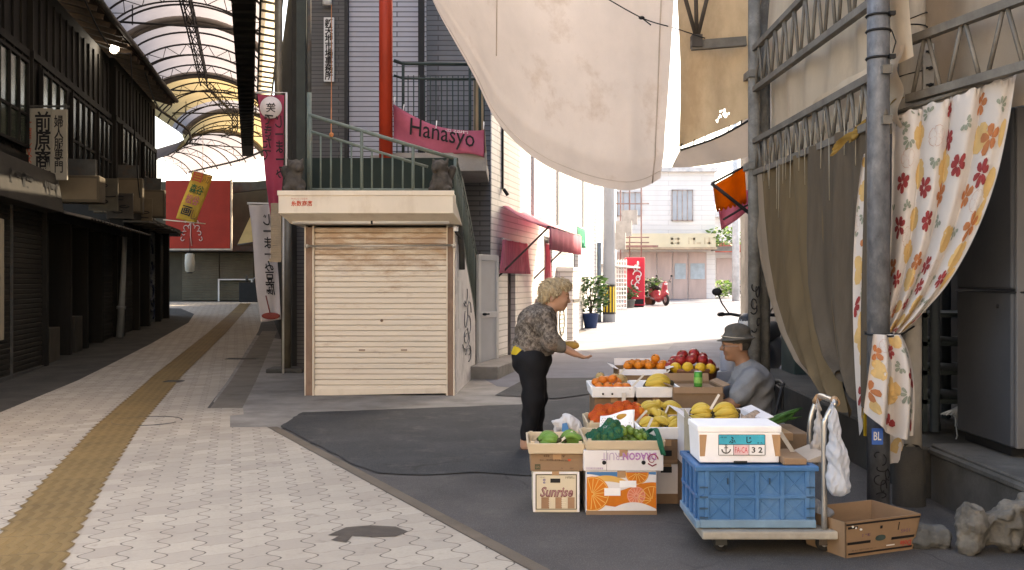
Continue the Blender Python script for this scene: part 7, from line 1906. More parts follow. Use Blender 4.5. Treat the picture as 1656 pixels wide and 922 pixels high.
mb = MB(BXT); mb.box(.008, L_b - .008, .008, D_b - .008, .002, .008); mb.build('bottom', kraft_d, o)
def fq(u, h): return BXT @ Vector((-fl_b * h + (L_b + 2 * fl_b * h) * u, -fl_b * h - .0022, H_b * h))
fR = (fq(1, .5) - fq(0, .5)).normalized(); fU = (fq(.5, 1) - fq(.5, 0)).normalized()
def fdec(name, u0, u1, h0, h1, m): k = MB(); k.add([fq(u0, h0), fq(u1, h0), fq(u1, h1), fq(u0, h1)], [(0, 1, 2, 3)]); return k.build(name, m, fr, fixn=False, thick=.001)
fdec('black_band', .03, .97, .08, .13, ink); fdec('black_band', .02, .34, .36, .43, ink); fdec('black_band', .64, .97, .36, .43, ink); fdec('black_band', .01, .99, .9, .95, ink); fdec('black_band', .03, .16, .8, .86, ink)
text('Dole', fq(.86, .22), -fR, -fU, .075, .032, M('dole_red', (.45, .07, .05), .6), fr, bold=.03); fdec('white_arrow', .58, .7, .2, .23, white_paint)
text('1045', fq(.82, .58), -fR, -fU, .06, .02, M('stamp_violet', (.16, .08, .13), .7), fr); marks(fq(.28, .6), fR, fU, .06, .02, MATS['stamp_violet'], fr, 1, 3, .002); marks(fq(.26, .2), fR, fU, .16, .009, pr, fr, 1, 4, .002)
mb = MB(); c_ = fq(.48, .45); mb.add([c_ + fR * (.034 * math.cos(a)) + fU * (.014 * math.sin(a) + (.004 if math.sin(a) > 0 else 0)) for a in [i * .4488 for i in range(14)]], [tuple(range(14))]); mb.build('hand_hole', M('hole_teal', (.06, .085, .075), .6), fr, fixn=False, thick=.001)
fdec('slot', .46, .49, .72, .8, black); fdec('slot', .71, .72, .62, .84, black)
mb = MB(); 
for u, h in ((.09, .86), (.13, .82), (.2, .76)): mb.ball(fq(u, h), .006, 6, sc=(1.3, .4, 1))
mb.build('torn_spot', white_paint, fr)

# ------------------------------------------------------------------ fruit
def fruits(name, label, cat, group, spots, m, sq=.92, seed=1, stem=None, n=14):
    rr = random.Random(seed); first = None
    for (x, y, z, r) in spots:
        if first is None:
            mb = MB(); mb.lathe([(0.02, -.96 * sq)] + [(math.cos(t) , math.sin(t) * sq) for t in [-1.2 + 2.4 * i / 8 for i in range(9)]] + [(.12, .9 * sq), (0, .84 * sq)], (0, 0, 0), n)
            for i, p in enumerate(mb.v): mb.v[i] = p * 1.0
            o = mb.build(name, m, origin=(0, 0, 0), label=label, cat=cat, group=group)
            if stem: k = MB(); k.lathe([(0, .9 * sq), (.12, .88 * sq), (.3, .9 * sq), (.1, .95 * sq), (.06, 1.08 * sq), (0, 1.08 * sq)], (0, 0, 0), 8); k.build('calyx', stem, o)
            first = o
        else:
            o = dup(first, (0, 0, 0))
        o.location = (x, y, z); o.scale = (r, r, r); o.rotation_euler = (rr.uniform(-.5, .5), rr.uniform(-.5, .5), rr.uniform(0, 6))
orange_m = M('orange_peel', (.66, .20, .015), .45, .15, 3, .25, 60); pers_m = M('persimmon_skin', (.62, .17, .02), .35, .12, 2, .02); apple_m = M('apple_skin', (.30, .018, .02), .3, .5, 2.2, .0, 30, stain=(.5, .2, .08), samt=.5, sscale=1.3)
grape_m = M('grapefruit_skin', (.66, .40, .03), .45, .1, 3, .15, 60); lime_m = M('lime_skin', (.13, .21, .03), .45, .4, 2, .1, 50)
calyx = M('calyx_green', (.1, .14, .04), .7); bro = M('fruit_stem', (.12, .07, .03), .8)
ox = lambda px: bx(px, 8.35)
fruits('orange', 'loose orange heaped in the far open carton', 'orange', 'oranges in the far open carton', [(ox(p), yy_, z_, .038) for p, yy_, z_ in ((1014, 8.3, .69), (1024, 8.42, .705), (1031, 8.28, .7), (1040, 8.4, .70), (1048, 8.29, .695), (1058, 8.38, .705), (1059, 8.32, .755), (1067, 8.3, .69), (1074, 8.42, .7), (1020, 8.5, .69), (1050, 8.5, .7), (1035, 8.52, .7))], orange_m, .94, 1, bro)
px_ = lambda p: bx(p, 7.55)
fruits('persimmon', 'orange persimmon in the white foam tray', 'persimmon', 'persimmons in the foam tray', [(px_(p), y_, z_, .042) for p, y_, z_ in ((970, 7.52, .60), (984, 7.53, .602), (999, 7.52, .602), (1012, 7.54, .6), (977, 7.62, .645), (992, 7.63, .65), (968, 7.72, .62), (985, 7.74, .63), (1003, 7.72, .63))], pers_m, .78, 2, calyx)
fruits('wrapped_pear', 'pale brown pear in net wrapping behind the persimmons', 'pear', 'pale pears behind the persimmons', [(px_(p), y_, z_, .036) for p, y_, z_ in ((976, 7.84, .65), (1000, 7.8, .645), (1008, 7.72, .645), (1014, 7.82, .625))], M('pear_skin', (.42, .3, .13), .6, .3, 5, .1), .95, 3, bro)
ac_ = cc
fruits('apple', 'red apple heaped on the brown tub', 'apple', 'red apples on the brown tub', [(ac_.x + dx, ac_.y + dy, z_, .05) for dx, dy, z_ in ((-.15, .02, .70), (-.09, -.03, .735), (0, -.04, .745), (.09, -.03, .735), (.15, .02, .70), (-.06, .07, .77), (.04, .07, .78), (.11, .08, .75), (-.12, .1, .72), (.0, .14, .74), (-.19, -.01, .675), (.18, .08, .68))], apple_m, .9, 4, bro)
fruits('grapefruit', 'yellow grapefruit lined along the tub rim before the apples', 'grapefruit', 'yellow grapefruit on the tub rim', [(ac_.x + dx, ac_.y - .14 + dy, z_, .048) for dx, dy, z_ in ((-.15, .02, .68), (-.055, -.02, .685), (.05, -.02, .68), (.14, .015, .67))], grape_m, .92, 5)
# netted oranges
spots = []; rr = random.Random(10)
for row, (y_, z_) in enumerate(((6.6, .49), (6.72, .505), (6.85, .495), (6.66, .545), (6.79, .55))):
    for i in range(6 if row < 3 else 5): spots.append((bx(960, 6.6) + .022 + i * .064 + (.032 if row > 2 else 0) + rr.uniform(-.008, .008), y_ + rr.uniform(-.012, .012), z_ + rr.uniform(-.008, .008) - .012 * abs(i - 2.5), .038))
fruits('orange', 'orange packed in red net in the second wooden tray', 'orange', 'netted oranges in the second wooden tray', spots, orange_m, .94, 6, bro)
def net(label, spots, r_, m, cell, x0, x1, y0, y1, zmin, tk=.0016, name='fruit_net'):
    nx, ny = int((x1 - x0) / cell), int((y1 - y0) / cell)
    def hgt(x, y):
        z = zmin
        for (a, b_, c, r) in spots:
            q = (r + .004) ** 2 - (x - a) ** 2 - (y - b_) ** 2
            if q > 0: z = max(z, c + math.sqrt(q))
            else: z = max(z, c + .3 * r - 1.2 * (math.sqrt((x - a) ** 2 + (y - b_) ** 2) - r))
        return z
    H = [[Vector((x0 + (x1 - x0) * i / nx, y0 + (y1 - y0) * j / ny, 0)) for i in range(nx + 1)] for j in range(ny + 1)]
    for row in H:
        for p in row: p.z = hgt(p.x, p.y)
    mb = MB()
    for s in range(-ny, nx + 1):
        L1_ = [H[j][s + j] for j in range(ny + 1) if 0 <= s + j <= nx]; L2_ = [H[j][nx - s - j] for j in range(ny + 1) if 0 <= nx - s - j <= nx]
        for L_ in (L1_, L2_):
            if len(L_) > 1: mb.tube(L_, tk, 3, caps=False)
    mb.build(name, m, label=label, cat='net')
net('red orange fruit net stretched over the oranges', spots, .038, M('net_red', (.6, .09, .015), .6), .011, bx(957, 6.55), bx(1036, 6.55), 6.555, 6.92, .45, .0021)
# limes with green net at both ends
spots = []; rr = random.Random(20)
for layer, z_ in ((0, .425), (1, .462)):
    for j in range(4 if layer == 0 else 3):
        for i in range(10 if layer == 0 else 8):
            zz = z_ + rr.uniform(-.006, .006) + (.022 if (layer and abs(i - 4) < 2) else 0)
            spots.append((bx(956, 6.0) + .01 + i * .042 + (.03 if layer else 0) + rr.uniform(-.007, .007), 6.01 + .02 * layer + j * .085 + rr.uniform(-.01, .01), zz, .0225))
for i in range(7): spots.append((.62 + rr.uniform(-.05, .05), 6.12 + rr.uniform(-.05, .05), .512 + rr.uniform(-.01, .018), .0225))
fruits('lime', 'small green lime heaped in the long wooden tray', 'lime', 'limes in the long wooden tray', spots, lime_m, 1.05, 7, None, 10)
netg = M('net_green', (.012, .12, .065), .6, .3, 6)
net('green net bunched over the limes at the near tray end', spots, .0225, netg, .0125, bx(952, 6.0), bx(1008, 6.0), 5.985, 6.3, .43, .0022)
net('green net over the limes beside the white price stick', spots, .0225, netg, .0105, bx(1046, 6.0), bx(1071, 6.0), 5.985, 6.25, .43, .0024)
mb = MB(); q_ = [P(1046, 700, 6.1), P(1058, 693, 6.05), P(1064, 702, 5.98), P(1068, 718, 5.935), P(1073, 736, 5.935)]
pts = [pl(q_, i / 14) for i in range(15)]
for k in range(5): mb.tube([p + Vector((.006 * (k - 2), .003 * math.sin(k * 2 + i * .9), .002 * math.sin(i + k))) for i, p in enumerate(pts)], .0042, 5)
mb.build('net_tail', netg, label='twisted green net tail hanging over the lime tray edge', cat='net')
# foam net sheet with mango
fs0 = P(970, 696, 6.46); o = empty('foam_sleeve', fs0, 'white perforated foam sheet with a fruit window before the netted oranges', 'packaging')
def slv(u, v): q = P(969 + 55 * u + 2 * v, 699 - 26 * v - 10 * u * v + 2 * math.sin(u * 6), 6.44 + .07 * v); q.y += .015 * math.sin(u * 5); return q
mb = MB(); mb.grid(slv, 20, 10); sh_ = mb.build('sheet', foam, o, thick=.006)
mb = MB()
for i in range(13):
    for j in range(8):
        u, v = (i + .5 + .5 * (j % 2)) / 14, (j + .6) / 9
        if math.hypot((u - .68) / .28, (v - .68) / .3) > 1.05: q = slv(u, v) + Vector((0, -.0042, 0)); mb.lathe([(0, -.0003), (.0032, 0), (.0033, .0004)], q, 6, axis='Y')
mb.build('perforation', M('perf_grey', (.3, .24, .22), .8), sh_)
q = slv(.68, .7); mb = MB(); mb.ball(q + Vector((0, .002, 0)), .045, 16, sc=(1, .22, .5)); mb.build('mango', M('mango_skin', (.52, .28, .05), .5, .35, 6, .05), fixn=True, label='golden mango showing through the perforated foam sheet', cat='mango')

# bananas
ban_y = [M('banana_yellow', (.58, .40, .06), .5, .12, 3, .03, stain=(.3, .16, .04), samt=.4, sscale=9), M('banana_tip', (.06, .045, .02), .7)]
ban_g = [M('banana_green', (.14, .27, .05), .5, .15, 3, .03), M('banana_green_tip', (.05, .05, .02), .7)]
BMESH = {}
def bunch(label, loc, rz, n, mats, sc=1.0, a0=-10, a1=95, key='y', group=None, seed=0, L=.125, Rr=.05):
    rr = random.Random(seed)
    o = empty('banana_bunch', (0, 0, 0), label, 'bananas', group)
    for i in range(n):
        ph = R(a0 + (a1 - a0) * i / max(1, n - 1)) + rr.uniform(-.05, .05)
        nm = (key, round(L, 3), round(Rr, 3))
        if nm not in BMESH:
            mb = MB(); pts, rad = [], []
            for k in range(12):
                t = k / 11; pts.append(Vector((L / 2 - L * t, 0, Rr * math.sin(math.pi * (.12 + .8 * t)))))
                rad.append((.006, .008, .013, .0165, .018, .0185, .0185, .018, .0165, .013, .008, .004)[k])
            mb.tube(pts, rad, 7); mb.m = [1 if (i2 // 7 in (0, 10)) else 0 for i2 in range(len(mb.f))]
            b_ = mb.build('banana', mats, o); BMESH[nm] = b_.data
        else:
            b_ = bpy.data.objects.new('banana', BMESH[nm]); link(b_); b_.parent = o
        b_.rotation_euler = (ph - R(90) + R(90), 0, rr.uniform(-.12, .12)); b_.location = (rr.uniform(-.008, .008), 0, 0)
        s_ = rr.uniform(.92, 1.08); b_.scale = (s_, s_, s_)
    mb = MB(); mb.ball((L / 2 + .0, 0, .02), .016, 8, sc=(1.3, 1.4, 1)); k = mb.build('stalk', mats[1], o)
    o.location = loc; o.rotation_euler = (0, 0, rz); o.scale = (sc,) * 3
    return o
G_ = 'bunches of bananas on the stall'
c0 = Vector((bx(1063, 7.6), 7.62, .565))
bunch('large neat bunch of yellow bananas in the foam tray beside the persimmons', c0 + Vector((0, 0, .02)), R(8), 7, ban_y, 1.65, -5, 110, seed=1, group=G_)
for k, (px, py, d, rz, n, s_, lab) in enumerate(((1048, 700, 6.42, R(25), 6, 1.0, 'yellow banana bunch nearest the limes in the dotted foam tray'), (1068, 702, 6.4, R(150), 6, 1.0, 'yellow banana bunch at the middle of the dotted foam tray'), (1088, 701, 6.42, R(40), 6, .95, 'yellow banana bunch at the hand hole end of the dotted foam tray'), (1062, 688, 6.6, R(100), 6, 1.05, 'yellow banana bunch piled highest in the dotted foam tray'),
        (1050, 672, 6.95, R(15), 6, 1.1, 'yellow banana bunch behind the foam tray, near the netted oranges'), (1086, 668, 6.98, R(160), 7, 1.1, 'yellow banana bunch behind the foam tray, near the open carton'), (1062, 662, 7.05, R(80), 6, 1.1, 'yellow banana bunch at the back of the shallow pale tray'))):
    q = P(px, py, d); bunch(lab, (q.x, d, max(q.z - .02, .455 if d < 6.6 else .475)), rz, n, ban_y, s_ * 1.18, -15, 110, seed=10 + k, group=G_)
for k, (px, d, rz, lab) in enumerate(((1136, 5.98, R(-12), 'rounded yellow banana bunch near the open carton end of the white carton'), (1172, 5.92, R(8), 'rounded yellow banana bunch nearest the seated man'))):
    bunch(lab, (bx(px, d), d, .60), rz, 6, ban_y, 1.05 if k == 0 else 1.2, -5, 110, seed=30 + k, group=G_)
for k, (px, d, rz, lab) in enumerate(((884, 6.2, R(20), 'green banana bunch nearest the woman in the wooden tray'), (890, 6.12, R(-30), 'small green banana bunch at the tray front'), (920, 6.22, R(10), 'green banana bunch beside the limes'), (925, 6.1, R(160), 'dark green banana bunch under the wooden stick'))):
    bunch(lab, (bx(px, d), d, .41), rz, 6, ban_g, .95, -10, 110, key='g', seed=50 + k, group='green banana bunches in the wooden tray')
# carton shred padding so the fruit rests on something
# price sticks
stw = M('stick_white', (.66, .6, .52), .7, .08)
for k, (p0, p1, d, lab) in enumerate((((1018, 630), (1041, 606), 7.42, 'white price stick standing between persimmons and bananas'), ((1070, 612), (1083, 598), 8.1, 'white price stick before the tub of apples'), ((1024, 688), (1046, 664), 6.5, 'white price stick at the edge of the netted oranges'), ((1040, 708), (1055, 676), 6.2, 'long white price stick among the limes'),
        ((1073, 676), (1081, 656), 6.75, 'short white price stick among the piled bananas'), ((1149, 662), (1163, 638), 5.85, 'white price stick between the two rounded banana bunches'), ((902, 717), (926, 698), 6.08, 'wooden price stick across the green bananas'), ((1001, 606), (1010, 596), 8.1, 'white price stick beside the far oranges carton'))):
    mb = MB(); mb.bar(P(*p0, d), P(*p1, d + .03), .014, .004, up=(0, 1, 0)); mb.build('price_stick', stw, label=lab, cat='price stick')
# crumpled white bag behind the green bananas
carton('fruit_carton', 'hidden brown carton under the crumpled white bag', .22, .46, 6.52, .35, 0, .375, kraft_d)
q = P(916, 700, 6.7); o = sdf_obj('crumpled_bag', [('c', (-.06, 0, .03), (.0, 0, .1), .03, .03), ('c', (0, 0, .1), (.07, 0, .02), .03, .04), ('e', (.03, 0, .06), (.06, .05, .05)), ('e', (-.07, -.01, .08), (.03, .02, .015))], M('white_bag', (.68, .67, .68), .4, .08, 6, .4, 20, trans=.2), res=.008, k=.03, T=Matrix.Translation((q.x, 6.7, .375)), jitter=wr, label='crumpled white plastic bag behind the green bananas', cat='bag', origin=(q.x, 6.7, .375))
mb = MB(); mb.prism([(q.x - .035, 6.64, .39), (q.x + .02, 6.64, .39), (q.x + .0, 6.65, .455), (q.x - .03, 6.65, .45)], (0, .004, 0)); mb.build('print_patch', blue_, o)
# old plastic clip on the brown carton edge
mb = MB(); mb.box(bx(1006, 7.4), bx(1012, 7.4), 7.405, 7.42, .5, .57); mb.build('price_clip', stw, label='plain wooden clip at the persimmon tray corner', cat='clip')

# ------------------------------------------------------------------ people
skin_w = M('skin_pale', (.44, .25, .17), .55, .1, 8, .05, 80); skin_m = M('skin_tan', (.26, .135, .08), .55, .12, 8, .05, 80)
dark_eye = M('eye_dark', (.02, .015, .012), .3); lipm = M('lip', (.32, .13, .1), .5)
def hand(w, d, n, curl=.5, s=1.0, thumb=1):
    w, d, n = Vector(w), Vector(d).normalized(), Vector(n).normalized(); n = (n - d * n.dot(d)).normalized(); sd = d.cross(n)
    out = []
    for o_ in (-.02, 0, .02): out.append(('c', tuple(w + sd * o_ * .6 * s), tuple(w + d * .078 * s + sd * o_ * s), .017 * s, .014 * s, .012))
    for i, (o_, L_) in enumerate(((-.03, .06), (-.0105, .075), (.0095, .07), (.029, .054))):
        b_ = w + d * (.08 - abs(o_) * .25) * s + sd * o_ * s; L_ *= s
        c1 = curl * (.8 + .12 * i); d1 = d * math.cos(c1) + n * math.sin(c1); d2 = d * math.cos(2 * c1) + n * math.sin(2 * c1)
        m_ = b_ + d1 * L_ * .55; e_ = m_ + d2 * L_ * .5
        out += [('c', tuple(b_), tuple(m_), .0092 * s, .0085 * s, .004), ('c', tuple(m_), tuple(e_), .0085 * s, .0068 * s, .004)]
    tb = w + d * .02 * s - sd * .024 * s * thumb; m_ = tb + (d * .6 - sd * .7 * thumb + n * .35).normalized() * .038 * s; e_ = m_ + (d * .85 - sd * .2 * thumb + n * .45).normalized() * .03 * s
    out += [('c', tuple(tb), tuple(m_), .013 * s, .0105 * s, .008), ('c', tuple(m_), tuple(e_), .0105 * s, .008 * s, .004)]
    return out
wo = Vector((bx(840, 8.35), 8.35, 0)); WT = Matrix.Translation(wo)
pw_ = empty('person', wo, 'elderly woman with short blond grey hair bending forward, holding out her open hand', 'person')
WM[pw_.name] = WT
legs = []
for s, ax_ in ((-1, .055), (1, .125)):
    legs += [('c', (.11, s * .07, .76), (.12 + (.02 if s > 0 else -.01), s * .085, .43), .085, .07), ('c', (.12 + (.02 if s > 0 else -.01), s * .085, .43), (ax_, s * .08, .09), .07, .042),
             ('c', (ax_, s * .08, .06), (ax_ + .02, s * .085, .035), .04, .034), ('c', (ax_ - .015, s * .08, .03), (ax_ + .15, s * .095, .022), .03, .022)]
torso = [('e', (.105, 0, .76), (.125, .135, .13)), ('c', (.105, 0, .78), (.14, 0, .98), .105, .11), ('e', (.155, 0, 1.08), (.11, .16, .10)), ('c', (.19, 0, 1.1), (.24, 0, 1.16), .09, .065)]
head = [('c', (.225, 0, 1.13), (.285, 0, 1.24), .06, .055, .03), ('e', (.30, 0, 1.325), (.105, .08, .1)), ('e', (.338, 0, 1.255), (.072, .064, .095)), ('c', (.30, 0, 1.205), (.352, 0, 1.182), .045, .026, .03),
        ('e', (.395, 0, 1.287), (.022, .045, .016), None, .015), ('c', (.405, 0, 1.268), (.417, 0, 1.23), .009, .0145, .01), ('e', (.408, -.012, 1.226), (.013, .009, .008), None, .006), ('e', (.408, .012, 1.226), (.013, .009, .008), None, .006),
        ('e', (.388, 0, 1.203), (.016, .026, .0075), None, .008), ('e', (.386, 0, 1.191), (.016, .022, .0075), None, .008), ('e', (.375, -.036, 1.235), (.024, .022, .022), None, .02), ('e', (.375, .036, 1.235), (.024, .022, .022), None, .02),
        ('e', (.272, -.082, 1.258), (.02, .01, .032), roty(-15), .008), ('e', (.272, .082, 1.258), (.02, .01, .032), roty(-15), .008), ('e', (.366, 0, 1.175), (.02, .022, .016), None, .015),
        ('-e', (.412, -.03, 1.263), (.014, .017, .008), None, .01), ('-e', (.412, .03, 1.263), (.014, .017, .008), None, .01), ('e', (.396, -.029, 1.262), (.008, .014, .007), None, .003), ('e', (.396, .029, 1.262), (.008, .014, .007), None, .003)]
rsh, rel, rwr = (.19, -.175, 1.11), (.265, -.235, .90), (.455, -.19, .805)
lsh, lel, lwr = (.19, .175, 1.11), (.26, .225, .90), (.385, .09, .85)
arms = [('c', rsh, rel, .055, .045), ('c', rel, rwr, .043, .027), ('c', lsh, lel, .055, .045), ('c', lel, lwr, .043, .027)]
hands = hand(rwr, (.08, .02, -.035), (-.03, .12, 1.0), .38, 1.0, 1) + hand(lwr, (.07, -.06, -.005), (.1, -.3, .5), .75, .95, -1)
def wm(c):
    m_ = np.zeros(len(c), int)
    eye = (np.hypot(np.abs(c[:, 1]) - .03, (c[:, 2] - 1.262) * 1.8) < .011) & (c[:, 0] > .385); m_[eye] = 1
    lip = (np.abs(c[:, 2] - 1.197) < .009) & (c[:, 0] > .388) & (np.abs(c[:, 1]) < .024); m_[lip] = 2
    br = (np.abs(c[:, 2] - 1.289) < .005) & (c[:, 0] > .385) & (np.abs(np.abs(c[:, 1]) - .033) < .02); m_[br] = 3
    return m_
sdf_obj('body', torso + legs + head + arms + hands, [skin_w, dark_eye, lipm, M('brow_grey', (.2, .14, .09), .8)], pw_, res=.0072, k=.035, T=WT, mfn=wm)
tr_ = [('e', (.102, 0, .735), (.165, .175, .15)), ('c', (.105, 0, .78), (.112, 0, .82), .15, .148)]
for s, ax_ in ((-1, .055), (1, .125)):
    kx_ = .12 + (.025 if s > 0 else -.005); tr_ += [('c', (.108, s * .085, .74), (kx_, s * .085, .43), .122, .086), ('c', (kx_, s * .085, .43), (ax_ + .01, s * .08, .1), .086, .06)]
def fold(v): return np.stack([.004 * np.sin(v[:, 2] * 45 + v[:, 1] * 30), .004 * np.sin(v[:, 2] * 38 + v[:, 0] * 40), 0 * v[:, 0]], 1)
sdf_obj('trousers', tr_, M('black_trousers', (.008, .008, .01), .85, .3, 6, .1, 80), pw_, res=.011, k=.05, T=WT, clip=lambda v: (v[:, 2] > .075) & (v[:, 2] < .845), jitter=fold)
sdf_obj('shirt', [('c', (.104, 0, .79), (.108, 0, .85), .171, .158)], M('yellow_shirt', (.60, .42, .03), .85, .15, 10, .1), pw_, res=.011, k=.04, T=WT, clip=lambda v: (v[:, 2] > .78) & (v[:, 2] < .89), jitter=fold)
swm, n, l, bs = nodes_of('sweater_pattern')
v_ = coords(n, l, 'Object'); f1 = noise(n, l, v_, 26, 6, .75); f2 = noise(n, l, coords(n, l, 'Object', (1, 1, .6)), 60, 3, .6); f3 = noise(n, l, v_, 9, 3)
c_ = ramp(n, l, f1, [(.38, (.06, .05, .042)), (.5, (.15, .125, .105)), (.62, (.26, .225, .19))]); c_ = mix(n, l, ramp(n, l, f2, [(.52, 0.0), (.64, .7)]), c_, (.035, .027, .024)); c_ = mix(n, l, ramp(n, l, f3, [(.55, 0.0), (.7, .35)]), c_, (.3, .21, .15))
l.new(c_, bs.inputs['Base Color']); bs.inputs['Roughness'].default_value = .95; bs.inputs['Specular IOR Level'].default_value = .1; bump(n, l, bs, f2, .5, .006)
sw = [('c', (.112, 0, .80), (.135, 0, .98), .176, .17), ('e', (.15, 0, 1.07), (.158, .2, .14)), ('c', (.17, 0, 1.1), (.232, 0, 1.15), .1, .075), ('c', rsh, rel, .078, .07), ('c', rel, (.335, -.222, .868), .07, .052), ('c', lsh, lel, .085, .078), ('c', lel, (.32, .15, .872), .075, .055), ('e', (.2, 0, .9), (.12, .16, .1))]
def foldw(v): return np.stack([.005 * np.sin(v[:, 2] * 55 + v[:, 1] * 25) , .004 * np.sin(v[:, 2] * 60 + v[:, 0] * 45), .004 * np.sin(v[:, 0] * 50)], 1)
sdf_obj('sweater', sw, [swm, M('sweater_rib', (.16, .145, .125), .9, .2, 8, .2)], pw_, res=.0105, k=.05, T=WT, jitter=foldw, clip=lambda v: (v[:, 2] > .785 + .07 * np.clip((.08 - v[:, 0]) / .1, 0, 1)), mfn=lambda c: ((c[:, 2] < .812 + .07 * np.clip((.08 - c[:, 0]) / .1, 0, 1)) | ((c[:, 0] > .305) & (c[:, 2] < .93))).astype(int))
def strand(v): return np.stack([.007 * np.sin(v[:, 1] * 120 + v[:, 2] * 40), .005 * np.sin(v[:, 0] * 150 + v[:, 2] * 60), .007 * np.sin(v[:, 0] * 110 + v[:, 1] * 90)], 1)
hair_m = M('hair_blond_grey', (.46, .36, .22), .6, .4, 9, .5, 120, stretch=(1, 1, .4), stain=(.25, .18, .11), samt=.6, sscale=6)
HAIR = sdf_obj('hair', [('e', (.29, 0, 1.338), (.115, .092, .086)), ('e', (.225, 0, 1.285), (.06, .088, .08)), ('e', (.35, 0, 1.368), (.075, .08, .05)), ('e', (.385, 0, 1.35), (.04, .065, .026)), ('e', (.275, -.07, 1.32), (.07, .035, .05)), ('e', (.275, .07, 1.32), (.07, .035, .05)),
                 ('-e', (.40, 0, 1.235), (.105, .14, .095), None, .015), ('-e', (.28, 0, 1.15), (.1, .2, .075), None, .02)], hair_m, pw_, res=.008, k=.03, T=WT, jitter=strand)
rr = random.Random(77); mb = MB(WT)
hv = [v.co.copy() for v in HAIR.data.vertices]; hn_ = [v.normal.copy() for v in HAIR.data.vertices]
for i in range(2200):
    j = rr.randrange(len(hv)); p_, nn = hv[j], hn_[j]
    p_ = WT.inverted() @ (WM[pw_.name] @ p_)
    away = Vector((p_.x - .29, p_.y, p_.z - 1.40)); away.z -= .05 + max(0, .02); fl_d = (away - nn * away.dot(nn)); fl_d = fl_d.normalized() if fl_d.length > 1e-4 else Vector((0, 0, -1))
    fl_d = (fl_d + Vector((rr.uniform(-.28, .28), rr.uniform(-.28, .28), rr.uniform(-.25, .25)))).normalized(); L_ = rr.uniform(.014, .034)
    a_ = p_ - nn * .004; b_ = p_ + nn * .005 + fl_d * L_ * .5; c_ = p_ + nn * rr.uniform(-.002, .005) + fl_d * L_
    mb.tube([a_, b_, c_], [.003, .0026, .001], 3, mi=rr.randrange(3), caps=False)
mb.build('hair_strands', [M('hair_pale', (.58, .49, .34), .5, .1), M('hair_mid', (.46, .36, .23), .5, .1), M('hair_deep', (.36, .27, .165), .5, .1)], pw_)
for s in (-1, 1):
    sdf_obj('sandal', [('c', (.035 + (.07 if s > 0 else 0), s * .08, .008), (.2 + (.07 if s > 0 else 0), s * .095, .008), .035, .034)], M('sandal_brown', (.16, .07, .035), .7), pw_, res=.011, k=.01, T=WT, clip=lambda v: v[:, 2] < .016)
sdf_obj('coin_purse', [('e', (.425, .0, .868), (.075, .045, .032)), ('e', (.45, -.03, .858), (.05, .03, .025))], M('purse_ochre', (.42, .24, .05), .6, .2, 6, .1), None, res=.009, k=.02, T=WT, label='ochre purse clutched in the bending woman hand', cat='purse', origin=wo + Vector((.43, 0, .85)))
mb = MB(); mb.ball(wo + Vector((.11, -.183, .69)), .008, 8, sc=(1, .4, 1)); mb.build('button', white_paint, pw_)

mo = Vector((bx(1200, 7.6), 7.62, 0)); MTR = Matrix.Translation(mo) @ Matrix.Rotation(R(172), 4, 'Z')
pm = empty('person', mo, 'seated old man in a grey shirt and small brimmed hat facing the woman', 'person')
WM[pm.name] = Matrix.Translation(mo)
tors = [('e', (-.05, 0, .37), (.15, .17, .13)), ('c', (-.05, 0, .4), (-.07, 0, .6), .135, .14), ('e', (-.075, 0, .66), (.105, .18, .09)), ('c', (-.06, 0, .7), (-.03, 0, .74), .08, .06)]
lg = []
for s in (-1, 1): lg += [('c', (-.04, s * .09, .35), (.22, s * .13, .43), .09, .065), ('c', (.22, s * .13, .43), (.14, s * .13, .08), .06, .04), ('c', (.12, s * .13, .035), (.26, s * .14, .028), .035, .026)]
hd_ = [('c', (-.035, 0, .73), (.02, 0, .86), .06, .056, .03), ('e', (.03, 0, .945), (.105, .08, .095)), ('e', (.068, 0, .885), (.068, .063, .085)), ('c', (.03, 0, .84), (.09, 0, .816), .042, .024, .03), ('e', (.125, 0, .93), (.02, .045, .016), None, .015),
       ('c', (.133, 0, .915), (.15, 0, .882), .009, .015, .01), ('e', (.137, -.012, .879), (.012, .009, .008), None, .006), ('e', (.137, .012, .879), (.012, .009, .008), None, .006), ('e', (.12, 0, .853), (.016, .025, .008), None, .008), ('e', (.117, 0, .84), (.015, .022, .008), None, .008),
       ('e', (.01, -.082, .9), (.022, .01, .034), roty(-12), .008), ('e', (.01, .082, .9), (.022, .01, .034), roty(-12), .008), ('e', (.104, 0, .812), (.02, .022, .016), None, .015), ('e', (.105, .036, .88), (.024, .02, .022), None, .02), ('e', (.105, -.036, .88), (.024, .02, .022), None, .02)]
nsh, nel, nwr = (-.06, .175, .675), (.07, .235, .50), (.20, .17, .475)
fsh, fel, fwr = (-.06, -.175, .675), (.09, -.23, .48), (.23, -.1, .5)
ar_ = [('c', nsh, nel, .055, .045), ('c', nel, nwr, .042, .028), ('c', fsh, fel, .055, .045), ('c', fel, fwr, .042, .028)]
hn = hand(nwr, (.07, -.05, .01), (0, -.5, -.6), .6, 1.0, 1) + hand(fwr, (.08, .03, -.01), (0, .3, -.8), .6, 1.0, -1)
def mm(c):
    m_ = np.zeros(len(c), int); m_[(np.hypot(np.abs(c[:, 1]) - .03, (c[:, 2] - .907) * 1.8) < .01) & (c[:, 0] > .11)] = 1; m_[(np.abs(c[:, 2] - .847) < .008) & (c[:, 0] > .12)] = 2
    m_[(c[:, 0] < .0) & (c[:, 2] > .875) & (c[:, 2] < 1.1)] = 3; return m_
sdf_obj('body', tors + lg + hd_ + ar_ + hn, [skin_m, dark_eye, lipm, M('hair_dark_grey', (.05, .045, .04), .8, .3, 30, .3)], pm, res=.0072, k=.035, T=MTR, mfn=mm)
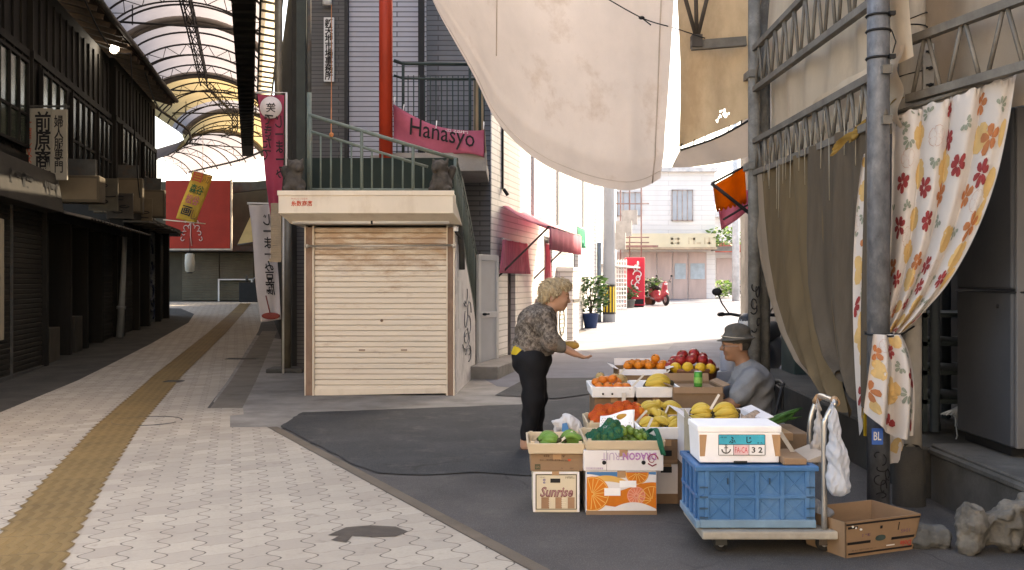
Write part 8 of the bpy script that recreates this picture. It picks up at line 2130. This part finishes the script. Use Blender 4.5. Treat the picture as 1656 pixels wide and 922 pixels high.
shirt_m = M('grey_shirt', (.19, .195, .205), .85, .15, 7, .3, 90, stain=(.13, .135, .15), samt=.4, sscale=5)
sh_p = [('c', (-.05, 0, .36), (-.07, 0, .6), .168, .17), ('e', (-.078, 0, .655), (.13, .205, .11)), ('c', (-.06, 0, .7), (-.035, 0, .745), .095, .07), ('c', nsh, (.035, .225, .55), .08, .082), ('c', fsh, (.06, -.225, .5), .082, .085), ('e', (-.12, 0, .6), (.11, .18, .12))]
sdf_obj('shirt', sh_p, shirt_m, pm, res=.0105, k=.045, T=MTR, jitter=foldw, clip=lambda v: (v[:, 2] > .27))
sdf_obj('trousers', [('e', (-.05, 0, .35), (.17, .19, .12))] + [x for s in (-1, 1) for x in (('c', (-.04, s * .09, .35), (.22, s * .13, .43), .105, .08), ('c', (.22, s * .13, .43), (.15, s * .13, .1), .08, .06))], M('dark_trousers', (.03, .032, .04), .85, .2), pm, res=.013, k=.04, T=MTR, clip=lambda v: v[:, 2] > .08, jitter=fold)
hat_m = M('hat_grey_brown', (.075, .068, .058), .85, .25, 12, .3, 60)
sdf_obj('hat', [('e', (.03, 0, .968), (.114, .1, .05)), ('c', (.032, 0, .972), (.024, 0, 1.0), .1, .088), ('e', (.03, 0, 1.03), (.098, .08, .05)), ('e', (.04, 0, .957), (.15, .13, .011), roty(-5), .02), ('-e', (.03, 0, .915), (.1, .083, .07), None, .01), ('-e', (.01, 0, 1.1), (.09, .028, .035), None, .03), ('-e', (.12, .075, 1.05), (.035, .035, .035), None, .03), ('-e', (.12, -.075, 1.05), (.035, .035, .035), None, .03)], hat_m, pm, res=.0085, k=.02, T=MTR)
mb = MB(MTR); mb.tube([(.03 + .121 * math.cos(a), .107 * math.sin(a), .972 + .008 * math.cos(a)) for a in [i * math.pi / 16 for i in range(32)]], .0045, 5, closed=True); mb.build('hat_band', M('band_pale', (.36, .31, .24), .7), pm)
mb = MB(MTR)
for s in (-1, 1):
    mb.tube([(.142 - .006 * abs(math.cos(a)), s * .032 + .021 * math.cos(a), .903 + .015 * math.sin(a)) for a in [i * math.pi / 8 for i in range(16)]], .0017, 4, closed=True); mb.tube([(.138, s * .053, .907), (.08, s * .078, .908), (.015, s * .084, .91)], .0017, 4)
mb.build('glasses', steel, pm)
for s in (-1, 1): sdf_obj('shoe', [('c', (.12, s * .13, .035), (.27, s * .14, .03), .042, .036)], black, pm, res=.012, k=.01, T=MTR)
# chair under the man, phone strap ring of keys etc. left out
ch = empty('folding_chair', (mo.x + .08, mo.y, 0), 'low folding chair with dark tube frame under the seated man', 'chair')
mb = MB(MTR); mb.box(-.24, .1, -.19, .19, .215, .245); mb.build('seat', black, ch, bev=.008)
mb = MB(MTR)
for s in (-.2, .2): mb.tube([(-.28, s, .62), (-.2, s, .3), (.1, s, .01)], .013, 8); mb.tube([(.12, s, .23), (-.24, s, .01)], .013, 8)
mb.tube([(-.28, -.2, .62), (-.3, -.1, .63), (-.3, .1, .63), (-.28, .2, .62)], .014, 8); mb.build('frame', black, ch)
mb = MB(MTR); mb.box(-.292, -.272, -.19, .19, .44, .6); mb.build('backrest', black, ch, bev=.006)
# pale jug with handle behind the man, grey cloth bundle behind his back
jg = P(1178, 598, 8.9); o = empty('water_jug', (jg.x, 8.9, 0), 'pale plastic jug on a crate behind the seated man face', 'jug')
mb = MB(); mb.lathe([(0, .6), (.07, .6), (.075, .62), (.075, .78), (.05, .84), (.022, .87), (.022, .9), (0, .9)], (jg.x, 8.9, 0), 18); mb.build('jug_body', M('jug_pale', (.55, .56, .6), .35, .1, trans=.3), o)
mb = MB(); mb.box(jg.x - .15, jg.x + .15, 8.8, 9.1, 0, .6); mb.build('stand', M('stand_grey', (.35, .35, .37), .7), o)
sdf_obj('cloth_bundle', [('e', (0, 0, .12), (.12, .1, .12)), ('e', (.06, 0, .2), (.08, .08, .06))], M('newsprint_grey', (.35, .36, .38), .8, .5, 30, .2), res=.015, k=.05, T=Matrix.Translation((2.12, 8.2, 0.0)), jitter=wr, label='grey printed bundle on the ground behind the chair', cat='bundle', origin=(2.12, 8.2, 0))
